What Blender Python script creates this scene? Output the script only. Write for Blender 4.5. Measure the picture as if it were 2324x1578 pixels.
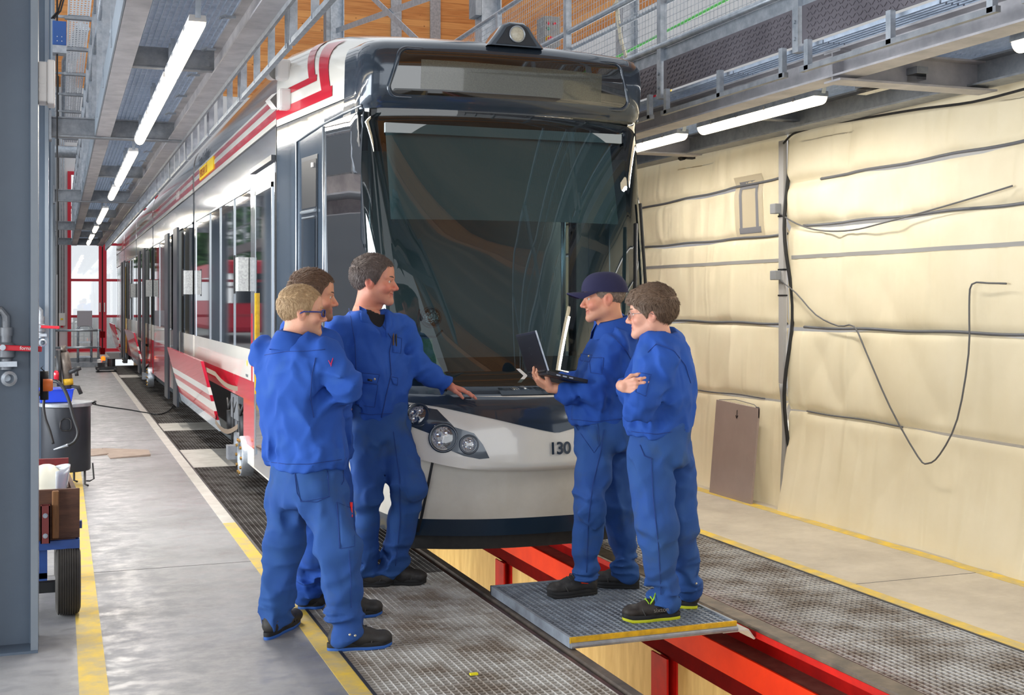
import bpy, math, random
import numpy as np
from mathutils import Vector, Matrix
random.seed(7); rng = np.random.default_rng(7)
scene = bpy.context.scene
for _o in list(bpy.data.objects): bpy.data.objects.remove(_o)

# ---------------------------------------------------------------- camera
FPX, CX, HY, CAMH = 2782.0, 1162.0, 685.0, 1.65
YAW = math.atan(1027.0/2782.0); SA, CA = math.sin(YAW), math.cos(YAW)
cam = bpy.data.cameras.new('camera'); camo = bpy.data.objects.new('camera', cam)
scene.collection.objects.link(camo)
camo.location = (0, 0, CAMH); camo.rotation_euler = (math.pi/2, 0, -YAW)
cam.sensor_width = 36; cam.lens = 36*FPX/2324; cam.shift_y = -(789-HY)/2324
cam.clip_start = .05; cam.clip_end = 400
scene.camera = camo

# ---------------------------------------------------------------- view, world, daylight
vs = scene.view_settings
vs.view_transform = 'Standard'; vs.look = 'None'; vs.gamma = 1.0; vs.use_curve_mapping = False
vs.exposure = 0.35
w = bpy.data.worlds.new('world'); scene.world = w; w.use_nodes = True
bg = w.node_tree.nodes['Background']; bg.inputs[0].default_value = (.90, .95, 1.0, 1); bg.inputs[1].default_value = .80
def area(name, loc, rot, sx, sy, energy, col=(1,1,1)):
    l = bpy.data.lights.new(name, 'AREA'); l.shape = 'RECTANGLE'; l.size = sx; l.size_y = sy; l.energy = energy; l.color = col
    o = bpy.data.objects.new(name, l); scene.collection.objects.link(o); o.location = loc; o.rotation_euler = rot
    return o

area('left_daylight', (-6.9, 8.5, 1.8), (0, -math.pi/2, 0), 3.2, 13, 1300, (.93,.97,1.0))
area('rear_fill', (-1.5, -13.6, 4.2), (math.pi/2, 0, 0), 15.0, 8.0, 520, (.95,.98,1.0))  # unseen fill added behind the camera to brighten the faces
area('curtain_back_fill', (9.6, 11, 2.45), (0, math.pi/2, 0), 4.6, 20, 1000, (1,.99,.96))  # emitter panel added behind the curtain so its gaps and cloth glow

# ---------------------------------------------------------------- helpers
def lin(c):
    return tuple(((v/255)/12.92 if v/255 <= .04045 else ((v/255+.055)/1.055)**2.4) for v in c)
def at(px, py, d):
    """point at a depth d along the view direction, used when measuring the photograph"""
    r = (px-CX)*d/FPX
    return np.array([d*SA + r*CA, d*CA - r*SA, CAMH - (py-HY)*d/FPX])

def vnoise(p):
    p = np.asarray(p, np.float32); i = np.floor(p).astype(np.int64); f = p - i; f = f*f*(3-2*f); r = 0
    for dx in (0,1):
        for dy in (0,1):
            for dz in (0,1):
                h = ((i[:,0]+dx)*374761393 + (i[:,1]+dy)*668265263 + (i[:,2]+dz)*2147483647) & 0xffffffff
                h = ((h ^ (h >> 13))*1274126177) & 0xffffffff; h = (h ^ (h >> 16)) & 0xffff
                wgt = (f[:,0] if dx else 1-f[:,0])*(f[:,1] if dy else 1-f[:,1])*(f[:,2] if dz else 1-f[:,2]); r = r + wgt*(h/32768.-1)
    return r.astype(np.float32)
def ridge(p): return 1-np.abs(vnoise(p))*2.2

class MB:
    def __init__(s): s.v = []; s.f = []; s.m = []; s.n = 0
    def add(s, v, f, m=0):
        v = np.asarray(v, float).reshape(-1, 3); b = s.n; s.v.append(v); s.n += len(v)
        for q in f: s.f.append([i+b for i in q]); s.m.append(m)
        return s
    def hexa(s, p, m=0):
        return s.add(p, [(0,3,2,1),(4,5,6,7),(0,1,5,4),(1,2,6,5),(2,3,7,6),(3,0,4,7)], m)
    def box(s, x0, x1, y0, y1, z0, z1, m=0):
        return s.hexa([(x0,y0,z0),(x1,y0,z0),(x1,y1,z0),(x0,y1,z0),(x0,y0,z1),(x1,y0,z1),(x1,y1,z1),(x0,y1,z1)], m)
    def cbox(s, c, sz, R=None, m=0):
        h = np.array(sz)/2.; q = np.array([(-1,-1,-1),(1,-1,-1),(1,1,-1),(-1,1,-1),(-1,-1,1),(1,-1,1),(1,1,1),(-1,1,1)])*h
        if R is not None: q = q @ np.array(R).T
        return s.hexa(q + np.array(c), m)
    def bar(s, p0, p1, wd, ht, up=(0,0,1), m=0):
        p0 = np.array(p0, float); p1 = np.array(p1, float); a = p1-p0; L = np.linalg.norm(a); a /= L
        u = np.array(up, float); sd = np.cross(a, u)
        if np.linalg.norm(sd) < 1e-6: sd = np.cross(a, (0,1,0))
        sd /= np.linalg.norm(sd); u = np.cross(sd, a)
        return s.cbox((p0+p1)/2, (L, wd, ht), np.array([a, sd, u]).T, m)
    def tube(s, pts, r, n=8, cap=True, m=0, closed=False):
        P = np.array(pts, float); k = len(P); rr = np.broadcast_to(np.asarray(r, float), (k,))
        T = np.zeros_like(P)
        if closed: T = np.roll(P, -1, 0) - np.roll(P, 1, 0)
        else:
            T[1:-1] = P[2:]-P[:-2]; T[0] = P[1]-P[0]; T[-1] = P[-1]-P[-2]
        T /= np.maximum(np.linalg.norm(T, axis=1, keepdims=True), 1e-9)
        u = np.array((0,0,1.)) if abs(T[0][2]) < .9 else np.array((1.,0,0))
        V = []
        for i in range(k):
            u = u - T[i]*np.dot(u, T[i]); u /= max(np.linalg.norm(u), 1e-9); b = np.cross(T[i], u)
            for j in range(n):
                a = 2*math.pi*j/n; V.append(P[i] + rr[i]*(math.cos(a)*u + math.sin(a)*b))
        F = []
        for i in range(k if closed else k-1):
            i2 = (i+1) % k
            for j in range(n): F.append((i*n+j, i*n+(j+1)%n, i2*n+(j+1)%n, i2*n+j))
        if cap and not closed: F.append(tuple(range(n-1,-1,-1))); F.append(tuple((k-1)*n+j for j in range(n)))
        return s.add(V, F, m)
    def cyl(s, p0, p1, r, r1=None, n=16, m=0):
        return s.tube([p0, p1], [r, r if r1 is None else r1], n, True, m)
    def lathe(s, c, axis, prof, n=24, m=0):
        """prof: (radius, distance along axis)"""
        a = np.array(axis, float); a /= np.linalg.norm(a); u = np.cross(a, (0,0,1.) if abs(a[2]) < .9 else (1.,0,0)); u /= np.linalg.norm(u); b = np.cross(a, u)
        V = []; k = len(prof)
        for r, h in prof:
            for j in range(n):
                t = 2*math.pi*j/n; V.append(np.array(c) + a*h + r*(math.cos(t)*u + math.sin(t)*b))
        F = [(i*n+j, i*n+(j+1)%n, (i+1)*n+(j+1)%n, (i+1)*n+j) for i in range(k-1) for j in range(n)]
        return s.add(V, F, m)
    def ext(s, poly, fn0, fn1, m=0):
        """prism between two mappings of a 2D polygon"""
        k = len(poly); V = [fn0(*p) for p in poly] + [fn1(*p) for p in poly]
        F = [tuple(range(k-1,-1,-1)), tuple(range(k, 2*k))] + [(i, (i+1)%k, k+(i+1)%k, k+i) for i in range(k)]
        return s.add(V, F, m)
    def alongy(s, poly, y0, y1, m=0): return s.ext(poly, lambda x, z: (x, y0, z), lambda x, z: (x, y1, z), m)
    def alongx(s, poly, x0, x1, m=0): return s.ext(poly, lambda y, z: (x0, y, z), lambda y, z: (x1, y, z), m)
    def alongz(s, poly, z0, z1, m=0): return s.ext(poly, lambda x, y: (x, y, z0), lambda x, y: (x, y, z1), m)
    def grid(s, G, m=0, flip=False):
        G = np.asarray(G, float); a, b = G.shape[:2]
        F = [(i*b+j, i*b+j+1, (i+1)*b+j+1, (i+1)*b+j) for i in range(a-1) for j in range(b-1)]
        if flip: F = [q[::-1] for q in F]
        return s.add(G.reshape(-1,3), F, m)
    def build(s, name, mat, parent=None, smooth=False, bevel=0):
        V = np.concatenate(s.v) if s.v else np.zeros((0,3))
        loc = np.zeros(3)
        if parent is not None:
            q = parent
            while q is not None: loc = loc + np.array(q.location); q = q.parent
        me = bpy.data.meshes.new(name); me.from_pydata((V-loc).tolist(), [], s.f)
        for mm in (mat if isinstance(mat, (list, tuple)) else [mat]): me.materials.append(mm)
        if any(s.m): me.polygons.foreach_set('material_index', s.m)
        me.validate(); me.update()
        if smooth:
            me.polygons.foreach_set('use_smooth', [True]*len(me.polygons))
            if smooth != 1:
                try: me.set_sharp_from_angle(angle=math.radians(smooth))
                except Exception: pass
        o = bpy.data.objects.new(name, me); scene.collection.objects.link(o); o.parent = parent
        if bevel:
            b = o.modifiers.new('bevel', 'BEVEL'); b.width = bevel; b.segments = 2; b.limit_method = 'ANGLE'
        return o
def tag(o, label=None, cat=None, group=None, kind=None):
    if label: o['label'] = label
    if cat: o['category'] = cat
    if group: o['group'] = group
    if kind: o['kind'] = kind
    return o
def thing(name, label, cat, loc=(0,0,0), group=None):
    o = bpy.data.objects.new(name, None); scene.collection.objects.link(o); o.location = loc; o.empty_display_size = .1
    return tag(o, label, cat, group)
def struct(o): o['kind'] = 'structure'; return o
def dup(o, off=(0,0,0), label=None, parent=None, top=True):
    c = o.copy(); scene.collection.objects.link(c); c.parent = parent if not top else o.parent
    if top: c.location = Vector(o.location) + Vector(off)
    if label: c['label'] = label
    for ch in list(o.children): dup(ch, parent=c, top=False)
    return c
def ibeam(x, z0, z1, wd, tf=.012, tw=.008):
    h = wd/2; t = tw/2
    return [(x-h,z0),(x+h,z0),(x+h,z0+tf),(x+t,z0+tf),(x+t,z1-tf),(x+h,z1-tf),(x+h,z1),(x-h,z1),(x-h,z1-tf),(x-t,z1-tf),(x-t,z0+tf),(x-h,z0+tf)]
def text(body, name, mat, size, loc, xdir, ydir, parent=None, depth=.001, align='LEFT', bold=0):
    cu = bpy.data.curves.new(name, 'FONT'); cu.body = body; cu.size = size; cu.extrude = depth; cu.align_x = align; cu.offset = bold; cu.space_character = .92 if bold else 1
    tmp = bpy.data.objects.new(name, cu); scene.collection.objects.link(tmp)
    dg = bpy.context.evaluated_depsgraph_get(); me = bpy.data.meshes.new_from_object(tmp.evaluated_get(dg))
    bpy.data.objects.remove(tmp)
    x = np.array(xdir, float); x /= np.linalg.norm(x); y = np.array(ydir, float); y -= x*np.dot(x,y); y /= np.linalg.norm(y); z = np.cross(x, y)
    off = np.zeros(3); q = parent
    while q is not None: off += np.array(q.location); q = q.parent
    M = Matrix([[x[i], y[i], z[i], loc[i]-off[i]] for i in range(3)] + [[0,0,0,1]])
    me.transform(M); me.materials.clear(); me.materials.append(mat)
    o = bpy.data.objects.new(name, me); scene.collection.objects.link(o); o.parent = parent
    return o

# ---------------------------------------------------------------- materials
def mat(name, col, rough=.5, metal=0., var=None, bump=None, coat=0., spec=None, emit=None, stretch=(1,1,1)):
    """var: (colour2, scale, amount[, contrast]); bump: (scale, strength)"""
    m = bpy.data.materials.new(name); m.use_nodes = True; nt = m.node_tree; N = nt.nodes; L = nt.links
    b = N['Principled BSDF']; c = (*lin(col), 1); b.inputs['Base Color'].default_value = c
    b.inputs['Roughness'].default_value = rough; b.inputs['Metallic'].default_value = metal
    b.inputs['Coat Weight'].default_value = coat; b.inputs['Coat Roughness'].default_value = .04
    if spec is not None: b.inputs['Specular IOR Level'].default_value = spec
    if emit: b.inputs['Emission Color'].default_value = (*lin(emit[0]), 1); b.inputs['Emission Strength'].default_value = emit[1]
    if var or bump:
        tc = N.new('ShaderNodeTexCoord'); mp = N.new('ShaderNodeMapping'); L.new(tc.outputs['Object'], mp.inputs[0]); mp.inputs['Scale'].default_value = stretch
    if var:
        nz = N.new('ShaderNodeTexNoise'); nz.inputs['Scale'].default_value = var[1]; nz.inputs['Detail'].default_value = 6; nz.inputs['Roughness'].default_value = .62
        L.new(mp.outputs[0], nz.inputs['Vector'])
        mr = N.new('ShaderNodeMapRange'); k = var[3] if len(var) > 3 else .18
        mr.inputs['From Min'].default_value = .5-k; mr.inputs['From Max'].default_value = .5+k; mr.inputs['To Max'].default_value = var[2]
        L.new(nz.outputs[0], mr.inputs['Value'])
        mx = N.new('ShaderNodeMix'); mx.data_type = 'RGBA'; L.new(mr.outputs[0], mx.inputs['Factor']); mx.inputs['A'].default_value = c; mx.inputs['B'].default_value = (*lin(var[0]), 1)
        L.new(mx.outputs['Result'], b.inputs['Base Color'])
    if bump:
        n2 = N.new('ShaderNodeTexNoise'); n2.inputs['Scale'].default_value = bump[0]; n2.inputs['Detail'].default_value = 4; L.new(mp.outputs[0], n2.inputs['Vector'])
        bp = N.new('ShaderNodeBump'); bp.inputs['Strength'].default_value = bump[1]; bp.inputs['Distance'].default_value = .01; L.new(n2.outputs[0], bp.inputs['Height']); L.new(bp.outputs[0], b.inputs['Normal'])
    return m
M = {}
def gal(name, c1, c2, rough=.42, metal=.75, sc=14): return mat(name, c1, rough, metal, (c2, sc, .8), (60, .06))
M['galv'] = gal('galvanised', (190,197,205), (140,150,162))
M['galv_dark'] = gal('galvanised_dull', (150,154,160), (114,119,126), .5, .45)
M['galv_beam'] = gal('galvanised_beam', (190,188,192), (146,146,152), .5, .3, 5)
M['column'] = mat('blue_grey_paint', (92,106,122), .42, 0, ((80,94,112), 3, .6), (90, .03))
M['column_edge'] = mat('flange_paint', (128,138,148), .45, 0, ((112,122,134), 4, .6))
M['deck'] = gal('deck_grating_steel', (200,214,232), (156,174,196), .5, .2)
M['black'] = mat('black_plastic', (22,23,26), .45)
M['rubber'] = mat('rubber', (30,30,31), .75, 0, ((52,50,48), 20, .5))
M['white_plastic'] = mat('white_plastic', (228,226,224), .4)
M['yellow_line'] = mat('yellow_floor_paint', (226,190,62), .6, 0, ((172,160,128), 7, .75, .12))
M['yellow'] = mat('yellow_paint', (222,176,24), .5, 0, ((120,92,30), 25, .5))
M['red_paint'] = mat('red_paint', (204,26,20), .6, 0, ((140,20,22), 5, .7), spec=.2)
M['orange_paint'] = mat('orange_paint', (238,62,18), .6, 0, ((206,40,16), 4, .6), spec=.2)
M['rail'] = mat('rail_steel', (128,116,104), .5, .55, ((70,66,66), 9, .8))
M['rail_dark'] = mat('dark_rail_steel', (74,66,66), .5, .35, ((130,86,80), 7, .7))
M['grating'] = mat('grating_steel', (212,210,206), .5, .25, ((140,124,108), 3.2, .8, .1))
M['grating_dark'] = mat('grating_steel_worn', (128,124,120), .5, .3, ((70,62,56), 3.2, .9, .1))
M['grating_blue'] = mat('tray_grating_steel', (158,168,180), .5, .2, ((108,112,120), 9, .8))
M['concrete_dark'] = mat('channel_concrete', (128,114,98), .85, 0, ((84,76,68), 4, .8))
M['cardboard'] = mat('cardboard', (168,152,138), .8, 0, ((142,126,114), 9, .7))
M['door_red'] = mat('door_red', (206,24,52), .4)
M['white_wall'] = mat('white_wall', (226,228,230), .8, 0, ((210,212,216), 2, .5))
M['tube'] = mat('lit_tube_diffuser', (255,250,235), .4, 0, emit=((255,236,200), 4.0))
M['chrome'] = mat('bright_steel', (210,214,220), .18, 1.)
# ---------------------------------------------------------------- plank and floor materials
def wood_planks(name, axis, c1, c2, c3, pitch=.2, along='X'):
    m = bpy.data.materials.new(name); m.use_nodes = True; nt = m.node_tree; N = nt.nodes; L = nt.links; b = N['Principled BSDF']; b.inputs['Roughness'].default_value = .6
    tc = N.new('ShaderNodeTexCoord'); sp = N.new('ShaderNodeSeparateXYZ'); L.new(tc.outputs['Object'], sp.inputs[0])
    dv = N.new('ShaderNodeMath'); dv.operation = 'DIVIDE'; dv.inputs[1].default_value = pitch; L.new(sp.outputs[axis], dv.inputs[0])
    fl = N.new('ShaderNodeMath'); fl.operation = 'FLOOR'; L.new(dv.outputs[0], fl.inputs[0])
    fr = N.new('ShaderNodeMath'); fr.operation = 'FRACT'; L.new(dv.outputs[0], fr.inputs[0])
    wn = N.new('ShaderNodeTexWhiteNoise'); wn.noise_dimensions = '1D'; L.new(fl.outputs[0], wn.inputs['W'])
    mp = N.new('ShaderNodeMapping'); sc = {'X': (.6,.6,9), 'Y': (9,.6,.6), 'Z': (9,9,.6)}[along]; mp.inputs['Scale'].default_value = sc; L.new(tc.outputs['Object'], mp.inputs[0])
    nz = N.new('ShaderNodeTexNoise'); nz.inputs['Scale'].default_value = 2.2; nz.inputs['Detail'].default_value = 5; L.new(mp.outputs[0], nz.inputs['Vector'])
    ad = N.new('ShaderNodeMath'); ad.operation = 'MULTIPLY_ADD'; ad.inputs[1].default_value = .55; L.new(wn.outputs[0], ad.inputs[0]); L.new(nz.outputs[0], ad.inputs[2])
    cr = N.new('ShaderNodeValToRGB'); L.new(ad.outputs[0], cr.inputs[0]); e = cr.color_ramp.elements
    e[0].position = .35; e[0].color = (*lin(c2),1); e[1].position = .95; e[1].color = (*lin(c1),1)
    vo = N.new('ShaderNodeTexVoronoi'); vo.inputs['Scale'].default_value = 3.4; L.new(tc.outputs['Object'], vo.inputs['Vector'])
    lt = N.new('ShaderNodeMath'); lt.operation = 'LESS_THAN'; lt.inputs[1].default_value = .085; L.new(vo.outputs['Distance'], lt.inputs[0])
    l2 = N.new('ShaderNodeMath'); l2.operation = 'LESS_THAN'; l2.inputs[1].default_value = .035; L.new(fr.outputs[0], l2.inputs[0])
    mxm = N.new('ShaderNodeMath'); mxm.operation = 'MAXIMUM'; L.new(lt.outputs[0], mxm.inputs[0]); L.new(l2.outputs[0], mxm.inputs[1])
    ml = N.new('ShaderNodeMath'); ml.operation = 'MULTIPLY'; ml.inputs[1].default_value = .7; L.new(mxm.outputs[0], ml.inputs[0])
    mx = N.new('ShaderNodeMix'); mx.data_type = 'RGBA'; L.new(ml.outputs[0], mx.inputs['Factor']); L.new(cr.outputs[0], mx.inputs['A']); mx.inputs['B'].default_value = (*lin(c3),1)
    L.new(mx.outputs['Result'], b.inputs['Base Color']); return m
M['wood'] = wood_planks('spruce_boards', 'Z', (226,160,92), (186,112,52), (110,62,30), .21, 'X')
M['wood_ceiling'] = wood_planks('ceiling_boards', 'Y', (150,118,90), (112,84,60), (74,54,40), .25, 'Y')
def floor_mat(name, c1, c2, c3, rlo, rhi):
    m = bpy.data.materials.new(name); m.use_nodes = True; nt = m.node_tree; N = nt.nodes; L = nt.links; b = N['Principled BSDF']
    tc = N.new('ShaderNodeTexCoord')
    n1 = N.new('ShaderNodeTexNoise'); n1.inputs['Scale'].default_value = 1.3; n1.inputs['Detail'].default_value = 8; n1.inputs['Roughness'].default_value = .65; L.new(tc.outputs['Object'], n1.inputs['Vector'])
    cr = N.new('ShaderNodeValToRGB'); L.new(n1.outputs[0], cr.inputs[0]); e = cr.color_ramp.elements
    e[0].position = .32; e[0].color = (*lin(c2),1); e[1].position = .62; e[1].color = (*lin(c1),1)
    mp = N.new('ShaderNodeMapping'); mp.inputs['Scale'].default_value = (3.2, 4.2, 1); L.new(tc.outputs['Object'], mp.inputs[0])
    n2 = N.new('ShaderNodeTexNoise'); n2.inputs['Scale'].default_value = 2.0; n2.inputs['Detail'].default_value = 7; n2.inputs['Roughness'].default_value = .7; L.new(mp.outputs[0], n2.inputs['Vector'])
    mr = N.new('ShaderNodeMapRange'); mr.inputs['From Min'].default_value = .4; mr.inputs['From Max'].default_value = .6; mr.inputs['To Min'].default_value = rlo; mr.inputs['To Max'].default_value = rhi; L.new(n2.outputs[0], mr.inputs['Value']); L.new(mr.outputs[0], b.inputs['Roughness'])
    n3 = N.new('ShaderNodeTexNoise'); n3.inputs['Scale'].default_value = 26; n3.inputs['Detail'].default_value = 3; L.new(tc.outputs['Object'], n3.inputs['Vector'])
    gt = N.new('ShaderNodeMapRange'); gt.inputs['From Min'].default_value = .66; gt.inputs['From Max'].default_value = .72; gt.inputs['To Max'].default_value = .10; L.new(n3.outputs[0], gt.inputs['Value'])
    mx = N.new('ShaderNodeMix'); mx.data_type = 'RGBA'; L.new(gt.outputs[0], mx.inputs['Factor']); L.new(cr.outputs[0], mx.inputs['A']); mx.inputs['B'].default_value = (*lin(c3),1)
    L.new(mx.outputs['Result'], b.inputs['Base Color']); 
    bp = N.new('ShaderNodeBump'); bp.inputs['Strength'].default_value = .02; bp.inputs['Distance'].default_value = .01; L.new(n2.outputs[0], bp.inputs['Height']); L.new(bp.outputs[0], b.inputs['Normal'])
    return m
M['floor_left'] = floor_mat('sealed_concrete', (154,154,156), (126,126,127), (94,92,92), .31, .62)
M['floor_right'] = floor_mat('dusty_concrete', (196,186,170), (170,160,146), (136,128,116), .45, .75)
M['ground'] = mat('asphalt_outside', (150,150,148), .9, 0, ((120,122,120), 2, .6))
M['pit_wall'] = mat('cream_pit_wall', (236,212,150), .7, 0, ((196,164,104), 2.5, .7), stretch=(1,6,1))

# ---------------------------------------------------------------- the room
PX0, PX1 = 2.30, 3.29          # inner faces of the two rails
g = MB(); g.box(-7, 1.24, -6, 33.6, -.25, 0); struct(g.build('floor', M['floor_left']))
g = MB(); g.box(4.262, 13, -6, 38, -.25, 0); struct(g.build('floor', M['floor_right']))
g = MB(); g.box(-7, 1.24, 33.6, 38, -.25, .19); struct(g.build('floor', M['floor_right']))
g = MB(); g.box(1.24, 4.262, -6, 38, -1.85, -1.8); struct(g.build('floor', M['concrete_dark']))
g = MB(); g.box(1.24, 2.06, -6, 38, -.36, -.3); struct(g.build('floor', M['concrete_dark']))
g = MB(); g.box(3.51, 4.262, -6, 38, -.36, -.3); struct(g.build('floor', M['concrete_dark']))
g = MB(); g.box(-60, 60, 39, 140, -.1, .1); g.box(-80, -7.02, -30, 139, -.3, -.05); struct(g.build('floor', M['ground']))
g = MB(); g.box(2.06, 2.2, -6, 38, -1.8, -.14); struct(g.build('wall_pit_left', M['pit_wall']))
g = MB(); g.box(3.40, 3.5, -6, 38, -1.8, -.44); struct(g.build('wall_pit_right', M['pit_wall']))
g = MB()   # end wall with its gate opening, timber above
for x0, x1, z0, z1, mi in ((-7,-6.2,-.3,7.9,0),(-.62,.22,-.3,7.9,0),(2.75,13,-.3,7.9,0),(-6.2,-.62,5.45,7.9,0),(.22,2.75,5.45,7.9,0),(-7,13,7.9,14.5,1)): g.box(x0, x1, 38, 38.3, z0, z1, mi)
struct(g.build('wall_back', [M['white_wall'], M['wood']]))
g = MB(); g.box(13, 13.3, -6, 38, -.2, 8.6, 0); g.box(13, 13.3, -6, 38, 8.6, 14.5, 1); struct(g.build('wall_right', [M['white_wall'], M['wood']]))
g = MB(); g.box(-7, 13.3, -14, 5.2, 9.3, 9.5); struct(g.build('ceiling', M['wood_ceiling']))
g = MB()
for y in (-12, -7.5, -3, 1.5): g.box(-7, 13, y-.1, y+.1, 8.8, 9.3)
struct(g.build('trim_1', M['wood']))
# painted lines, kerbs and joints
n = 2
for x0, x1, y0, y1, mm in ((.078,.196,3,33.5,'yellow_line'),(5.23,5.33,3,26,'yellow_line'),(1.14,1.232,3,9.3,'yellow_line'),(4.27,4.36,3,26,'yellow_line')):
    g = MB(); g.box(x0, x1, y0, y1, 0, .0015); struct(g.build('trim_%d' % n, M[mm])); n += 1
M['kerb'] = mat('pale_kerb', (206,202,194), .6, 0, ((160,154,144), 6, .6))
M['kerb_steel'] = mat('kerb_steel', (70,70,72), .45, .6)
M['joint'] = mat('joint_filler', (86,84,82), .8)
g = MB(); g.box(1.14, 1.232, 9.3, 33.5, 0, .0014); struct(g.build('trim_%d' % n, M['kerb'])); n += 1
for x0, x1 in ((1.232,1.248),(4.25,4.266)):
    g = MB(); g.box(x0, x1, -6, 33.6, -.05, .004); struct(g.build('trim_%d' % n, M['kerb_steel'])); n += 1
for x0, x1, y in ((-.09,1.14,7.88),(4.36,5.45,6.02),(4.36,5.45,11.5),(-.09,1.14,15.2)):
    g = MB(); g.box(x0, x1, y-.003, y+.003, 0, .001); struct(g.build('trim_%d' % n, M['joint'])); n += 1
g = MB(); g.box(-7, 1.24, 33.55, 33.6, 0, .2); struct(g.build('trim_%d' % n, M['galv_dark'])); n += 1
g = MB(); g.box(-.1, 2.7, 37.4, 38, .19, .2); struct(g.build('trim_%d' % n, M['door_red'])); n += 1

# red glazed gate in the end wall
gm = bpy.data.materials.new('pane_glass'); gm.use_nodes = True; nt = gm.node_tree; nt.nodes.clear()
_o = nt.nodes.new('ShaderNodeOutputMaterial'); _t = nt.nodes.new('ShaderNodeBsdfTransparent'); _g = nt.nodes.new('ShaderNodeBsdfGlossy'); _x = nt.nodes.new('ShaderNodeMixShader'); _x.inputs[0].default_value = .08
_g.inputs['Roughness'].default_value = .02; nt.links.new(_t.outputs[0], _x.inputs[1]); nt.links.new(_g.outputs[0], _x.inputs[2]); nt.links.new(_x.outputs[0], _o.inputs[0]); M['pane'] = gm
for k, (x0, x1) in enumerate(((.22, 1.165), (1.20, 2.75))):
    g = MB()
    for a, b in ((x0, x0+.1), (x1-.085, x1)): g.box(a, b, 37.92, 38, .2, 5.45)
    for z in (.2, 1.185, 2.245, 3.3, 4.36, 5.35): g.box(x0+.1, x1-.085, 37.93, 37.99, z, z+.075 if z < 5 else z+.1)
    dr = struct(g.build('door_%d' % (k+1), M['door_red'])); dr['label'] = ('red glazed gate leaf left of the dark seam', 'red glazed gate leaf beside the tram')[k]
    g = MB(); g.box(x0+.1, x1-.085, 37.955, 37.965, .27, 5.36); struct(g.build('pane', M['pane'], dr))
    g = MB(); hx = x1-.05 if k == 0 else x0+.04; g.box(hx-.015, hx+.015, 37.86, 37.9, 1.35, 1.62); g.box(hx-.012, hx+.012, 37.9, 37.93, 1.38, 1.4); g.box(hx-.012, hx+.012, 37.9, 37.93, 1.56, 1.58); struct(g.build('door_handle', M['white_plastic'], dr))
g = MB(); g.box(1.165, 1.20, 37.94, 38, .2, 5.45); struct(g.build('trim_%d' % n, M['rubber'])); n += 1

# ---------------------------------------------------------------- floor gratings, cover plates, rails
def grating_mesh(w_, l_, px, py, dep=.028, t=.003, border=True):
    g = MB(); nx = int(round(w_/px)); ny = int(round(l_/py))
    for i in range(nx+1): x = i*w_/nx; g.box(x-t/2, x+t/2, 0, l_, -dep, 0)
    for j in range(ny+1): y = j*l_/ny; g.box(0, w_, y-t/2, y+t/2, -dep*.45, -.001)
    return g
GR = {}
def grating(name, x0, y0, w_, l_, z, mm, label, group, parent=None, px=.034, py=.034, cat='grating', dep=.028, t=.003):
    key = (w_, l_, px, py, dep, t, mm)
    if key not in GR:
        o = grating_mesh(w_, l_, px, py, dep, t).build(name, M[mm]); GR[key] = o.data
    else:
        o = bpy.data.objects.new(name, GR[key]); scene.collection.objects.link(o)
    if parent is not None: o.parent = parent; o.location = Vector((x0, y0, z)) - parent.location
    else: o.location = (x0, y0, z); tag(o, label, cat, group)
    return o
ys = [3.98+1.068*i for i in range(8)]
ends = ['at the bottom edge of the photo, below the front shoe', 'under the yellow paint chip', 'pale, under the shoes of the tallest man', 'behind the legs of the tallest man', 'beside the silver tram wheel', 'between the wheel and the near cover plate', 'next to the near cover plate', 'directly before the near cover plate']
for i, y in enumerate(ys):
    grating('floor_grating', 1.25, y, .95, 1.06, 0, ('grating','grating','grating','grating_dark','grating_dark','grating_dark','grating_dark','grating_dark')[i], 'steel grating, ' + ends[i], 'gratings left of the tram')
yy = [14.07, 15.14] + [17.23+1.068*i for i in range(10)] + [28.95+1.068*i for i in range(4)]
for i, y in enumerate(yy):
    lb = 'dark steel grating left of the tram between the two pale cover plates' if i < 2 else ('dark steel grating left of the tram beyond the second cover plate' if i < 12 else 'dark steel grating left of the tram at the far end by the gate')
    grating('floor_grating', 1.25, y, .95, 1.06, 0, 'grating_dark', lb, 'gratings left of the tram', px=.034, py=.11)
for y0, y1, lb in ((12.53,14.06,'pale steel cover plate nearest the tram wheel'),(16.21,17.22,'pale steel cover plate second from the tram wheel'),(27.92,28.94,'pale steel cover plate farthest down the grating strip')):
    g = MB(); g.box(1.25, 2.2, y0, y1, -.02, 0); tag(g.build('cover_plate', M['kerb']), lb, 'cover plate', 'cover plates in the grating strip')
rl = ['in the bottom right corner of the photo', 'second from the bottom right corner', 'right of the young man with glasses', 'behind the young man with glasses']
for i in range(9):
    y = 3.94+1.068*i
    grating('floor_grating', 3.42, y, .83, 1.06, 0, 'grating', 'steel grating right of the pit, ' + rl[i] if 0 < i < 4 or i == 0 else 'steel floor grating right of the pit, hidden mostly by the tram', 'gratings right of the pit', py=.045)
grating('floor_grating', 3.42, 2.872, .83, 1.06, 0, 'grating', 'steel grating right of the pit, just its far edge showing at the bottom right', 'gratings right of the pit', py=.045)
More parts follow.
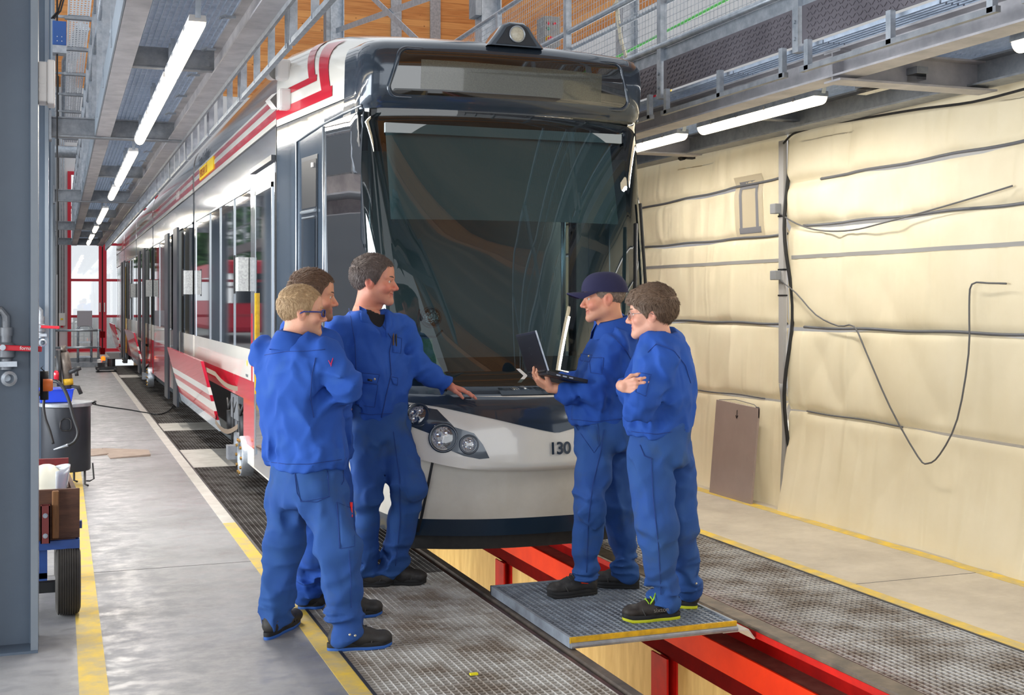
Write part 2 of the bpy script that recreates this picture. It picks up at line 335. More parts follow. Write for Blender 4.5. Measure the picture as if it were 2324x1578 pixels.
# rails
g = MB(); g.alongy([(2.2,-.14),(2.3,-.14),(2.3,-.1),(2.29,-.04),(2.30,-.03),(2.302,-.004),(2.296,0.002),(2.252,.002),(2.246,-.006),(2.245,-.02),(2.2,-.03)], -5.9, 38)
r1 = tag(g.build('rail', M['rail']), 'worn steel rail on the left edge of the pit', 'rail')
g = MB(); g.box(2.2, 2.24, -5.9, 38, -.03, -.012); g.build('rail_flange', M['rail_dark'], r1)
r2 = thing('rail', 'worn steel rail on a red beam along the right edge of the pit', 'rail', (3.34, 0, 0))
g = MB(); g.alongy([(3.292,-.012),(3.292,0),(3.30,.004),(3.40,.004),(3.405,-.012)], -5.9, 38); g.build('rail_head', M['rail'], r2)
g = MB(); g.alongy([(3.29,-.045),(3.29,-.012),(3.418,-.012),(3.418,-.036),(3.50,-.036),(3.50,-.2),(3.48,-.2),(3.48,-.06)], -5.9, 38); g.build('rail_beam', M['red_paint'], r2)
pb = thing('pit_beam', 'orange and red steel beam along the right side of the pit', 'beam', (3.36, 0, -.3))
M['ledge'] = mat('dirty_ledge', (120,98,84), .7, 0, ((78,48,42), 6, .8))
g = MB(); g.box(3.335, 3.50, -5.9, 38, -.215, -.2); g.build('ledge', M['ledge'], pb)
g = MB(); g.box(3.33, 3.342, -5.9, 38, -.335, -.195); g.build('face', M['orange_paint'], pb)
M['red_dark'] = mat('dark_red_paint', (112,18,20), .9, 0, ((70,14,18), 6, .6), spec=.05)  # shade on the pit beam's web put into its colour; rail brackets share it
g = MB(); g.box(3.352, 3.398, -5.9, 38, -.44, -.335); g.box(3.342,3.36,-5.9,38,-.338,-.33); g.build('web', M['red_dark'], pb)
for i, y in enumerate((3.75, 6.5, 9.3)):
    g = MB(); g.box(3.325, 3.337, y-.10, y+.10, -1.8, -.44); g.box(3.337, 3.398, y-.005, y+.005, -1.8, -.44); g.box(3.388, 3.399, y-.10, y+.10, -1.8, -.44)
    tag(g.build('pit_post', M['red_paint']), ('red steel post in the pit at the bottom edge of the photo', 'red steel post in the pit below the yellow edge of the tray', 'red steel post in the pit below the tram bumper')[i], 'post', 'red posts in the pit')
for y in (5.0, 8.3, 11):    # lamps of the pit, low on its left wall
    area('pit_lamp', (2.24, y, -.9), (0, -math.pi/2, 0), .25, 1.4, 14, (1,.9,.7))
# grating tray across the pit
tr = thing('grating_tray', 'removable blue-grey grating tray with a yellow edge lying across the pit', 'tray', (2.79, 5.9, .05))
g = grating_mesh(.868, 1.12, .035, .035, .024, .006); o = g.build('grating', M['grating_blue'], None); o.parent = tr; o.location = (2.285-2.79, 5.365-5.9, 0)
M['tray_dirt'] = mat('tray_grime', (104,110,118), .8, 0, ((66,64,64), 12, .8))
g = MB(); g.box(2.29, 3.15, 5.37, 6.48, .018, .03); g.build('tray_base', M['tray_dirt'], tr)
g = MB(); g.box(2.268, 2.284, 5.355, 6.495, .006, .056); g.box(3.153, 3.168, 5.355, 6.495, .006, .056); g.box(2.268, 3.168, 6.483, 6.497, .006, .056); g.build('tray_frame', M['grating_blue'], tr)
g = MB(); g.box(2.268, 3.168, 5.345, 5.357, .030, .058); g.build('yellow_edge', M['yellow'], tr)
g = MB(); g.cyl((2.27, 5.343, .0205), (3.168, 5.343, .0205), .014, n=12); g.build('edge_tube', M['galv_dark'], tr)
g = MB(); g.alongy([(3.1,.006),(3.245,.006),(3.284,-.045),(3.276,-.049),(3.240,-.002),(3.1,-.002)], 5.36, 5.5); g.build('edge_bracket', M['kerb'], tr)
g = MB(); g.box(1.70, 1.735, 5.13, 5.15, 0.001, .008); tag(g.build('paint_chip', mat('yellow_chip', (238,226,20), .5)), 'small bright yellow chip lying on the near grating', 'chip')
TC = 2.72; YB = 9.19; HW = 1.2
# profile of the cab in height: nose front, corner Y, corner half width, half width at the rear of the cab
_z  = [.26, .40, .62, .665, .69, .80, .95, 1.05, 1.10, 1.135, 1.16, 2.00, 2.83, 2.86, 2.90, 2.95, 3.10, 3.20, 3.255, 3.295, 3.33]
_yn = [6.72,6.70,6.70,6.66, 6.60,6.60,6.62,6.66, 6.70, 6.80, 6.86, 7.11, 7.37, 7.36, 7.31, 7.29, 7.27, 7.28, 7.31, 7.38, 7.52]
_yc = [6.98,6.96,6.97,6.95, 6.90,6.92,6.98,7.04, 7.09, 7.17, 7.20, 7.32, 7.47, 7.46, 7.42, 7.40, 7.38, 7.39, 7.43, 7.52, 7.68]
_wc = [.86, .87, .89, .90,  .91, .92, .93, .93,  .93,  .925, .92, .925, .945, .945, .95, .95, .95, .945, .92, .88, .80]
def outline(z, n=97):
    yn, yc, wc = (np.interp(z, _z, q) for q in (_yn, _yc, _wc))
    d = np.linspace(0, .86*wc, 40); P = [(x, yn + (yc-yn)*(x/wc)**2.4) for x in d]
    p0 = np.array(P[-1]); s = np.array([HW, YB]); c = np.array([wc, yc-.02]); p2 = c + (s-c)*.10
    for t in np.linspace(0, 1, 14)[1:]: P.append(tuple((1-t)**2*p0 + 2*t*(1-t)*(c+(c-p0)*.12) + t*t*p2))
    for t in np.linspace(0, 1, n-len(P)+1)[1:]: P.append(tuple(p2 + (s-p2)*t))
    return np.array(P)
def FR(dx, z):
    P = outline(z); return float(np.interp(abs(dx), P[:,0], P[:,1]))
def SX(y, z):
    P = outline(z); return float(np.interp(y, P[:,1], P[:,0]))
# ---------------------------------------------------------------- tram materials
M['t_white'] = mat('tram_white', (236,234,226), .16, 0, ((222,218,208), 1.2, .6), coat=.6)
M['t_grey'] = mat('tram_bumper_grey', (206,202,192), .3, 0, ((176,168,154), 2.2, .7), coat=.3)
M['t_dark'] = mat('tram_anthracite', (58,70,84), .14, .25, ((48,58,70), 2, .5), coat=.7)
M['t_skirt'] = mat('tram_skirt_blue', (26,44,62), .28, .1, coat=.4)
M['t_red'] = mat('tram_red', (200,18,46), .18, 0, ((184,16,40), 2, .5), coat=.6)
M['t_silver'] = mat('tram_silver', (196,202,210), .13, .9, None, (1.6, .10))
M['t_glass_side'] = mat('tram_side_glass', (26,32,40), .03, .0, spec=1.0, coat=1.0)
M['t_frame'] = mat('tram_window_frame', (34,40,48), .3)
M['t_seal'] = mat('aluminium_trim', (170,178,186), .3, .8)
M['t_inner'] = mat('tram_interior_dark', (58,66,70), .7)
M['t_inner_grey'] = mat('tram_interior_grey', (168,178,182), .7)
M['t_blind'] = mat('sun_blind', (150,160,162), .85)
def glass(name, tint, refl):
    m = bpy.data.materials.new(name); m.use_nodes = True; nt = m.node_tree; nt.nodes.clear(); N = nt.nodes; L = nt.links
    o = N.new('ShaderNodeOutputMaterial'); t = N.new('ShaderNodeBsdfTransparent'); t.inputs[0].default_value = (*tint,1); g = N.new('ShaderNodeBsdfGlossy'); g.inputs['Roughness'].default_value = .012
    fr = N.new('ShaderNodeFresnel'); fr.inputs['IOR'].default_value = 1.55; ma = N.new('ShaderNodeMath'); ma.operation = 'MULTIPLY_ADD'; ma.inputs[1].default_value = 1.3; ma.inputs[2].default_value = refl; ma.use_clamp = True
    x = N.new('ShaderNodeMixShader'); L.new(fr.outputs[0], ma.inputs[0]); L.new(ma.outputs[0], x.inputs[0]); L.new(t.outputs[0], x.inputs[1]); L.new(g.outputs[0], x.inputs[2]); L.new(x.outputs[0], o.inputs[0]); return m
M['windshield'] = glass('windshield_glass', (.42,.56,.58), .03)
M['cab_glass'] = glass('cab_side_glass', (.36,.46,.50), .06)
M['clear_lens'] = glass('clear_lens', (.85,.85,.85), .1)

tram = thing('tram', 'white, red and silver low-floor tram with dark windshield, standing on the rails', 'tram', (TC, 7.2, 0))
def P3(dx, z, off=0.0):      # a point on the cab front at lateral dx and height z, pushed out by off
    e = .02; y = FR(dx, z); gx = (FR(dx+e, z)-FR(dx-e, z))/(2*e); gz = (FR(dx, z+e)-FR(dx, z-e))/(2*e)
    nrm = np.array([gx, -1., gz]); nrm /= np.linalg.norm(nrm)
    return np.array([TC+dx, y, z]) + nrm*off
def side(y, z, off=0.0, s=-1):
    x = SX(y, z); e = .05; g_ = (SX(y+e, z)-SX(y-e, z))/(2*e); nrm = np.array([s*1., -g_, 0]); nrm /= np.linalg.norm(nrm)
    return np.array([TC+s*x, y, z]) + nrm*off
def P3b(dx, z, off=0.):
    p = P3(dx, min(z,.61), off); p[2] = z; return p
def loft(zs, u0=-1., u1=1., n=97, back=0., zf=None, zc=9.):
    """cab surface over heights zs; u = -1 left rear, 0 nose, 1 right rear"""
    G = []
    for z in zs:
        row = []
        for u in np.linspace(u0, u1, 2*n-1):
            z_ = z if zf is None else zf(u, z)
            P = outline(min(z_, zc)); k = abs(u)*96; i = min(int(k), 95); f = k-i; p = P[i]*(1-f)+P[i+1]*f
            row.append((TC+math.copysign(p[0], u), p[1]+back*(1-max(0,abs(u)-.5)*2), z_))
        G.append(row)
    return np.array(G)
def patch(poly_rows, off, name, mm, parent, smooth=True):
    """poly_rows: rows of (dx, z) along the front surface"""
    g = MB(); g.grid([[P3(a, b, off) for a, b in r] for r in poly_rows]); return g.build(name, mm, parent, smooth)
def band(la, lb, n=24, m=8):
    """rows between two polylines in (dx, z)"""
    def res(l):
        l = np.array(l, float); s = np.r_[0, np.cumsum(np.linalg.norm(np.diff(l, axis=0), axis=1))]; t = np.linspace(0, s[-1], n); return np.stack([np.interp(t, s, l[:,i]) for i in (0,1)], 1)
    A = res(la); B = res(lb); return [[tuple(A[j]*(1-t)+B[j]*t) for j in range(n)] for t in np.linspace(0, 1, m)]
def patch_fill(poly, off, name, mm, parent, cell=.02):
    """fill any (dx, z) polygon with small cells that follow the front"""
    import bmesh
    bm = bmesh.new(); vs_ = [bm.verts.new((a, b, 0)) for a, b in poly]; bm.faces.new(vs_)
    mn = np.min(poly, 0); mx = np.max(poly, 0)
    for ax in (0, 1):
        for k in np.arange(mn[ax]+cell, mx[ax], cell):
            co = [0,0,0]; no = [0,0,0]; co[ax] = k; no[ax] = 1
            bmesh.ops.bisect_plane(bm, geom=bm.verts[:]+bm.edges[:]+bm.faces[:], plane_co=co, plane_no=no)
    me_v = [P3(v.co.x, v.co.y, off) for v in bm.verts]; bm.verts.index_update(); fs = [[v.index for v in f.verts] for f in bm.faces]; bm.free()
    g = MB(); g.add(me_v, fs); return g.build(name, mm, parent, True)
mir = lambda q: [(-a, b) for a, b in q][::-1]
zl = lambda u, z: z
U_C = .62    # outline share that ends past the rounded corner
def dx_of(u, z):
    P = outline(z); k = min(abs(u),1)*(96); i = min(int(k), 95); return float(P[i][0]*(1-(k-i))+P[i+1][0]*(k-i))
def lipz(u, z):
    return z + (.10*min(1.3, (abs(dx_of(u, .68))/.83))**3)
# lower bumper, its skirt and the black rail guard
g = MB(); g.grid(loft(np.linspace(.385, .69, 9), zf=lambda u, z: z + lipz(u,0)*(z-.385)/.315, zc=.62)); g.build('lower_bumper', M['t_grey'], tram, True)
g = MB(); g.grid(loft([.285, .29, .30, .385])); g.grid(loft([.285], n=97).repeat(2, 0) + np.array([[[0,0,0]],[[0,.3,.02]]])); g.build('bumper_skirt', M['t_skirt'], tram, True)
g = MB(); xs = np.linspace(-.80, .80, 33)
R_ = [[(TC+x, FR(x,.3)+.10, z) for x in xs] for z in (.19,.285)]; g.grid(R_); g.grid([[(a[0], a[1]+.06*k, a[2]) for a in R_[0]] for k in (0,1)]); g.grid([[(a[0], a[1]+.06, a[2]) for a in r] for r in R_]); g.build('rail_guard', M['rubber'], tram)
for s in (-1, 1):
    g = MB(); g.grid([[P3b(s*(.682+.076*t+k*.012), .735-.43*t, .004) for t in np.linspace(0,1,14)] for k in (-.6,.6)]); g.build('panel_gap', M['black'], tram, True)
    for z_, x_ in ((.60,-.79),(.455,-.80)):
        c = P3b(s*-x_ if s > 0 else x_, z_, .002); nn = P3b(s*.79, z_, .1)-P3b(s*.79, z_, 0); nn /= np.linalg.norm(nn)
        g = MB(); g.lathe(c, nn, [(0,-.03),(.045,-.03),(.062,-.004),(.066,.003),(.062,.004)], 24); g.build('recess', M['t_frame'] if False else M['t_dark'], tram, True)
# nose with its lip
zs = [0,.012,.03,.06,.12,.2,.28,.34,.38,.41,.435]
g = MB(); g.grid(loft(zs, zf=lambda u, z: .665+z + lipz(u,0)*(1-z/.435)*.98)); 
lipg = loft([.665], zf=lambda u, z: z+lipz(u,0)*.98)
g.grid(np.concatenate([lipg, lipg + np.array([0,.09,.012])])); g.build('nose', M['t_white'], tram, True)
g = MB(); g.grid(loft([1.098, 1.12, 1.137, 1.15])); g.build('dash_ledge', M['t_dark'], tram, True)
V = [(-.905,1.075),(-.645,1.036),(-.37,.972),(-.10,.905),(.0,.884),(.10,.905),(.37,.972),(.645,1.036),(.905,1.075)]
patch(band(V, [(-.905,1.105),(.905,1.105)], 60, 7), .004, 'bonnet_panel', M['t_dark'], tram)
g = MB(); g.grid([[P3(a, 1.128-.028*abs(k), .006 + .010*(1-abs(k))) for a in np.linspace(-.3,.62,30)] for k in np.linspace(-1,1,5)]); g.build('ledge_step', M['t_dark'], tram, True)
head = [(-.885,1.062),(-.665,1.024),(-.635,.985),(-.588,.928),(-.485,.893),(-.44,.83),(-.405,.752),(-.46,.747),(-.545,.765),(-.625,.80),(-.672,.848),(-.712,.887),(-.805,.925),(-.855,1.0)]
for s, q in ((-1, head), (1, mir(head))):
    hp = patch_fill(q, .003, 'headlight_panel', M['t_dark'], tram)
    for nm, hx, hz, r in (('daytime_lamp',.767,.989,.058),('headlight',.648,.866,.068),('indicator_lamp',.515,.83,.045)):
        c = P3(s*hx, hz, .0); nn = P3(s*hx, hz, .1)-c; nn /= np.linalg.norm(nn); nn = nn*.75 + np.array([0,-.25,0]); nn /= np.linalg.norm(nn)
        g = MB(); g.lathe(c, nn, [(r*1.28,.0),(r*1.25,.010),(r*1.12,.013),(r*1.02,.006),(r,-.012),(r*.96,-.014)], 36); lh = g.build(nm, M['t_dark'], hp, True)
        g = MB(); g.lathe(c, nn, [(0,.0035),(r*.93,.0035)], 36); 
        g.build('reflector', M['chrome_cell'] if 'chrome_cell' in M else M.setdefault('chrome_cell', mat('faceted_reflector', (226,228,232), .16, .95, ((120,122,128), 70, .8), (85, .9))), lh)
        g = MB(); g.lathe(c, nn, [(0,.014),(r*.5,.0125),(r*.86,.008),(r*.97,.004)], 36); g.build('lens', M['clear_lens'], lh, True)
        g = MB()
        for k in range(5 if r < .05 else 4):
            a = k*2*math.pi/(5 if r < .05 else 4)+.6; u = np.cross(nn, (0,0,1)); u /= np.linalg.norm(u); v_ = np.cross(u, nn); cc = c + (u*math.cos(a)+v_*math.sin(a))*r*.5
            g.lathe(cc, nn, [(0,.005),(r*.26,.005),(r*.3,.0095)], 16)
        g.build('lamp_cell', M['chrome'], lh, True)
    c = side(7.42, .995, .0, s); g = MB(); g.lathe(c, (s,-.3,0), [(0,.006),(.014,.006),(.016,.0),(.026,.0),(.03,.008),(.026,.012)], 20); g.build('side_marker', M['chrome'], tram, True)
text('130', 'fleet_number', M['t_skirt'], .098, P3(-.058, .765, .012), P3(.12,.765,0)-P3(-.06,.765,0), P3(0,.83,0)-P3(0,.765,0), tram, .001, bold=.0022)
g = MB()
for s_ in (1,-1): g.add([P3(-.083,1.205,.004), P3(-.128,1.205+.042*s_,.004), P3(-.152,1.205+.042*s_,.004), P3(-.110,1.205,.004)], [(0,1,2,3)])
g.build('arrow_sign', M['white_plastic'], tram)

# windshield, housing of the destination display
g = MB(); g.grid(loft(np.linspace(1.148, 2.86, 40), -.53, .53)); g.build('windshield', M['windshield'], tram, True)
for s in (-1,1):
    a, b = (.515,.60); G = loft(np.linspace(1.14, 2.9, 30), s*a, s*b, 9); g = MB(); g.grid(G); g.build('windshield_pillar', M['t_frame'], tram, True)
hz_ = [2.855,2.862,2.88,2.90,2.93,2.96,3.0,3.05,3.1,3.15,3.2,3.23,3.255,3.28,3.295,3.315,3.33]
g = MB(); G = loft(hz_, -.60, .60)
g.grid(G[:5]); g.grid(G[4:]); 
inner = [(-.80,2.952),(.80,2.952)]
hs = g.build('display_housing', M['t_dark'], tram, True)
top = outline(3.33); 
def dpoly(hw, z0, z1, ch, r=.05):
    q = []
    for cx_, cz_, a0 in ((hw-r, z0+r, -90), (hw-ch-r, z1-r, 0), (-(hw-ch)+r, z1-r, 90), (-hw+r, z0+r, 180)):
        for k in range(7): a = math.radians(a0+15*k); q.append((cx_+r*math.cos(a), cz_+r*math.sin(a)))
    return q
patch_fill(dpoly(.80, 2.935, 3.205, .055), .004, 'display_window', mat('display_glass', (20,22,22), .03, spec=1., coat=1.), hs)
patch_fill([(-.62,2.972),(.60,2.955),(.60,3.135),(-.62,3.150)], .006, 'display_matrix', mat('led_matrix', (84,86,74), .25, 0, ((60,60,52), 150, .9), coat=1.0), hs)
# rounded rim of the display window
q = dpoly(.815, 2.92, 3.22, .055, .06); g = MB(); g.tube([P3(a, b, .003) for a, b in q], .013, 8, closed=True); g.build('window_rim', M['t_dark'], hs, True)
# roof of the cab
def roofrow(y, n=121):
    a = SX(y, 2.95); h = np.interp(y, [7.4,7.6,7.9,8.4,9.19], [.33,.375,.465,.565,.62]); ex = float(np.interp(y, [7.6,8.6], [3.6,6.0]))
    H_ = [((1-v**ex)**(1/ex), v) for v in np.linspace(0, .88, 14)]; H_ += [(x, (1-x**ex)**(1/ex)) for x in np.linspace(H_[-1][0], 0, 24)[1:]]
    return [(TC-a*x, y, 2.955+h*v) for x, v in H_] + [(TC+a*x, y, 2.955+h*v) for x, v in H_[::-1][1:]]
g = MB(); g.grid([roofrow(y) for y in (7.52,7.55,7.6,7.7,7.85,8.0,8.2,8.4,8.6,8.8,9.0,9.19)], flip=True); roof = g.build('cab_roof', M['t_white'], tram, True)
def roofpt(y, z, off=.004):
    a = SX(y, 2.95); h = np.interp(y, [7.4,7.6,7.9,8.4,9.19], [.33,.375,.465,.565,.62]); ex = float(np.interp(y, [7.6,8.6], [3.6,6.0])); v = min(max((z-2.955)/h, 0), .9995); x = (1-v**ex)**(1/ex)
    nrm = np.array([-(x**(ex-1))/a, 0, (v**(ex-1))/h]); nrm /= np.linalg.norm(nrm); return np.array([TC-a*x, y, 2.955+h*v]) + nrm*off
def stripe(zb, zt, y_turn, w_, ztop):
    g = MB(); ztop = min(ztop, max(q[2] for q in roofrow(y_turn+.25))-.012); g.grid([[roofpt(y, zb+(zt-zb)*k) for y in np.linspace(9.19, y_turn+.05, 24)] for k in np.linspace(0,1,4)])
    g.grid([[roofpt(y_turn+.06 + (w_)*(k-.0) - .03*(k) + t*.18, zb + (ztop-zb)*t) for t in np.linspace(0,1,40)] for k in np.linspace(0,1,5)])
    return g.build('roof_stripe', M['t_red'], tram, True)
stripe(3.005, 3.075, 7.93, .20, 3.42); stripe(3.155, 3.20, 8.24, .16, 3.50)
# roof lamp
g = MB(); prof = [(-.19,-.02),(-.13,.055),(-.09,.115),(-.05,.135),(.05,.135),(.09,.115),(.13,.055),(.19,-.02)]
yl = [7.285,7.30,7.36,7.6,8.1]; sc = [.92,1.0,1.0,.75,.15]
g.grid([[(TC+a*s_, y, 3.27+ (b+.02)*s_ + (.03 if y > 7.5 else 0)) for a, b in prof] for y, s_ in zip(yl, sc)], flip=True); g.add([(TC+a*.92, 7.285, 3.27+(b+.02)*.92) for a, b in prof], [tuple(range(8))])
lamp = g.build('roof_lamp', M['t_dark'], tram, 40)
g = MB(); g.add([(TC+a*.72, 7.279, 3.28+(b+.02)*.80) for a, b in prof], [tuple(range(8))]); g.build('lamp_recess', M['t_frame'], lamp)
g = MB(); g.lathe((TC,7.28,3.345), (0,-1,0), [(.052,0),(.054,.012),(.047,.016),(.045,.010)], 28); g.build('lamp_ring', M['t_seal'], lamp, True)
g = MB(); g.lathe((TC,7.28,3.345), (0,-1,0), [(0,.022),(.025,.018),(.045,.010)], 28); g.build('lamp_lens', mat('frosted_lens', (214,212,196), .25, 0, ((170,168,150), 60, .6), (50,.4)), lamp, True)

# sides of the cab
for s in (-1, 1):
    def sg(y0, y1, z0, z1, off, ny=10, nz=12): return [[side(y, z, off, s) for y in np.linspace(y0, y1, ny)] for z in np.linspace(z0, z1, nz)]
    g = MB(); yy_ = np.linspace(7.62, 9.19, 12); g.grid([[side(y, z, 0, s) for y in yy_] for z in np.linspace(.69, 1.1, 4)]); g.build('cab_side_lower', M['t_white'], tram, True)
    # dark upper panel as a frame round the window
    y0w, y1w = 7.545, 8.16
    g = MB(); 
    for a, b, c, d in ((8.16,9.19,1.1,2.95),(7.55,8.16,1.1,1.16)): g.grid(sg(a, b, c, d, .0))
    g.grid([[side(y, zz, 0, s) for y in np.linspace(7.50, 8.16, 8)] for zz in np.linspace(2.84, 2.95, 3)])
    cs = g.build('cab_side_panel', M['t_dark'], tram, True)
    g = MB(); g.grid([[side(y, z, .003, s) for y in np.linspace(7.50 if z > 2 else 7.42, 8.16, 8)] for z in np.linspace(1.16, 2.84, 20)]); g.build('cab_side_window', M['cab_glass'], cs, True)
    g = MB(); L_ = [side(y, z, .006, s) for y, z in [(8.16,1.2),(8.165,2.0),(8.17,2.83)]]; g.tube(L_, .008, 6); L_ = [side(y, z, .006, s) for y, z in [(8.72,1.2),(8.72,2.0),(8.72,2.79),(8.45,2.82),(8.17,2.845),(7.8,2.865),(7.5,2.875)]]; g.tube(L_, .008, 6); g.build('window_seal', M['t_seal'], cs, True)
    g = MB(); g.grid(sg(8.29, 8.62, 1.3, 2.66, .004)); qf = g.build('quarter_window_frame', M['t_frame'], cs, True)
    g = MB(); g.grid(sg(8.31, 8.60, 2.30, 2.63, .007)); g.build('opening', M['black'], qf)
    g = MB(); g.grid(sg(8.33, 8.57, 1.35, 2.22, .007)); g.build('quarter_pane', M['t_glass_side'], qf)
    g = MB(); g.tube([side(8.31+.29*k, 2.275, .012, s) for k in (0,.5,1)], .012, 6); g.tube([side(8.33+.25*k, 2.235, .012, s) for k in (0,.5,1)], .006, 6); g.build('sill', M['t_seal'], qf)
    g = MB(); g.cbox(side(8.37, 2.59, .012, s), (.012,.035,.03)); g.build('latch', M['white_plastic'], qf)

# long sides, roof and the car bodies behind the cab
XL, XR, YE = TC-HW, TC+HW, 36.6
def sbox(y0, y1, z0, z1, t, name, mm, parent=None, s=-1, dep=.03):
    x = XL if s < 0 else XR; g = MB(); a, b = (x-t, x+dep) if s < 0 else (x-dep, x+t); g.box(a, b, y0, y1, z0, z1); return g.build(name, mm, parent or tram)
RP = [((1-v**6)**(1/6), v) for v in np.linspace(0, .88, 12)]; RP += [(x, (1-x**6)**(1/6)) for x in np.linspace(RP[-1][0], 0, 16)[1:]]
joints = [15.2, 22.1, 27.0, 32.2]
for s in (-1, 1):
    prev = 9.19
    for j in joints + [YE]:
        a, b = prev + (.0 if prev == 9.19 else .09), j - (.09 if j < YE else 0)
        sbox(a, b, 2.62, 2.965, .0, 'side_panel', M['t_silver'], None, s); sbox(a, b, .98, 1.245, .0, 'side_panel', M['t_white'], None, s)
        x = XL if s < 0 else XR
        g = MB()
        g.grid([[(TC+s*HW*x_, y, 2.955+.62*v_) for y in (a, b)] for x_, v_ in RP], flip=(s > 0)); g.build('roof_panel', M['t_silver'], tram, True)
        def rz(z): return HW*(1-((z-2.955)/.62)**6)**(1/6) if z > 2.965 else HW
        for z0, z1, mm in ((2.972,3.02,'t_white'),(3.02,3.085,'t_red'),(3.085,3.135,'t_white'),(3.135,3.185,'t_red'),(3.185,3.205,'t_white')):
            g = MB(); g.grid([[(TC+s*(rz(z)+.003), y, z) for y in (a, b)] for z in np.linspace(z0, z1, 4)], flip=(s > 0)); g.build('side_stripe', M[mm], tram, True)
        if s < 0 and prev < 27 and prev != 15.2: pass
        sbox(a, b, .40, .98, .0, 'lower_panel', M['t_red'], None, s) if s > 0 or prev > 15 else sbox(9.19, 10.95, .42, .98, .0, 'lower_panel', M['t_red'], None, s)
        if s < 0 and prev == 9.19: sbox(9.19, 10.95, .26, .42, .0, 'lower_panel', M['t_white'], None, s); sbox(10.95, b, .80, .98, .0, 'lower_panel', M['t_red'], None, s)
        prev = j
    for j in joints: sbox(j-.09, j+.09, .3, 3.3, -.05, 'bellows', M['rubber'], None, s, .12)
    sbox(9.19, 9.21, .3, 2.97, .003, 'panel_gap', M['black'], None, s)
    sbox(9.21, YE, 2.965, 2.975, .004, 'drip_rail', M['t_frame'], None, s)
def window(y0, y1, z0=1.245, z1=2.62, s=-1, mull=()):
    w_ = sbox(y0, y1, z0, z1, -.004, 'window', M['t_glass_side'], None, s)
    g = MB(); x = XL if s < 0 else XR
    for y in mull: g.box(x-.006, x+.02, y-.012, y+.012, z0, z1)
    g.box(x-.006, x+.02, y0, y1, z1-.02, z1); g.build('window_trim', M['t_seal'], w_); return w_
def door(y0, y1, lab=None):
    d = sbox(y0, y1, .28, 2.70, .006, 'door', M['t_silver'])
    g = MB(); g.box(XL-.012, XL-.004, y0+.12, y1-.14, .45, 2.52); g.build('door_glass', M['t_glass_side'], d)
    g = MB()
    for a, b, c, e in ((y0+.08,y0+.12,.4,2.56),(y1-.14,y1-.10,.4,2.56),(y0+.08,y1-.1,2.52,2.56)): g.box(XL-.014, XL, a, b, c, e)
    g.build('door_frame', M['t_seal'], d)
    g = MB(); g.box(XL-.035, XL, y0-.02, y1+.05, 2.71, 2.75); g.build('gutter', M['t_frame'], d); return d
d1 = door(9.24, 10.28)
g = MB(); g.box(XL-.03, XL-.012, 10.05, 10.09, .9, 1.72); hd = g.build('door_handle', M['yellow'], d1)
g = MB(); g.lathe((XL-.03,10.07,1.2), (-1,0,0), [(0,.012),(.03,.012),(.034,0)], 16); g.build('door_button', mat('green_button', (40,150,110), .4), hd)
sbox(10.40, 10.46, .98, 1.55, .004, 'red_plate', M['t_red'])
window(10.5, 14.95, mull=(11.55,12.6,13.5)); sbox(10.28, 10.5, 1.245, 2.62, .002, 'side_pillar', M['t_silver']); sbox(14.95, 15.11, 1.245, 2.62, .002, 'side_pillar', M['t_silver'])
for y0, y1, open_ in ((15.4,16.5,0),(16.7,18.2,1),(18.4,22.0,0),(22.25,23.2,0),(23.3,24.7,1),(24.9,26.9,0),(27.15,30.3,0),(30.5,31.8,1),(32.4,36.3,0)):
    if open_:
        dd = sbox(y0, y1, .28, 2.66, -.02, 'door_opening', M['t_inner'])
        g = MB(); g.box(XL-.09, XL-.06, y0-.25, y0+.32, .28, 2.62); g.box(XL-.09, XL-.06, y1-.32, y1+.25, .28, 2.62); g.build('door_leaf', M['t_frame'], dd)
        g = MB(); g.box(XL-.02, XL, y1-.45, y1-.38, .4, 2.5); g.build('grab_rail', M['yellow'], dd)
    else: window(y0, y1, mull=tuple(np.arange(y0+1.1, y1-.4, 1.1)))
for i, y in enumerate((10.75, 15.45, 22.4, 27.3)):
    g = MB(); g.alongz([(XL-.10,y-.04),(XL-.085,y-.10),(XL,y-.12),(XL,y+.12),(XL-.085,y+.10),(XL-.10,y+.04)], 1.74, 2.03); sm = g.build('side_lamp', mat('grey_foam', (170,172,172), .8, 0, ((120,122,124), 60, .8)) if i == 0 else bpy.data.materials['grey_foam'], tram)
    g = MB(); g.box(XL-.108, XL-.098, y-.03, y+.03, 1.72, 2.05); g.build('lamp_strip', M['black'], sm)
# open skirt flaps on straps, running gear behind
M['flap'] = bpy.data.materials.new('striped_flap_paint'); M['flap'].use_nodes = True
nt = M['flap'].node_tree; tc = nt.nodes.new('ShaderNodeTexCoord'); sp = nt.nodes.new('ShaderNodeSeparateXYZ'); cr = nt.nodes.new('ShaderNodeValToRGB'); nt.links.new(tc.outputs['Object'], sp.inputs[0]); nt.links.new(sp.outputs[2], cr.inputs[0]); nt.links.new(cr.outputs[0], nt.nodes['Principled BSDF'].inputs['Base Color'])
nt.nodes['Principled BSDF'].inputs['Roughness'].default_value = .2; nt.nodes['Principled BSDF'].inputs['Coat Weight'].default_value = .5
cr.color_ramp.interpolation = 'CONSTANT'; e = cr.color_ramp.elements; e[0].position = 0; e[0].color = (*lin((196,206,214)),1); e[1].position = .47; e[1].color = (*lin((200,18,46)),1)
for p_, c_ in ((.56,(232,230,224)),(.66,(200,18,46)),(.72,(232,230,224)),(.80,(196,24,54))): q = e.new(p_); q.color = (*lin(c_),1)
M['strap'] = mat('webbing_strap', (128,112,96), .8)
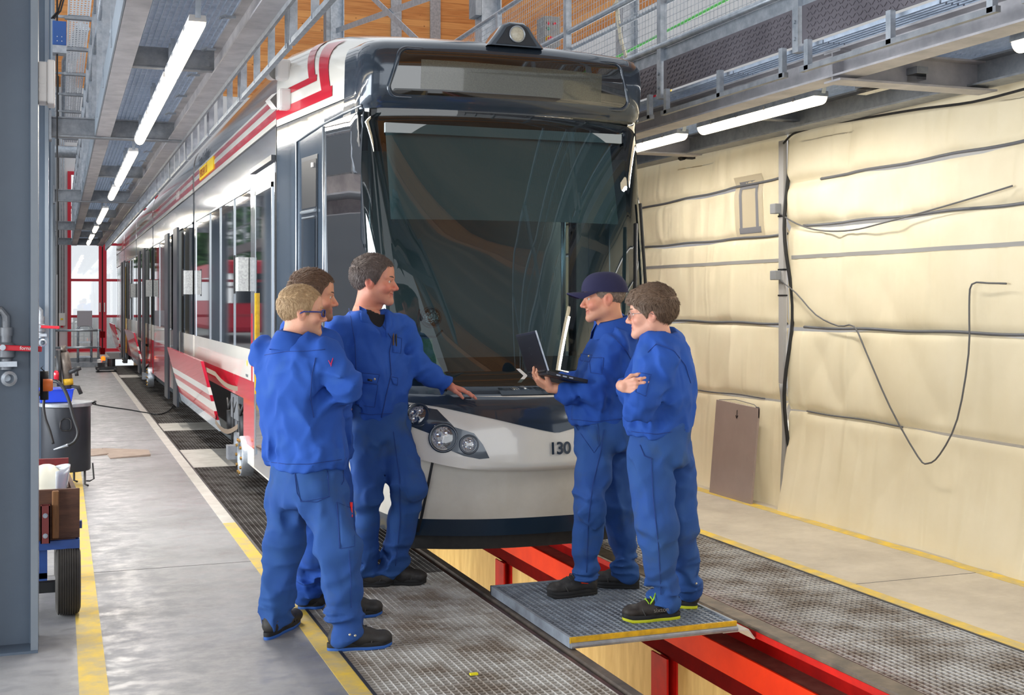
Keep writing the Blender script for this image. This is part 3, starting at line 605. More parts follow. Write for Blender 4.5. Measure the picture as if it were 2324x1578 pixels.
for y0, y1 in ((12.45,16.5),(24.2,27.6),(33.2,36.4)):
    g = MB(); g.hexa([(XL-.03,y0,.36),(XL,y0,.36),(XL,y1,.36),(XL-.03,y1,.36),(XL-.21,y0,1.06),(XL-.18,y0,1.06),(XL-.18,y1,1.06),(XL-.21,y1,1.06)]); fl = g.build('skirt_flap', M['flap'], tram)
    for z, zz, sag in ((.98,.86,.0),(.52,.52,.03)):
        q = [(XL-.16 if z > .6 else XL-.05, y0+.02, z)] + [(XL-.10+.1*t-.0, y0+.02-1.15*t, z+(zz-z)*t - .10*math.sin(3.1*t)*(.5+.5*(z<.6))) for t in np.linspace(.15,1,8)]
        g = MB(); G = np.array(q); g.grid([G+np.array([0,0,-.022]), G+np.array([0,0,.022])]); g.build('strap', M['strap'], fl, True)
M['machinery'] = mat('grimy_machinery', (58,60,64), .5, .3, ((26,26,28), 6, .9))
for y0, y1 in ((10.95,12.45),(22.9,24.2),(31.9,33.2)):
    g = MB(); g.box(XL+.12, XL+.14, y0, y1, .2, .82); ug = g.build('underframe', M['black'], tram)
    g = MB(); g.box(XL+.02, XL+.12, y0+.5, y0+1.0, .55, .78); g.box(XL+.03, XL+.12, y0+.55, y0+.95, .42, .54); g.build('equipment_box', M['galv_dark'], ug)
    g = MB()
    for k in range(6): y = y0+.15+.22*k; g.cyl((XL+.06,y,.30+.05*(k%2)), (XL+.06,y,.75-.08*(k%3)), .035+.012*(k%2), n=10)
    for k in range(3): g.tube([(XL+.03,y0+.2+.4*k,.72),(XL+.02,y0+.35+.4*k,.62),(XL+.03,y0+.5+.4*k,.7)], .014, 6)
    g.build('pipework', M['machinery'], ug, True)
    g = MB(); g.cyl((XL+.05,y0+.55,.2), (XL+.05,y0+.55,.44), .07, .06, 14); g.cyl((XL+.05,y0+.28,.2), (XL+.05,y0+.28,.42), .06, .055, 14); g.build('air_spring', M['galv_dark'], ug, True)
    g = MB(); g.lathe((XL-.0,y0-.08,.30), (-1,0,0), [(0,.03),(.04,.035),(.055,.02),(.11,.02),(.12,.045),(.168,.045),(.176,.03),(.176,-.06)], 36); wh = g.build('wheel', M['galv'], tram, 30)
    g = MB()
    for k in range(10): a = k*math.pi/5; g.cyl((XL-.03,y0-.08+.145*math.cos(a),.30+.145*math.sin(a)), (XL-.062,y0-.08+.145*math.cos(a),.30+.145*math.sin(a)), .014, n=8)
    g.build('wheel_bolt', mat('brass_bolt', (176,140,80), .35, .8) if y0 < 11 else bpy.data.materials['brass_bolt'], wh)
    g = MB(); g.box(XL-.12, XL-.04, y0+.1, y0+.24, .25, .37); g.build('axle_cap', M['galv_dark'], wh)
# closed shell round the inside: ends, floor, inner wall
g = MB(); g.box(XL+.03, XR-.03, 9.3, 9.33, .3, 3.3); g.build('cab_back_wall', M['t_inner_grey'], tram)
g = MB(); g.box(XL+.05, XR-.05, 9.2, 36.5, .30, .36); g.alongz([(TC-.78,7.2),(TC+.78,7.2),(TC+1.1,9.2),(TC-1.1,9.2)], .30, .36); g.build('tram_floor', M['t_inner'], tram)
g = MB(); g.box(TC-.88, TC+.88, 7.05, 7.3, .95, 1.13); g.hexa([(TC-.86,7.28,.5),(TC+.86,7.28,.5),(TC+.86,7.7,.5),(TC-.86,7.7,.5),(TC-.88,7.2,1.13),(TC+.88,7.2,1.13),(TC+.88,7.75,1.28),(TC-.88,7.75,1.28)]); g.build('dashboard', M['t_inner'], tram)
g = MB(); g.grid([[(TC+x, FR(x*.9, z)+.10, z) for x in np.linspace(-.80,.74,16)] for z in (2.16, 2.45, 2.74)]); g.build('sun_blind', M['t_blind'], tram, True)
g = MB(); g.box(TC-.83, TC+.78, 7.38, 7.41, 2.70, 2.76); g.build('blind_box', M['t_inner_grey'], tram)
g = MB(); g.alongz([(TC-.84,7.52),(TC+.84,7.52),(TC+1.1,9.3),(TC-1.1,9.3)], 2.82, 2.86); g.build('cab_ceiling', M['t_inner'], tram)
g = MB(); g.cyl((TC+.62,8.0,1.1), (TC+.62,8.0,2.8), .018); g.cyl((TC-.7,8.3,1.1), (TC-.7,8.3,2.8), .018); g.build('grab_pole', M['t_seal'], tram, True)
c = np.array((TC-.60,7.16,1.555)); g = MB(); g.lathe(c, (0,-1,.05), [(0,.03),(.035,.026),(.058,.008),(.06,-.02),(.0,-.05)], 28); ml = g.build('cab_spotlight', M['chrome_cell'], tram, True)
g = MB(); g.lathe(c, (0,-1,.05), [(.058,.008),(.064,.01),(.066,-.02)], 28); g.tube([c+(-.07,.01,.05),c+(-.085,.01,-.02),c+(-.085,.01,-.11),c+(.03,.01,-.12),c+(.075,.01,-.08)], .006, 6); g.build('lamp_bracket', M['galv_dark'], ml, True)
g = MB(); g.grid([[c+(-.03+.035*k+.16*t*t+.02*t,.0,-.13-.32*t) for t in np.linspace(0,1,10)] for k in (-1,1)]); g.build('reflector_strip', mat('green_strip', (150,196,140), .5, 0, ((206,224,206), 30, .8)), ml)
# wiper, side camera boxes, arm mirror on the right
g = MB(); g.tube([P3(.60,1.12,.05), P3(.72,1.6,.05), P3(.80,2.15,.05)], .014, 8); wp = g.build('wiper', M['black'], tram, True)
g = MB(); q = [P3(x, z, .02) for x, z in ((.86,1.3),(.88,1.8),(.89,2.3))]; g.tube(q, .012, 6); g.build('wiper_blade', M['rubber'], wp, True)
g = MB(); g.cyl((TC+.93,7.25,1.66), (TC+.99,7.2,1.72), .05, .04, 16); g.tube([(TC+.90,7.35,1.70),(TC+.97,7.22,1.70),(TC+.80,7.12,1.45),(TC+.6,7.0,1.17)], .014, 8); g.build('mirror_arm', M['black'], tram, True)
for z, y in ((3.34,9.0),(3.115,8.93)):
    hx = TC-1.175
    g = MB(); g.cbox((hx-.015, y-.03, z), (.10,.12,.15)); cb = g.build('camera_box', M['white_plastic'], tram, bevel=.022)
    g = MB(); g.lathe((hx-.05,y+.02,z), (-.35,1,0), [(.0,.13),(.035,.13),(.055,.10),(.06,.02)], 4 if z < 3.2 else 20); g.build('camera_hood', M['white_plastic'], cb, 40)
# writing on the side
M['t_text_dark'] = mat('grey_lettering', (70,80,92), .4); M['t_text_yel'] = mat('yellow_sign', (240,206,40), .5)
sg_ = sbox(13.1, 14.45, 3.04, 3.175, -.0+.012, 'yellow_sign', M['t_text_yel'])
text('VERKEHR OÖ', 'sign_text', mat('sign_red', (170,60,40), .5), .125, (XL-.0135, 14.42, 3.065), (0,-1,0), (0,0,1), sg_, .0005)
text('Stern & Hafferl', 'side_lettering', M['t_text_dark'], .17, (XL-.006, 14.6, 3.215), (0,-1,0), (0.02,0,1), tram, .0005)
text('SCHEN', 'side_lettering', M['white_plastic'], .15, (XL-.006, 17.5, 3.05), (0,-1,0), (0,0,1), tram, .0005)
g = MB(); g.lathe((XL-.001,10.72,1.12), (-1,0,0), [(0,.001),(.03,.001)], 5); st_ = g.build('sticker', M['t_text_yel'], tram)
text('VERKEHR', 'sticker_text', M['t_text_dark'], .035, (XL-.002, 10.80, 1.0), (0,-1,0), (0,0,1), tram, .0003)
# ---------------------------------------------------------------- steel columns on the left
colab = ['blue-grey steel column in the left foreground', 'blue-grey steel column second from the camera, behind the foreground column', 'blue-grey steel column third from the camera', 'blue-grey steel column fourth from the camera', 'blue-grey steel column farthest from the camera']
for i, y in enumerate((6.18, 12.15, 20.0, 27.9, 35.2)):
    t = thing('steel_column', colab[i], 'column', (-.3, y+.15, 0), 'steel columns along the left side'); xr = -.095
    z1 = 9.3 if i < 9 else 9
    g = MB(); g.box(xr-.032, xr, y, y+.3, 0, z1); g.build('flange', M['column_edge'], t)
    g = MB(); g.box(xr-.40, xr-.368, y, y+.3, 0, z1); g.build('flange', M['column_edge'], t)
    g = MB(); g.box(xr-.37, xr-.03, y+.14, y+.16, 0, z1); g.build('web', M['column'], t)
    g = MB(); g.tube([(xr-.034, y+.135, 0),(xr-.034, y+.135, z1)], .008, 6); g.tube([(xr-.366, y+.135, 0),(xr-.366, y+.135, z1)], .008, 6); g.build('weld_seam', M['column'], t)
    g = MB(); g.box(xr-.41, xr+.0, y-.01, y+.31, 0, .012); g.build('base_plate', M['column'], t)
    if i == 0:
        g = MB(); g.lathe((xr-.255, y+.138, 3.38), (0,-1,0), [(0,.05),(.017,.05),(.017,.03),(.03,.03),(.03,0)], 12); g.build('bolt', M['chrome'], t)
def valve(x, y, z, lab, sc=1.):
    t = thing('ball_valve', lab, 'valve', (x, y, z), 'shut-off valves on the columns')
    g = MB(); g.lathe((x,y,z-.09), (0,0,1), [(.0,0),(.03,0),(.03,.03),(.026,.03),(.026,.05),(.04,.06),(.04,.12),(.027,.13),(.027,.16),(.032,.16),(.032,.20),(.02,.2),(.02,.23),(0,.23)], 16); g.tube([(x,y,z+.12),(x,y,z+.16),(x-.02,y,z+.19),(x-.2,y,z+.19)], .02, 10); g.build('valve_body', M['galv_dark'], t, 30)
    g = MB(); g.hexa([(x-.03,y-.062,z+.004),(x+.16,y-.075,z-.006),(x+.16,y-.055,z-.006),(x-.03,y-.045,z+.004),(x-.03,y-.062,z+.03),(x+.16,y-.075,z+.02),(x+.16,y-.055,z+.02),(x-.03,y-.045,z+.03)]); lv = g.build('lever', mat('red_lever', (196,22,44), .45) if 'red_lever' not in bpy.data.materials else bpy.data.materials['red_lever'], t, bevel=.004)
    if sc == 1: text('fornara', 'lever_text', M['white_plastic'], .024, (x+.062, y-.0705, z+.006), (1,-.06,-.05), (0,0,1), lv, .0003)
    g = MB(); g.cyl((x-.012,y-.07,z+.017), (x-.012,y-.02,z+.017), .014, n=10); g.build('nut', M['galv'], t)
    g = MB(); g.lathe((x+.005,y-.02,z-.13), (.2,-1,0), [(0,.0),(.016,.0),(.02,.04),(.036,.04),(.036,.06),(.022,.065),(.02,.03)], 16); g.box(x-.03,x+.05,y-.05,y+.0,z-.075,z-.05); g.build('hose_coupling', M['galv'], t, 30)
valve(-.238, 6.29, 1.418, 'ball valve with a red lever on the nearest column')
valve(-.16, 12.10, 1.405, 'ball valve with a red lever on the second column', .9)
t = thing('junction_box', 'white plastic junction box on the side of the nearest column', 'box', (-.05, 6.28, 2.7))
g = MB(); g.box(-.095, -.055, 6.22, 6.36, 2.60, 2.79); g.build('box_base', M['white_plastic'], t, bevel=.006)
g = MB(); g.box(-.055, -.02, 6.21, 6.37, 2.59, 2.80); g.build('box_lid', M['white_plastic'], t, bevel=.008)
g = MB(); g.lathe((-.075,6.221,2.70), (0,-1,0), [(.018,0),(.018,.003),(.015,.003)], 20); g.lathe((-.075,6.221,2.655), (0,-1,0), [(.018,0),(.018,.003),(.015,.003)], 20); g.build('knockout', M['white_plastic'], t)
t = thing('control_cabinet', 'small blue steel box high on the second column', 'box', (.0, 12.05, 4.0))
g = MB(); g.box(-.06, .06, 11.95, 12.12, 4.0, 4.22); g.build('box_body', mat('blue_steel', (44,88,158), .4), t, bevel=.006)
g = MB(); g.box(-.06, .06, 11.96, 12.12, 3.93, 4.0); g.build('gland_plate', M['galv'], t)
g = MB()
for a in (-.02, .02):
    for b in (4.035, 4.075): g.cyl((a,11.952,b), (a,11.945,b), .004, n=8)
g.build('screw', M['white_plastic'], t)
g = MB()
for k, x in enumerate((-.02, .02, .04)): g.tube([(x,12.04,6.5),(x,12.04,4.45),(x-.03,12.03,4.33),(x-.09,12.02,4.25)] if k else [(-.02,12.04,6.5),(-.02,12.04,3.5),(-.02,12.04,1.9)], .008, 6)
tag(g.build('cable_bundle', M['black']), 'black cables running down beside the blue box', 'cable')

# ---------------------------------------------------------------- cable tray high on the left
t = thing('cable_tray', 'white perforated cable tray hanging high along the left columns', 'cable tray', (.22, 20, 5.2))
M['tray_white'] = mat('white_tray', (236,240,246), .45, .1)
g = MB()
for y in np.arange(9, 29, .12):
    g.box(.10, .35, y, y+.06, 5.198, 5.2)
for x in (.10,.14,.18,.22,.26,.30,.335): g.box(x, x+.02, 9, 29, 5.197, 5.199)
g.build('tray_bottom', M['tray_white'], t)
for x in (.095, .35): g = MB(); g.box(x, x+.006, 9, 29, 5.19, 5.27); g.build('tray_side', M['tray_white'], t)
for y in np.arange(12.1, 29, 2.0):
    g = MB(); g.box(.06, .38, y, y+.10, 5.15, 5.19); g.box(-.09, .1, y+.02, y+.06, 5.16, 5.19); g.build('tray_bracket', M['galv_dark'], t)
g = MB(); g.lathe((.1, 30, 5.1), (1,0,0), [(.14,-.6),(.14,.9)], 20); g.tube([(-.25,30,5.1),(-.25,30,9.28)], .14, 16); g.tube([(.5,29.5,7.9),(.2,30.2,7.2),(.2,30.2,5.6)], .16, 16); tag(g.build('ventilation_duct', M['galv'], None, 40), 'round galvanised ventilation duct far back above the gate', 'duct')

# ---------------------------------------------------------------- left service platform
lp = thing('service_platform', 'galvanised service walkway hanging above the left side of the tram', 'platform', (.7, 12, 3.2))
YF = 36.0
for x, w_ in ((.385, .13), (1.04, .125)):
    g = MB(); g.alongy(ibeam(x, 3.2, 3.38, w_, .012, .01), 3.5, YF); g.build('main_beam', M['galv_beam'], lp)
g = MB(); g.box(.31, .322, 3.5, YF, 3.20, 3.40); g.build('edge_plate', M['column_edge'], lp)
g = MB(); g.box(1.10, 1.118, 3.5, YF, 3.17, 3.42); g.build('edge_plate', M['galv_dark'], lp)
for y in (4.5, 12.18, 20.0, 27.9, 35.2):
    g = MB(); g.alongx([(a-.0+y+.0, b) for a, b in [(p[0], p[1]) for p in ibeam(0, 3.185, 3.37, .12, .012, .009)]], -.07, 1.12); g.box(-.09, -.07, y-.1, y+.1, 3.15, 3.42); g.build('cross_beam', M['galv_dark'], lp)
for y in (8.55, 16.2, 24.0, 31.5):
    g = MB(); g.box(.44, .99, y-.004, y+.004, 3.22, 3.36); g.box(.44, .99, y-.03, y+.03, 3.215, 3.222); 
    for x in (.47,.95):
        for z in (3.26,3.315): g.cyl((x,y-.004,z), (x,y-.016,z), .013, n=8)
    g.build('cross_bracket', M['galv_dark'], lp)
for i, y in enumerate(np.arange(4.0, 35.5, 1.0)):
    grating('deck_grating', .33, y, .76, .985, 3.41, 'deck', None, None, lp, px=.036, py=.034, dep=.022, t=.003)
    g = MB(); 
    if y < 20:
        g.box(.93, .99, y+.45, y+.475, 3.345, 3.36); g.tube([(.93,y+.43,3.36),(.9,y+.44,3.345),(.9,y+.49,3.345),(.93,y+.5,3.36)], .006, 6); g.build('deck_clip', M['galv'], lp)
# railing of the left walkway
g = MB()
for y in np.arange(5.0, 35.5, 1.55):
    g = MB(); g.box(.30, .35, y-.025, y+.025, 3.25, 4.5); g.build('railing_post', M['galv'], lp)
    g = MB(); g.box(.36, .41, y+.4-.025, y+.4+.025, 3.25, 4.3); g.build('railing_post', M['galv'], lp)
for z, x in ((4.5,.325),(4.1,.325),(3.75,.385),(4.3,.385)):
    g = MB(); g.tube([(x,3.6,z),(x,YF,z)], .021, 10); g.build('handrail', M['galv'], lp, True)
# hanging brackets with square tubes and a ribbed conduit on the tram side
for y0 in np.arange(4.9, 34, 1.93):
    g = MB(); g.bar((1.20,y0,3.075), (1.20,y0+1.85,3.075), .03, .03); g.build('lower_tube', M['galv'], lp)
    for yy_ in (y0+.03, y0+.62, y0+1.2, y0+1.8):
        g = MB(); g.box(1.18, 1.222, yy_-.004, yy_+.004, 3.065, 3.40); g.cyl((1.2,yy_-.004,3.36), (1.2,yy_-.016,3.36), .014, n=8); g.box(1.11,1.2,yy_-.02,yy_+.02,3.33,3.37); g.build('bracket_plate', M['galv'], lp)
ys_ = np.arange(3.6, 34, .03 if True else 1); ys_ = ys_[ys_ < 20]
g = MB(); g.tube([(1.149, y, 3.27) for y in ys_], [.029 if k % 2 else .022 for k in range(len(ys_))], 8); tag(g.build('ribbed_conduit', M['galv'], None, True), 'silver ribbed conduit running along the left walkway above the tram edge', 'conduit')

# fluorescent lamps
def fluo(x, y0, z, L, label, group, power, wide=.10, up=None):
    t = thing('fluorescent_lamp', label, 'lamp', (x, y0+L/2, z), group)
    g = MB(); h = wide/2; g.alongy([(x-h,z+.035),(x-h*.92,z+.07),(x+h*.92,z+.07),(x+h,z+.035)], y0, y0+L); g.build('lamp_housing', M['galv'] if wide > .1 else M['white_plastic'], t)
    pr = [(x+h*.96*math.cos(a), z+.035+.055*math.sin(a)) for a in np.linspace(math.pi, 2*math.pi, 11)]
    g = MB(); g.alongy(pr, y0+.012, y0+L-.012); g.build('diffuser', M['tube'], t, 40)
    for k in (.15, .38, .62, .85): g = MB(); g.box(x-h-.006, x+h+.006, y0+L*k-.01, y0+L*k+.01, z+.03, z+.055); g.build('clip', M['chrome'], t)
    if up:
        g = MB(); g.bar((x,y0-.02,z+.05), (x,y0-.06,up), .03, .004, (0,1,0)); g.build('hanger', M['galv'], t); g = MB(); g.bar((x,y0+L-.1,z+.06), (x,y0+L-.1,up), .03, .004, (0,1,0)); g.build('hanger', M['galv'], t)
    l = area('lamp_light', (x, y0+L/2, z-.045), (0,0,0), L*.95, wide*.8, power, (1,.95,.87)); l.rotation_euler = (0,0,math.pi/2)
    return t
ll = [6.8, 8.55, 10.3, 12.9, 14.75, 17.0, 20.9, 22.8, 26.0, 29.2, 32.0]
nm = ['nearest to the camera', 'second from the camera', 'third from the camera, ending at the first cross beam', 'fourth from the camera, just past the first cross beam', 'fifth from the camera', 'sixth from the camera', 'seventh from the camera', 'eighth from the camera', 'ninth from the camera', 'tenth from the camera', 'farthest from the camera']
for i, y in enumerate(ll): fluo(.70, y, 3.13, 1.62, 'lit lamp under the left walkway, ' + nm[i], 'lamps under the left walkway', 26 if i < 6 else 18, .095, 3.38)

# ---------------------------------------------------------------- right service platform
rp = thing('service_platform', 'galvanised service platform with mesh railing above the right side of the tram', 'platform', (4.8, 8, 3.1))
M['checker'] = mat('checker_plate', (118,114,122), .42, .5, ((88,84,92), 3, .7))
for x in (4.30, 5.27):
    g = MB(); g.alongy(ibeam(x, 2.96, 3.12, .17, .012, .01), -3, 30); g.build('main_beam', M['galv_beam'] if x < 5 else M['galv_dark'], rp)
for y in (-1.5, 6.05, 9.7, 13.4, 17, 21):
    g = MB(); g.alongx([(p[0]+y, p[1]) for p in ibeam(0, 2.93 if y < 7 else 2.95, 3.11, .16, .012, .01)], 4.22, 5.35); g.build('cross_beam', M['galv_beam'], rp)
for y in (4.4, 8.0, 11.5, 15):
    g = MB(); g.alongx([(p[0]+y, p[1]) for p in ibeam(0, 3.02, 3.12, .08, .01, .008)], 4.38, 5.3); g.build('cross_brace', M['galv_dark'], rp)
for i, y in enumerate(np.arange(-2.0, 21.5, 1.0)): grating('deck_grating', 4.12, y, 1.34, .985, 3.16, 'deck', None, None, rp, px=.036, py=.034, dep=.022, t=.003)
post_y = [4.45+1.755*k for k in range(-3, 10)]
# checker plate flaps with raised tread
def chk(y0, y1):
    g = MB(); x = 4.085; g.box(x, x+.008, y0, y1, 3.165, 3.385)
    for i, y in enumerate(np.arange(y0+.03, y1-.03, .034)):
        for j, z in enumerate(np.arange(3.185, 3.375, .034)):
            s_ = 1 if (i+j) % 2 else -1; g.bar((x-.001, y-.011, z-.009*s_), (x-.001, y+.011, z+.009*s_), .004, .005, (1,0,0))
    return g
ch0 = None
for k, y in enumerate(post_y[:-1]):
    y0, y1 = y+.05, y+1.755-.05
    if ch0 is None: ch0 = chk(0, y1-y0).build('checker_flap', M['checker'], None)
    o = ch0 if k == 0 else ch0.copy()
    if k: scene.collection.objects.link(o)
    o.parent = rp; o.location = Vector((0, y0, 0)) - rp.location
    g = MB(); g.bar((4.055,y0+.02,3.0), (4.055,y1-.04,3.0), .03, .03); g.build('lower_tube', M['galv_dark'], rp)
    for q in (.06, .8, 1.55):
        g = MB(); g.box(4.04, 4.072, y0+q-.02, y0+q+.02, 2.99, 3.165); g.build('bracket_plate', M['galv'], rp)
M['mesh_wire'] = M['galv']
for y in post_y:
    g = MB(); g.box(4.07, 4.12, y-.03, y+.03, 3.12, 4.52); 
    for z in (3.2, 3.3): g.cyl((4.07,y,z), (4.06,y,z), .012, n=8)
    g.build('railing_post', M['galv'], rp)
for z, r, x in ((4.52,.022,4.095),(3.96,.022,4.095),(3.82,.014,4.13),(3.50,.024,4.085)):
    g = MB(); g.tube([(x,-1,z),(x,20.2,z)], r, 10); g.build('handrail', M['galv'], rp, True)
g = MB(); g.box(4.10, 4.106, -1, 20.2, 3.39, 3.48); g.build('toe_board', M['galv'], rp)
for k in range(3, 12):
    y0, y1 = post_y[k-1]+.04, post_y[k]-.04; g = MB(); n_ = int((y1-y0)/.05)
    for y in np.linspace(y0, y1, n_): g.box(4.113, 4.116, y-.0015, y+.0015, 3.5, 4.5)
    for z in np.arange(3.5, 4.51, .05): g.box(4.110, 4.113, y0, y1, z-.0015, z+.0015)
    g.build('mesh_panel', M['galv'], rp)
# building columns beyond the right platform with diagonal ties
for y, x, lb in ((13.3,4.62,'galvanised column behind the tram roof, nearest to the roof lamp'),(21.1,4.52,'galvanised column behind the tram roof, farther left')):
    t = thing('roof_column', lb, 'column', (x, y, 0), 'galvanised columns behind the tram')
    g = MB(); g.box(x-.12,x-.105,y-.12,y+.12,0,9.3); g.box(x+.105,x+.12,y-.12,y+.12,0,9.3); g.box(x-.105,x+.105,y-.006,y+.006,0,9.3); g.build('column_shaft', M['galv'], t)
    g = MB(); g.box(x-.15, x+.15, y-.15, y-.12, 5.2, 5.26); g.box(x-.20,x-.13,y-.14,y+.1,4.9,9.2); g.build('cable_channel', M['galv_dark'], t)
for a, b, lb in (((4.5,13.4,5.35),(4.5,21,6.35),'flat steel tie rising to the right above the tram roof'),((4.48,14.4,4.5),(4.48,19.6,6.9),'flat steel tie falling to the right above the tram roof')):
    g = MB(); g.bar(a, b, .01, .09); tag(g.build('diagonal_tie', M['galv']), lb, 'tie', 'diagonal ties above the tram roof')
x = 7.4; g = MB(); g.box(x-.12,x-.1,15.3,15.55,0,9.3); g.box(x+.1,x+.12,15.3,15.55,0,9.3); g.box(x-.1,x+.1,15.41,15.43,0,9.3); tag(g.build('roof_column', M['galv']), 'galvanised column behind the mesh railing at the upper right', 'column')
for xx in (9.9, 11.2):
    g = MB(); g.hexa([(xx,37.94,9.4),(xx+.35,37.94,9.4),(xx+.35,38,9.4),(xx,38,9.4),(xx,37.94,11.6),(xx+.35,37.94,11.6),(xx+.35,38,11.6),(xx,38,11.6)]); tag(g.build('mounting_plate', M['galv']), 'galvanised plate on the timber wall, ' + ('nearer the column' if xx < 10 else 'farther right'), 'plate', 'plates on the timber wall')
# control box with emergency stop on the right railing
t = thing('switch_box', 'grey switch box with a red emergency stop on the mesh railing', 'box', (4.25, 10.5, 4.1))
g = MB(); g.box(4.16, 4.32, 10.42, 10.6, 4.0, 4.27); g.build('box_body', mat('grey_box', (122,120,118), .5), t, bevel=.006)
g = MB(); g.lathe((4.21,10.42,4.045), (0,-1,0), [(0,.05),(.028,.05),(.03,.03),(.015,.03),(.015,0)], 16); g.build('emergency_stop', M['t_red'], t, 30)
g = MB(); g.lathe((4.21,10.42,4.045), (0,-1,0), [(0,.006),(.042,.006),(.042,0)], 20); g.build('stop_collar', M['yellow'], t)
for k, (xx, zz) in enumerate(((4.20,4.2),(4.26,4.2),(4.20,4.15))):
    g = MB(); g.cyl((xx,10.42,zz), (xx,10.405,zz), .013, n=12); g.build('push_button', (M['t_red'], M['t_red'], mat('green_knob', (40,120,90), .4))[k], t)
g = MB(); g.tube([(4.15,8.9,4.0),(4.13,8.8,4.02),(4.12,8.76,3.9),(4.13,8.72,3.7),(4.14,8.62,3.5)], .016, 8); tag(g.build('cream_hose', mat('cream_hose', (206,200,178), .5), None, True), 'short cream hose hooked over the mesh railing', 'hose')
g = MB(); g.tube([(4.9,4.2,4.25),(4.85,7.5,4.02),(4.8,11.5,3.85)], .012, 8); tag(g.build('green_hose', mat('green_hose', (110,226,110), .5), None, True), 'bright green hose running behind the mesh railing', 'hose')
for k, (y, c) in enumerate(((8.52,'t_red'),(8.42,'white_plastic'),(8.30,'t_text_yel'))):
    g = MB(); g.cyl((4.32,y,3.165), (4.32,y,3.40), .032, n=12); g.cyl((4.32,y,3.40), (4.32,y,3.44), .014, n=10); tag(g.build('spray_can', M[c]), ('red','white','yellow')[k] + ' spray can standing on the right platform behind the railing', 'can', 'spray cans on the right platform')
# lamps under the right platform
for i, y in enumerate((3.45, 6.74, 8.62)):
    fluo(4.62, y, 2.945, 1.56, 'lit tube lamp under the right platform, ' + ('at the right edge of the photo', 'the longest one in view beside the curtain top', 'next to the tram roof edge')[i], 'lamps under the right platform', 25, .11, 3.1)
t = thing('emergency_light', 'clear unlit emergency light under the right platform', 'lamp', (4.78, 6.3, 3.0))
g = MB(); g.box(4.74, 4.82, 5.95, 6.55, 3.0, 3.04); g.build('light_base', M['galv_dark'], t); g = MB(); g.box(4.745, 4.815, 5.96, 6.54, 2.965, 3.0); g.build('light_cover', M['clear_lens'], t)

# ---------------------------------------------------------------- the tarpaulin curtain
M['tarp'] = mat('cream_tarpaulin', (226,216,191), .6, 0, ((212,199,168), 1.1, .8), (220,.05))
nt = M['tarp'].node_tree; tl = nt.nodes.new('ShaderNodeBsdfTranslucent'); tl.inputs[0].default_value = (*lin((236,222,184)),1); mxs = nt.nodes.new('ShaderNodeMixShader'); mxs.inputs[0].default_value = .07
_tc = nt.nodes.new('ShaderNodeTexCoord'); _pb = nt.nodes['Principled BSDF']
for _sc, _ro, _st in (((1,5.5,.55),.12,.5), ((1,2.6,.9),-.5,.35), ((1,11,.8),.3,.22)):      # creases of the cloth
    _mp = nt.nodes.new('ShaderNodeMapping'); _mp.inputs['Scale'].default_value = _sc; _mp.inputs['Rotation'].default_value = (_ro,0,0); nt.links.new(_tc.outputs['Object'], _mp.inputs[0])
    _nz = nt.nodes.new('ShaderNodeTexNoise'); _nz.noise_type = 'RIDGED_MULTIFRACTAL'; _nz.inputs['Scale'].default_value = 1.0; _nz.inputs['Detail'].default_value = 2; _nz.inputs['Distortion'].default_value = .4; nt.links.new(_mp.outputs[0], _nz.inputs['Vector'])
    _bp = nt.nodes.new('ShaderNodeBump'); _bp.inputs['Strength'].default_value = _st; _bp.inputs['Distance'].default_value = .05; nt.links.new(_nz.outputs[0], _bp.inputs['Height'])
    if _pb.inputs['Normal'].links: nt.links.new(_pb.inputs['Normal'].links[0].from_socket, _bp.inputs['Normal'])
    nt.links.new(_bp.outputs[0], _pb.inputs['Normal'])
_out = [n_ for n_ in nt.nodes if n_.type == 'OUTPUT_MATERIAL'][0]; nt.links.new(nt.nodes['Principled BSDF'].outputs[0], mxs.inputs[1]); nt.links.new(tl.outputs[0], mxs.inputs[2]); nt.links.new(mxs.outputs[0], _out.inputs[0])
M['tape'] = mat('grey_tape', (150,148,146), .6)
M['batten'] = mat('grey_batten', (96,98,104), .5)
XC = 5.46; SEAM = 8.36
def tz(y, k, panel):     # heights of the batten lines (slightly sloping as in the photo)
    return k
def tarp_x(y, z):
    """folds of the cloth: hanging folds from the top, diagonal creases, bulges between the battens, a belly at the floor"""
    y, z = np.broadcast_arrays(np.asarray(y, float), np.asarray(z, float)); sh = y.shape; y = y.ravel(); z = z.ravel(); tp = np.clip((z-1.5)/1.4, 0, 1); o = np.zeros(len(y))
    st = lambda a, b, c: ridge(np.stack([a, b, o+c], 1))
    f = .034*(.30+.70*tp)*(st(y*2.9+.5*z, z*.42, 3.)-.4) + .014*tp*(st(y*8+.8*z, z*.9, 9.)-.4) + .013*(st(y*2.1+z*1.5, z*.9-y*.5, 5.)-.4) + .012*(st(y*1.9-z*1.3, z*.8+y*.4, 7.)-.4)
    for bz in BAT: f = f*(1-.75*np.exp(-((z-bz(y))/.06)**2)) + .018*np.exp(-((z-bz(y))/.03)**2)
    f *= 1-.85*np.exp(-((y-8.98)/.32)**2-((z-2.45)/.34)**2); f -= .010*np.abs(np.sin((z*1.28+.2)*math.pi)); f -= .10*np.clip((.75-z)/.75, 0, 1)**1.2*np.where(y < SEAM, 1, .3); f -= .030*np.exp(-np.abs(y-SEAM)/.25)
    r = (XC + f).reshape(sh); return r if sh else float(r)
def L2(y0, z0, y1, z1): return lambda y: z0+(z1-z0)*(y-y0)/(y1-y0)
BAT_R = [L2(5.9,2.62,8.2,2.585), L2(5.9,2.245,8.3,2.24), L2(5.9,1.45,8.3,1.45), L2(5.9,.78,8.3,.80)]
BAT_L = [L2(8.4,2.65,11.1,2.58), L2(8.4,2.19,11.1,2.19), L2(8.4,1.47,11.1,1.47), L2(8.4,.86,11.1,.83)]
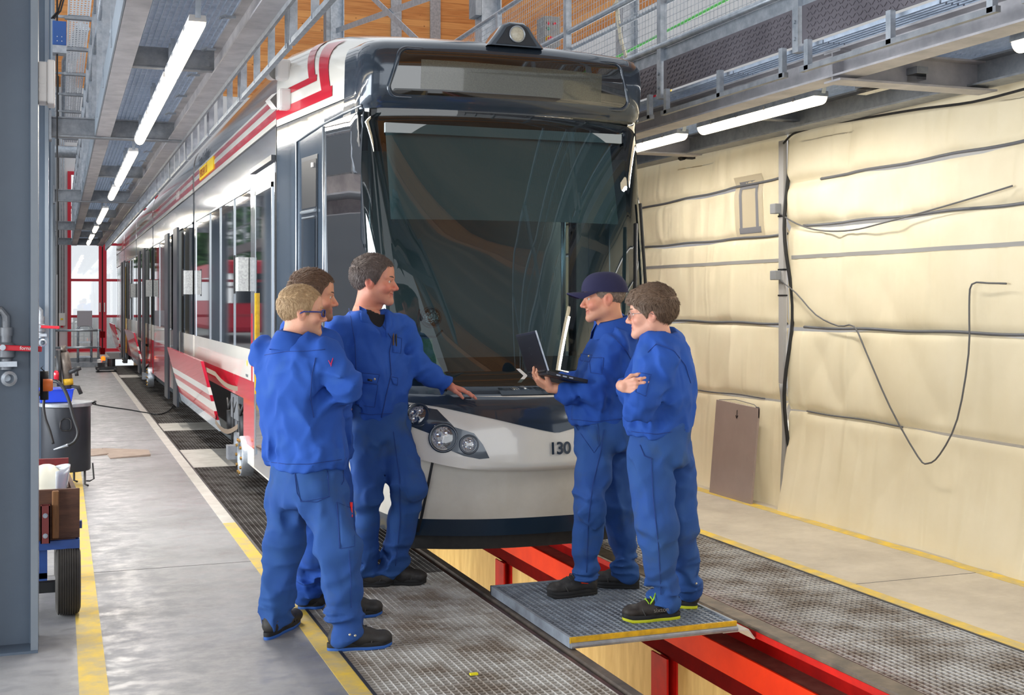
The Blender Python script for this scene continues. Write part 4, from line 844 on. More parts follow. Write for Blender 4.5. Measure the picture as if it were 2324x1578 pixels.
for k, (y0, y1, BAT, lb) in enumerate(((3.0, SEAM-.01, BAT_R, 'cream tarpaulin curtain right of the vertical seam, with sagging cable'), (SEAM+.01, 16.5, BAT_L, 'cream tarpaulin curtain left of the seam, with taped window and grey board'))):
    ny = int((y1-y0)/.02); 
    Y = np.linspace(y0, y1, ny)
    g = MB(); fr_ = [None]+list(reversed(BAT))+[None]; nz = 36
    for si in range(len(fr_)-1):      # cloth between two battens; the added back emitter shows through the gaps below them
        za, zb = fr_[si], fr_[si+1]; slit = .030*np.clip(np.sin(2.3*Y+si*1.7)+.45, 0, 1)*(1 if si != 0 else .6)
        lo_ = za(Y) if za else 0*Y; hi_ = zb(Y)-slit if zb else 3.02+0*Y; K = np.linspace(0, 1, nz)[:,None]; ZZ = lo_[None]*(1-K)+hi_[None]*K; YY = np.broadcast_to(Y, ZZ.shape)
        g.grid(np.stack([tarp_x(YY, ZZ), YY, ZZ + np.where(ZZ > 2.9, .02*np.sin(3*YY), 0)], 2), flip=True)
    cu = tag(g.build('tarpaulin_curtain', M['tarp'], None, True), lb, 'curtain', 'tarpaulin curtains under the right platform')
    for bi, bz in enumerate(BAT):
        a, b = (y0+.02, y1-.12) if k == 0 else (y0+.03, min(y1, 13.5))
        if k == 0 and bi == 0: b = 7.95
        if bi == 3: a, b = (7.0, y1-.2) if k == 0 else (8.75, 10.9)
        yy_ = np.arange(a, b, .06)
        g = MB(); g.tube([(tarp_x(y, bz(y))-.010, y, bz(y)+.004*math.sin(7*y)) for y in yy_], .011 if bi < 3 else .006, 6); g.build('batten', M['batten'], cu, True)
    g = MB(); yy_ = np.arange(y0+.02, min(y1, 12), .08); q0 = 1.985 if k else 2.0
    g.grid([[(tarp_x(y, q0+dz)-.004, y, q0+dz) for y in yy_] for dz in (-.014,.014)]); g.build('tape_strip', M['tape'], cu, True)
    if k == 1:
        for a0, a1, c0, c1 in ((8.83,9.13,2.60,2.665),(8.80,9.14,2.225,2.275),(8.83,8.87,2.275,2.60),(9.09,9.13,2.275,2.60)):
            g = MB(); g.grid([[(tarp_x(y, z)-.006, y, z) for y in np.linspace(a0, a1, 6)] for z in np.linspace(c0, c1, 8)]); g.build('window_tape', mat('grey_tape_dark', (120,120,126), .6) if 'grey_tape_dark' not in bpy.data.materials else bpy.data.materials['grey_tape_dark'], cu, True)
        g = MB(); g.grid([[(tarp_x(y, z)-.004, y, z) for y in np.linspace(8.76, 9.2, 6)] for z in np.linspace(2.18, 2.71, 8)]); g.build('window_film', mat('clear_film', (196,184,158), .3), cu, True)
# seam: conduit, junction boxes, dark gap
t = thing('cable_duct', 'grey cable duct with junction boxes down the seam between the curtains', 'duct', (XC-.05, SEAM, 0))
g = MB(); g.box(XC-.085, XC-.05, SEAM+.0, SEAM+.07, 1.0, 2.93); g.build('duct_body', mat('grey_duct', (168,166,164), .5), t, bevel=.004)
g = MB(); g.tube([(XC-.06+.03*math.sin(5*z),SEAM-.03+.02*math.sin(3*z),z) for z in np.linspace(.01,2.93,30)], .016, 6); g.build('rubber_seal', M['rubber'], t, True)
g = MB(); g.tube([(XC-.07+.02*math.sin(4*z),SEAM+.03+.02*math.sin(6*z),z) for z in np.linspace(.01,1.0,20)], .022, 8); g.build('grey_sleeve', M['tape'], t, True)
for z, w_ in ((2.39,.08),(1.86,.075)):
    g = MB(); g.box(XC-.14, XC-.085, SEAM+.03, SEAM+.11, z-w_*.5, z+w_*.5); g.build('junction_box', mat('grey_junction', (136,138,142), .5) if 'grey_junction' not in bpy.data.materials else bpy.data.materials['grey_junction'], t, bevel=.006)
g = MB()
for z in (2.33, 1.905, 1.70): g.box(XC-.088, XC-.048, SEAM-.005, SEAM+.075, z-.006, z+.006)
g.build('cable_tie', M['black'], t)
# leaning board, cables
t = thing('leaning_board', 'grey-brown board leaning against the curtain beside the seam', 'board', (5.3, 9.0, 0))
g = MB(); g.hexa([(5.275,8.68,.0),(5.293,8.68,.0),(5.293,9.36,.0),(5.275,9.36,.0),(5.345,8.68,.78),(5.363,8.68,.78),(5.363,9.36,.80),(5.345,9.36,.80)]); g.build('board_panel', mat('board', (158,142,136), .55, 0, ((140,124,118), 3, .6)), t)
g = MB(); g.bar((5.337,9.0,.74), (5.332,9.0,.67), .004, .003, (1,0,0)); g.bar((5.331,9.0,.672), (5.334,9.018,.695), .004, .003, (1,0,0)); g.bar((5.331,9.0,.672), (5.334,8.982,.695), .004, .003, (1,0,0)); g.build('arrow_mark', M['black'], t)
g = MB(); g.tube([(5.36,9.34,.80),(5.38,9.1,.82),(5.38,8.8,.80),(5.36,8.70,.77)], .003, 5); g.box(5.345,5.355,8.68,8.72,.70,.79); g.build('hanging_wire', M['batten'], t)
M['cable'] = mat('grey_cable', (92,92,94), .5)
def cable(name, pts, r, lab, mm='cable', n=40):
    P = np.array(pts, float); k = len(P); Q = []
    for i in range(k-1):     # Catmull-Rom through the points
        a, b, c, d = P[max(i-1,0)], P[i], P[i+1], P[min(i+2,k-1)]
        for t_ in np.linspace(0, 1, max(3, n//k), endpoint=(i == k-2)): Q.append(.5*((2*b)+(-a+c)*t_+(2*a-5*b+4*c-d)*t_**2+(-a+3*b-3*c+d)*t_**3))
    g = MB(); g.tube(Q, r, 6); return tag(g.build(name, M[mm], None, True), lab, 'cable')
def onx(px, py, x=XC-.055):
    d = FPX*x/(CA*(px-135)); p = at(px, py, d); return (p[0], p[1], p[2])
cable('hanging_cable', [(5.36,SEAM+.07,1.84),(5.385,8.2,1.72),(5.40,7.95,1.55),(5.405,7.67,1.47),(5.405,7.48,1.47),(5.39,7.31,1.28),(5.37,7.02,.92),(5.36,6.72,.62),(5.36,6.62,.585),(5.36,6.5,.66),(5.38,6.36,.90),(5.40,6.28,1.32),(5.405,6.28,1.62),(5.40,6.25,1.76),(5.40,6.1,1.765),(5.40,5.95,1.76)], .006, 'grey cable sagging low across the right curtain with a tie at its lowest point')
cable('hanging_cable', [(5.36,SEAM+.05,2.36),(5.39,8.2,2.26),(5.40,7.9,2.19),(5.40,7.5,2.17),(5.40,7.1,2.205),(5.40,6.6,2.26),(5.40,6.2,2.31),(5.40,5.9,2.35)], .006, 'grey cable running along the second batten of the right curtain')
cable('hanging_cable', [(5.36,8.33,2.90),(5.33,8.15,2.95),(5.36,7.95,2.97),(5.38,7.78,2.99),(5.38,7.6,2.97),(5.36,7.2,2.95),(5.36,6.7,2.93),(5.36,6.2,2.90),(5.36,5.75,2.91),(5.34,5.4,2.92)], .009, 'dark cable looping along the top edge of the right curtain', 'rubber')
for y, z in ((7.78,3.04),(5.9,3.04),(9.9,2.96)):
    g = MB(); g.cyl((5.30,y-.03,z), (5.30,y+.03,z), .028, n=12); g.box(5.29,5.42,y-.03,y+.03,z-.012,z+.03); tag(g.build('curtain_hanger', M['rubber']), 'dark clamp at the curtain top, ' + ('above the loop of cable' if y == 7.78 else 'at the right edge of the photo' if y < 7 else 'above the taped window'), 'clamp', 'clamps along the curtain top')
# ---------------------------------------------------------------- trolley with a wooden box, left foreground
def gr(px, py, z=0.):
    d = (CAMH-z)*FPX/(py-HY); return at(px, py, d)
M['box_wood'] = mat('dark_box_wood', (104,70,52), .7, 0, ((66,42,32), 4, .9, .14), (60,.15), stretch=(1,1,7)); M['box_red'] = mat('red_stained_board', (96,44,44), .7, 0, ((150,34,40), 5, .8), (40,.2))
M['batten_wood'] = mat('light_wood_batten', (146,100,58), .65, 0, ((110,74,42), 9, .7), stretch=(6,6,1)); M['blue_frame_paint'] = mat('trolley_blue', (38,78,150), .45, 0, ((30,56,110), 8, .6))
t = thing('hand_trolley', 'blue hand trolley carrying a brown wooden box, behind the foreground column', 'trolley', (-.2, 7.3, 0))
g = MB(); g.box(-.62, .10, 6.86, 6.885, .405, .665); g.build('box_board', M['box_wood'], t, bevel=.003)
g = MB(); g.box(-.62, .052, 7.92, 7.945, .405, .70); g.build('box_board', M['box_red'], t, bevel=.003)
g = MB(); g.hexa([(.075,6.885,.405),(.10,6.885,.405),(.052,7.92,.405),(.03,7.92,.405),(.075,6.885,.62),(.10,6.885,.62),(.052,7.92,.62),(.03,7.92,.62)]); g.build('box_board', M['box_wood'], t)
g = MB(); g.box(-.62, .08, 6.86, 7.94, .39, .405); g.build('box_floor', M['box_wood'], t)
g = MB(); g.box(-.037, -.002, 6.835, 6.86, .41, .66); g.build('wood_batten', M['batten_wood'], t, bevel=.006)
g = MB()
for a, b, c, d in ((-.092,-.086,6.80,6.86),(-.052,-.046,6.80,6.86),(-.092,-.046,6.80,6.806),(-.092,-.046,6.854,6.86)): g.box(a, b, c, d, .395, .59)
sk = g.build('stake_pocket', mat('oxide_red_tube', (122,52,50), .6), t)
g = MB()
for z in (.54, .435): g.lathe((-.069,6.80,z), (0,-1,0), [(0,.012),(.008,.012),(.009,.004),(.013,.004),(.013,0)], 8)
g.build('bolt', M['galv'], sk)
g = MB(); g.box(-.62, .10, 6.83, 6.87, .355, .40); g.box(.06, .10, 6.87, 7.95, .355, .395); g.box(.10, .115, 7.05, 7.09, .42, .46); g.build('trolley_frame', M['blue_frame_paint'], t)
g = MB(); g.box(-.10, -.06, 6.86, 6.90, .20, .36); g.box(-.5, -.06, 6.86, 6.9, .19, .23); g.build('trolley_leg', M['blue_frame_paint'], t)
g = MB(); g.box(-.55, .0, 6.86, 6.91, .125, .18); g.build('axle', M['black'], t)
def wheel(x, y, R_, w_):
    pr = [(R_*.55,-w_*.42),(R_*.80,-w_*.5),(R_*.93,-w_*.44)]
    for k in np.linspace(-.36, .36, 9): pr += [(R_*(1-.10*k*k*2.2)-.0, w_*(k-.035)), (R_*(1-.10*k*k*2.2), w_*(k+.025)), (R_*(1-.10*k*k*2.2)-.006, w_*(k+.03)), (R_*(1-.10*k*k*2.2)-.006, w_*(k+.038))]
    pr += [(R_*.93,w_*.44),(R_*.80,w_*.5),(R_*.55,w_*.42)]
    g = MB(); g.lathe((x,y,R_), (1,0,0), pr, 48); wl_ = g.build('wheel', mat('worn_tyre', (62,58,54), .85, 0, ((40,38,36), 12, .6)) if 'worn_tyre' not in bpy.data.materials else bpy.data.materials['worn_tyre'], t, 30)
    g = MB(); g.lathe((x,y,R_), (1,0,0), [(0,-w_*.3),(R_*.2,-w_*.3),(R_*.22,-w_*.2),(R_*.56,-w_*.15),(R_*.58,w_*.15),(R_*.22,w_*.2),(R_*.2,w_*.5),(0,w_*.5)], 24); g.build('wheel_hub', M['blue_frame_paint'], wl_, 30)
wheel(.042, 6.88, .182, .125); wheel(.03, 7.75, .182, .12)
g = MB(); pr = [(.10*math.cos(a), .10*math.sin(a)*1.0) for a in np.linspace(0, math.pi/2, 9)]; g.lathe((-.07,7.35,.61), (0,.0,1), [(.115,.0),(.118,-.008)]+[(.112*math.cos(a), .13*math.sin(a)) for a in np.linspace(0, math.pi/2, 9)], 24); hl_ = tag(g.build('helmet', mat('cream_helmet', (226,222,204), .4), None, True), 'cream safety helmet lying in the wooden box', 'helmet')
g = MB(); G = [[(.02+.012*k+.05*math.sin(a)*0, 7.2+.14*math.cos(a)*1.0, .60+.10*k*1.0) for a in np.linspace(0,math.pi,11)] for k in np.linspace(0,1,6)]
G = [[(.0+.075*math.sin(a)*(.7+.3*k)-.02, 7.2+.13*math.cos(a), .585+.145*k+.02*math.sin(a)*k) for a in np.linspace(0,math.pi,13)] for k in np.linspace(0,1,6)]
g.grid(G); vz = g.build('visor', M['clear_lens'] if False else mat('clear_visor', (216,222,230), .15, 0, coat=1.), None, True); m_ = vz.modifiers.new('s','SOLIDIFY'); m_.thickness = .003; tag(vz, 'clear curved face visor standing in the wooden box', 'visor')
g = MB(); g.cbox((-.01,7.45,.60), (.06,.09,.12), np.array(Matrix.Rotation(.4,3,'Y'))); tag(g.build('power_adapter', M['black'], None, False, .006), 'black block between helmet and visor in the wooden box', 'block')
g = MB(); g.lathe((-.075,6.36,1.245), (1,0,0), [(0,.045),(.026,.045),(.03,.035),(.03,.0),(0,0)], 18); oc = thing('hose_reel_holder', 'orange cap on a black holder at the edge of the nearest column', 'holder', (-.09,6.36,1.2)); g.build('orange_cap', mat('orange_cap', (232,118,52), .5), oc, True)
g = MB(); g.cyl((-.07,6.42,1.17), (-.07,6.42,1.31), .02, n=14); g.tube([(-.07,6.42,1.31),(-.085,6.42,1.325),(-.07,6.42,1.34),(-.055,6.42,1.325),(-.07,6.42,1.31)], .003, 5); g.build('holder_body', M['black'], oc, True)

# black drum with grease tools on its lid
dm = thing('oil_drum', 'black steel drum with grey lid standing by the second column', 'drum', (.055, 11.7, 0))
M['drum'] = mat('black_drum_paint', (44,48,56), .4, .2, ((34,36,42), 3, .7)); dx, dy = .055, 11.7
g = MB(); g.lathe((dx,dy,.14), (0,0,1), [(0,0),(.205,0),(.21,.01),(.21,.57),(.216,.58),(.216,.59)], 40); g.build('drum_body', M['drum'], dm, 30)
g = MB(); g.lathe((dx,dy,.725), (0,0,1), [(.222,-.01),(.228,-.005),(.228,.02),(.222,.026),(.0,.03)], 40); g.build('drum_lid', M['galv_dark'], dm, 30)
g = MB(); g.tube([(dx-.02,dy-.212,.62),(dx-.045,dy-.225,.60),(dx-.05,dy-.225,.54),(dx-.035,dy-.222,.515),(dx+.03,dy-.222,.515),(dx+.045,dy-.222,.54),(dx+.04,dy-.222,.60),(dx+.02,dy-.212,.62)], .006, 6, closed=True); g.build('drum_handle', M['black'], dm, True)
for a in (-.6, 1.2, 2.8, 4.4): x, y = dx+.19*math.cos(a), dy+.19*math.sin(a); g = MB(); g.tube([(x,y,.16),(x,y,.02),(x+.03,y-.02,.008)], .010, 6); g.build('drum_foot', M['black'], dm, True)
g = MB(); g.tube([(dx+.225,dy-.06,.20),(dx+.235,dy-.08,.06),(dx+.20,dy-.1,.045),(dx+.17,dy-.12,.05)], .007, 6); g.build('hook', M['black'], dm, True)
g = MB(); g.tube([(dx+.225,dy-.05,.735),(dx+.245,dy-.07,.755),(dx+.255,dy-.07,.75)], .008, 6); g.tube([(dx+.235,dy-.06,.745),(dx+.255,dy-.06,.73)], .006, 6); g.build('wing_nut', M['black'], dm, True)
tr2 = thing('tool_tray', 'blue plastic tray lying on the black drum', 'tray', (.0, 11.7, .755)); M['blue_plastic'] = mat('bright_blue_plastic', (34,72,214), .4)
g = MB(); g.hexa([(-.16,11.58,.757),(.10,11.58,.757),(.10,11.82,.757),(-.16,11.82,.757),(-.17,11.56,.872),(.12,11.56,.872),(.12,11.84,.872),(-.17,11.84,.872)]); g.build('tray_body', M['blue_plastic'], tr2, bevel=.006)
g = MB(); g.box(-.175, .125, 11.55, 11.85, .866, .876); g.build('tray_rim', M['blue_plastic'], tr2, bevel=.004)
gp = thing('grease_pump', 'grimy steel grease pump with a yellow band leaning on the blue tray', 'pump', (.06, 11.6, .88))
g = MB(); g.tube([(.075,11.60,.88),(.055,11.60,1.10),(.035,11.60,1.20)], [.04,.042,.040], 18); g.tube([(.035,11.6,1.20),(.03,11.6,1.26)], [.022,.022], 12); g.build('pump_barrel', mat('grimy_steel', (122,112,104), .5, .5, ((62,56,52), 18, .8)), gp, True)
g = MB(); g.tube([(.073,11.60,.91),(.069,11.60,.965)], [.044,.044], 18); g.build('yellow_band', M['yellow'], gp, True)
g = MB(); g.tube([(.0,11.58,.90),(-.01,11.58,1.22)], .022, 10); g.tube([(.08,11.57,1.02),(.14,11.56,1.05),(.18,11.56,1.06)], [.018,.024,.016], 10); g.tube([(.14,11.56,1.04),(.145,11.56,.99)], .016, 8); g.tube([(.10,11.56,.90),(.155,11.55,.89),(.18,11.55,.83)], [.012,.02,.018], 8); g.build('pump_handle', M['machinery'], gp, True)
g = MB(); g.lathe((-.025,11.57,.95), (0,0,1), [(0,.0),(.022,.0),(.024,.07),(.016,.09),(0,.092)], 14); g.build('red_cap', M['t_red'], gp, True)
ps = [(90,897,10.80),(98,880,10.76),(112,868,10.72),(128,866,10.66),(142,878,10.66),(155,905,10.66),(166,945,10.66),(176,975,10.66),(176,990,10.66),(168,1003,10.66),(155,1010,10.66)]
cable('grease_hose', [at(*q) for q in ps], .016, 'thick black hose looping over the front of the drum', 'black', 60)
cable('grease_hose', [at(*q) for q in ((118,868,10.72),(104,885,10.68),(99,920,10.68),(103,950,10.68),(113,978,10.68),(121,1008,10.68))], .013, 'thinner black hose hanging down the left of the drum', 'black', 40)
g = MB(); a, b = at(155,1010,10.66), at(122,1021,10.66); g.tube([a, (a+b)/2, b], [.014,.010,.006], 8); tag(g.build('hose_nozzle', M['galv'], None, True), 'bright steel nozzle at the end of the thick hose', 'nozzle')

# flat cardboard and cable on the floor
for pl, lb, z in (([(232,1019),(337,1023),(342,1036),(250,1042)], 'larger flat piece of cardboard on the floor', .006), ([(196,1021),(231,1019),(246,1033),(200,1037)], 'smaller flat piece of cardboard beside the drum', .003)):
    P_ = [gr(a, b) for a, b in pl]; g = MB(); n_ = len(P_); 
    V_ = [(p[0],p[1],0.0005) for p in P_]+[(p[0],p[1],z+.004+(.012 if i == 2 else 0)) for i, p in enumerate(P_)]; g.add(V_, [tuple(range(n_))[::-1], tuple(range(n_,2*n_))]+[(i,(i+1)%n_,n_+(i+1)%n_,n_+i) for i in range(n_)]); tag(g.build('cardboard', M['cardboard']), lb, 'cardboard', 'flattened cardboard on the floor')
cable('floor_cable', [gr(a, b) + np.array([0,0,.009]) for a, b in ((203,917),(240,924),(290,931),(330,938),(358,942),(380,936),(395,920),(400,905))], .009, 'thin black cable lying across the floor to the tram door', 'black', 40)

# far end: step stool, guard rail, jack, wall box and pipes
t = thing('guard_rail', 'low galvanised guard rail at the far end before the gate', 'rail', (.5, 32.6, 0))
for z in (.93, .50): g = MB(); g.tube([(-.1,32.6,z),(.98,32.6,z)], .03, 8); g.build('rail_tube', M['galv'], t, True)
g = MB(); g.tube([(.92,32.6,0),(.92,32.6,.96)], .03, 8); g.build('rail_post', M['galv'], t, True)
for z in (.42, .84): g = MB(); g.box(.96, 1.08, 32.55, 32.65, z-.10, z+.06); g.build('rail_bracket', M['red_dark'], t)
t = thing('step_stool', 'grey step ladder with a square back board before the red gate', 'ladder', (.58, 32.95, 0))
for x in (.44, .76): g = MB(); g.tube([(x,33.0,.112),(x,33.0,.98),(x+(.04 if x < .5 else -.04),33.0,1.04),(.60,33.0,1.05)], .03, 8); g.build('stile', M['galv'], t, True)
g = MB(); 
for z in (.25, .62): g = MB(); g.box(.46, .74, 32.9, 33.05, z-.02, z+.02); g.build('rung', M['galv'], t)
g = MB(); g.box(.42, .78, 32.96, 33.0, 1.03, 1.42); g.build('back_board', mat('grey_board', (150,146,154), .6), t)
g = MB(); g.box(.10, 1.02, 32.75, 33.3, 0.001, .11); tag(g.build('step_plinth', M['galv_dark']), 'low grey plinth under the step ladder', 'plinth')
t = thing('axle_jack', 'low rail jack with an orange warning lamp at the far end of the gratings', 'jack', (1.03, 30.5, 0))
g = MB(); g.box(0.8, 1.26, 30.2, 30.9, .05, .12); g.box(0.85, 1.0, 30.3, 30.7, .12, .22); g.cyl((1.15,30.5,.12),(1.15,30.5,.3),.09,n=14); g.build('jack_frame', M['machinery'], t)
for x in (.82, 1.20): g = MB(); g.cyl((x,30.2,.05),(x+.05,30.2,.05),.05,n=14); g.build('jack_wheel', M['black'], t)
g = MB(); g.lathe((.88,30.3,.22),(0,0,1),[(.06,0),(.06,.07),(.0,.09)],14); g.build('lamp_base', M['white_plastic'], t); g = MB(); g.lathe((.96,30.3,.27),(0,0,1),[(.05,0),(.05,.08),(.0,.11)],14); g.build('warning_lamp', mat('orange_lamp', (250,120,20), .3, emit=((255,90,10), 2.0)), t, True)
t = thing('wall_switch', 'small grey box with a yellow label on the far wall left of the gate', 'box', (.07, 37.95, 1.0))
g = MB(); g.box(-.02, .16, 37.88, 38, .95, 1.32); g.build('switch_body', M['white_plastic'], t, bevel=.01); g = MB(); g.box(.03,.10,37.87,37.88,1.12,1.17); g.build('yellow_label', M['t_text_yel'], t); g = MB(); g.cyl((.07,37.93,.90),(.07,37.93,.95),.04,n=12); g.build('red_plug', M['t_red'], t)
for i, x in enumerate((-.03, .05, .12)):
    g = MB(); g.tube([(x,37.9,1.32 if i else .3),(x,37.9,8.2)], .018, 6); tag(g.build('wall_pipe', M['galv'] if i else M['black'], None, True), 'thin ' + ('galvanised pipe nearest the red gate', 'galvanised pipe in the middle', 'black pipe')[2-i] + ' running up the far wall', 'pipe', 'pipes on the far wall')

# ---------------------------------------------------------------- beyond the columns and outside the gates (seen in reflections)
g = MB(); g.box(-7.3, -7, 5.2, 15.2, 3.4, 9.4); g.box(-7.3, -7, 15.2, 38, -.1, 9.4); struct(g.build('wall_left', mat('left_wall_grey', (128,138,148), .8)))
g = MB()
for x in (-6.2, -3.4, -.62): g.box(x-.06, x+.06, 37.9, 38, .2, 5.45)
for z in (1.185, 2.245, 5.37): g.box(-6.2, -.62, 37.9, 38, z, z+.08)
struct(g.build('door_3', M['door_red']))
t = thing('service_platform', 'second service platform left of the column row, seen reflected in the cab window', 'platform', (-2.2, 22, 3))
for x in (-3.2, -1.5): g = MB(); g.box(x-.06, x+.06, 8, 37, 2.95, 3.15); g.build('main_beam', M['galv_beam'], t)
g = MB(); g.box(-3.2, -1.5, 8, 37, 3.15, 3.18); g.build('deck_plate', M['galv_dark'], t)
for z in (3.65, 4.2): g = MB(); g.tube([(-1.5,8,z),(-1.5,37,z)], .022, 6); g.build('handrail', M['galv'], t)
for y in np.arange(8.5, 37, 2.4): g = MB(); g.box(-1.53, -1.47, y-.03, y+.03, 3.15, 4.22); g.build('railing_post', M['galv'], t)
t = thing('rail_vehicle', 'red rail vehicle standing outside the gates, seen in the tram windows', 'vehicle', (-3.8, 52, 0))
g = MB(); g.box(-5.1, -2.5, 46, 58, .5, 3.2); g.build('vehicle_body', M['door_red'], t, bevel=.2); g = MB(); g.box(-5.12, -2.48, 46.6, 57.4, 1.7, 2.6); g.build('window_band', M['t_glass_side'], t); g = MB(); g.box(-4.9, -2.7, 45.97, 46.05, 1.6, 2.7); g.build('front_window', M['t_glass_side'], t)
M['leaf'] = mat('foliage', (96,140,84), .8, 0, ((54,92,48), 3, .9)); M['bark'] = mat('bark', (90,74,60), .9)
rt = np.random.default_rng(4)
for i, (x, y, hgt) in enumerate(((-9,66,8),(-3,72,9),(-12,72,8.5),(-16,60,9),(-7,82,10))):
    t = thing('tree', 'leafy tree outside the hall, ' + ('left of the red vehicle','behind the red vehicle','farther back on the left','farthest left','farthest back')[i], 'tree', (x,y,0), 'trees outside the hall')
    g = MB()
    for k in range(420):
        a, b = rt.uniform(0,6.28), rt.uniform(-.7,1); r = (hgt*.36)*rt.uniform(.55,1); c_ = np.array([x+r*math.cos(a)*math.cos(b), y+r*math.sin(a)*math.cos(b), hgt*.62+r*1.1*math.sin(b)]); q = rt.normal(0,.30,(4,3)); g.add(c_+q, [(0,1,2),(0,2,3),(1,3,2)])
    g.build('foliage', M['leaf'], t); g = MB(); g.tube([(x,y,0),(x,y,hgt*.7)], [.25,.12], 8); g.build('trunk', M['bark'], t)
# ---------------------------------------------------------------- people: signed distance bodies turned into meshes
def smin(a, b, k):
    h = np.clip(.5+.5*(b-a)/k, 0, 1); return b*(1-h)+a*h - k*h*(1-h)
def smax(a, b, k): return -smin(-a, -b, k)
def rcone(p, a, b, ra, rb):
    a = np.asarray(a, np.float32); ba = np.asarray(b, np.float32)-a; pa = p-a; t = np.clip(pa@ba/max(float(ba@ba),1e-9), 0, 1)
    return np.linalg.norm(pa - t[:,None]*ba, axis=1) - (ra+(rb-ra)*t)
def ell(p, c, r, R=None):
    q = p - np.asarray(c, np.float32)
    if R is not None: q = q @ np.asarray(R, np.float32)
    r = np.asarray(r, np.float32); k0 = np.linalg.norm(q/r, axis=1); k1 = np.linalg.norm(q/(r*r), axis=1); return k0*(k0-1)/np.maximum(k1, 1e-6)
def nets(fn, lo, hi, h):
    lo = np.array(lo, float); n = np.maximum(((np.array(hi)-lo)/h).astype(int)+2, 3); ax = [(lo[k]+h*np.arange(n[k])).astype(np.float32) for k in range(3)]
    f = np.empty(n, np.float32); YY, ZZ = np.meshgrid(ax[1], ax[2], indexing='ij'); m = YY.size; st = max(1, 300000//m)
    for i in range(0, n[0], st):
        xs = ax[0][i:i+st]; P = np.empty((len(xs)*m, 3), np.float32); P[:,0] = np.repeat(xs, m); P[:,1] = np.tile(YY.ravel(), len(xs)); P[:,2] = np.tile(ZZ.ravel(), len(xs)); f[i:i+st] = fn(P).reshape(len(xs), n[1], n[2])
    f[0]=f[-1]=1; f[:,0]=f[:,-1]=1; f[:,:,0]=f[:,:,-1]=1
    cs = n-1; acc = np.zeros((*cs, 3)); cnt = np.zeros(cs); s = f < 0
    cor = [(i,j,k) for i in (0,1) for j in (0,1) for k in (0,1)]
    def sl(c): return tuple(slice(c[k], c[k]+cs[k]) for k in range(3))
    for a in cor:
        for d in range(3):
            if a[d]: continue
            b = list(a); b[d] = 1; b = tuple(b); fa, fb = f[sl(a)], f[sl(b)]; cr = s[sl(a)] != s[sl(b)]
            t = np.where(cr, fa/np.where(cr, fa-fb, 1), 0); pos = np.zeros((*cs,3)); 
            for k in range(3): pos[...,k] = a[k] + (t if k == d else 0)
            acc += pos*cr[...,None]; cnt += cr
    act = cnt > 0; idx = -np.ones(cs, int); idx[act] = np.arange(act.sum()); I = np.argwhere(act); V = lo + h*(I + acc[act]/cnt[act][:,None]); Fs = []
    for d in range(3):
        e, g_ = [(1,2),(2,0),(0,1)][d]
        A = [slice(1,None)]*3; A[d] = slice(0, cs[d]); sa = s[:-1,:-1,:-1]
        a0 = [slice(0,cs[k]) for k in range(3)]; b0 = list(a0); b0[d] = slice(1, cs[d]+1)
        cr = s[tuple(a0)] != s[tuple(b0)]; q = np.argwhere(cr); q = q[(q[:,e] > 0) & (q[:,g_] > 0)]
        if not len(q): continue
        def off(oe, og):
            r = q.copy(); r[:,e] -= oe; r[:,g_] -= og; return idx[r[:,0],r[:,1],r[:,2]]
        quad = np.stack([off(1,1), off(0,1), off(0,0), off(1,0)], 1); flip = ~s[q[:,0],q[:,1],q[:,2]]; quad[flip] = quad[flip][:,::-1]; Fs.append(quad)
    return V, np.concatenate(Fs)
def relax(V, F, it=2, k=.5):
    for _ in range(it):
        S = np.zeros_like(V); c = np.zeros(len(V))
        for a in range(4): 
            for b in ((a+1)%4, (a-1)%4): np.add.at(S, F[:,a], V[F[:,b]]); np.add.at(c, F[:,a], 1)
        V = V + k*(S/np.maximum(c,1)[:,None]-V)
    return V
def mesh_np(name, V, F, mm, parent=None, loc=None, attr=None):
    off = np.zeros(3)
    if parent is not None:
        q = parent
        while q is not None: off = off + np.array(q.location); q = q.parent
    elif loc is not None: off = np.array(loc)
    me = bpy.data.meshes.new(name); me.from_pydata((V-off).tolist(), [], F.tolist() if hasattr(F, 'tolist') else F); me.materials.append(mm)
    me.polygons.foreach_set('use_smooth', [True]*len(me.polygons))
    if attr is not None:
        at_ = me.color_attributes.new('tint', 'FLOAT_COLOR', 'POINT'); at_.data.foreach_set('color', np.c_[attr, np.ones(len(attr))].astype(np.float32).ravel())
    o = bpy.data.objects.new(name, me); scene.collection.objects.link(o); o.parent = parent
    if parent is None: o.location = off
    return o
RV, DV, UV = np.array([CA,-SA,0]), np.array([SA,CA,0]), np.array([0,0,1.])
def head_dir(phi): a = math.radians(phi); return math.cos(a)*RV + math.sin(a)*DV
def ground(px, py, z):
    d = (CAMH-z)*FPX/(py-HY); return at(px, py, d)
def rayhit(fn, px, py, d0, d1, off=0., n=60):
    """point where the line of sight through a measured spot meets a garment"""
    ds = np.linspace(d0, d1, n); P = np.array([at(px, py, d) for d in ds], np.float32); v = fn(P); i = int(np.argmax(v < 0))
    if not (v < 0).any(): i = int(np.argmin(v)); return P[i].astype(float)
    a, b = (ds[max(i-1,0)], ds[i]); va, vb = v[max(i-1,0)], v[i]; t = va/(va-vb) if va != vb else 0; d = a+(b-a)*t
    return at(px, py, d-off)

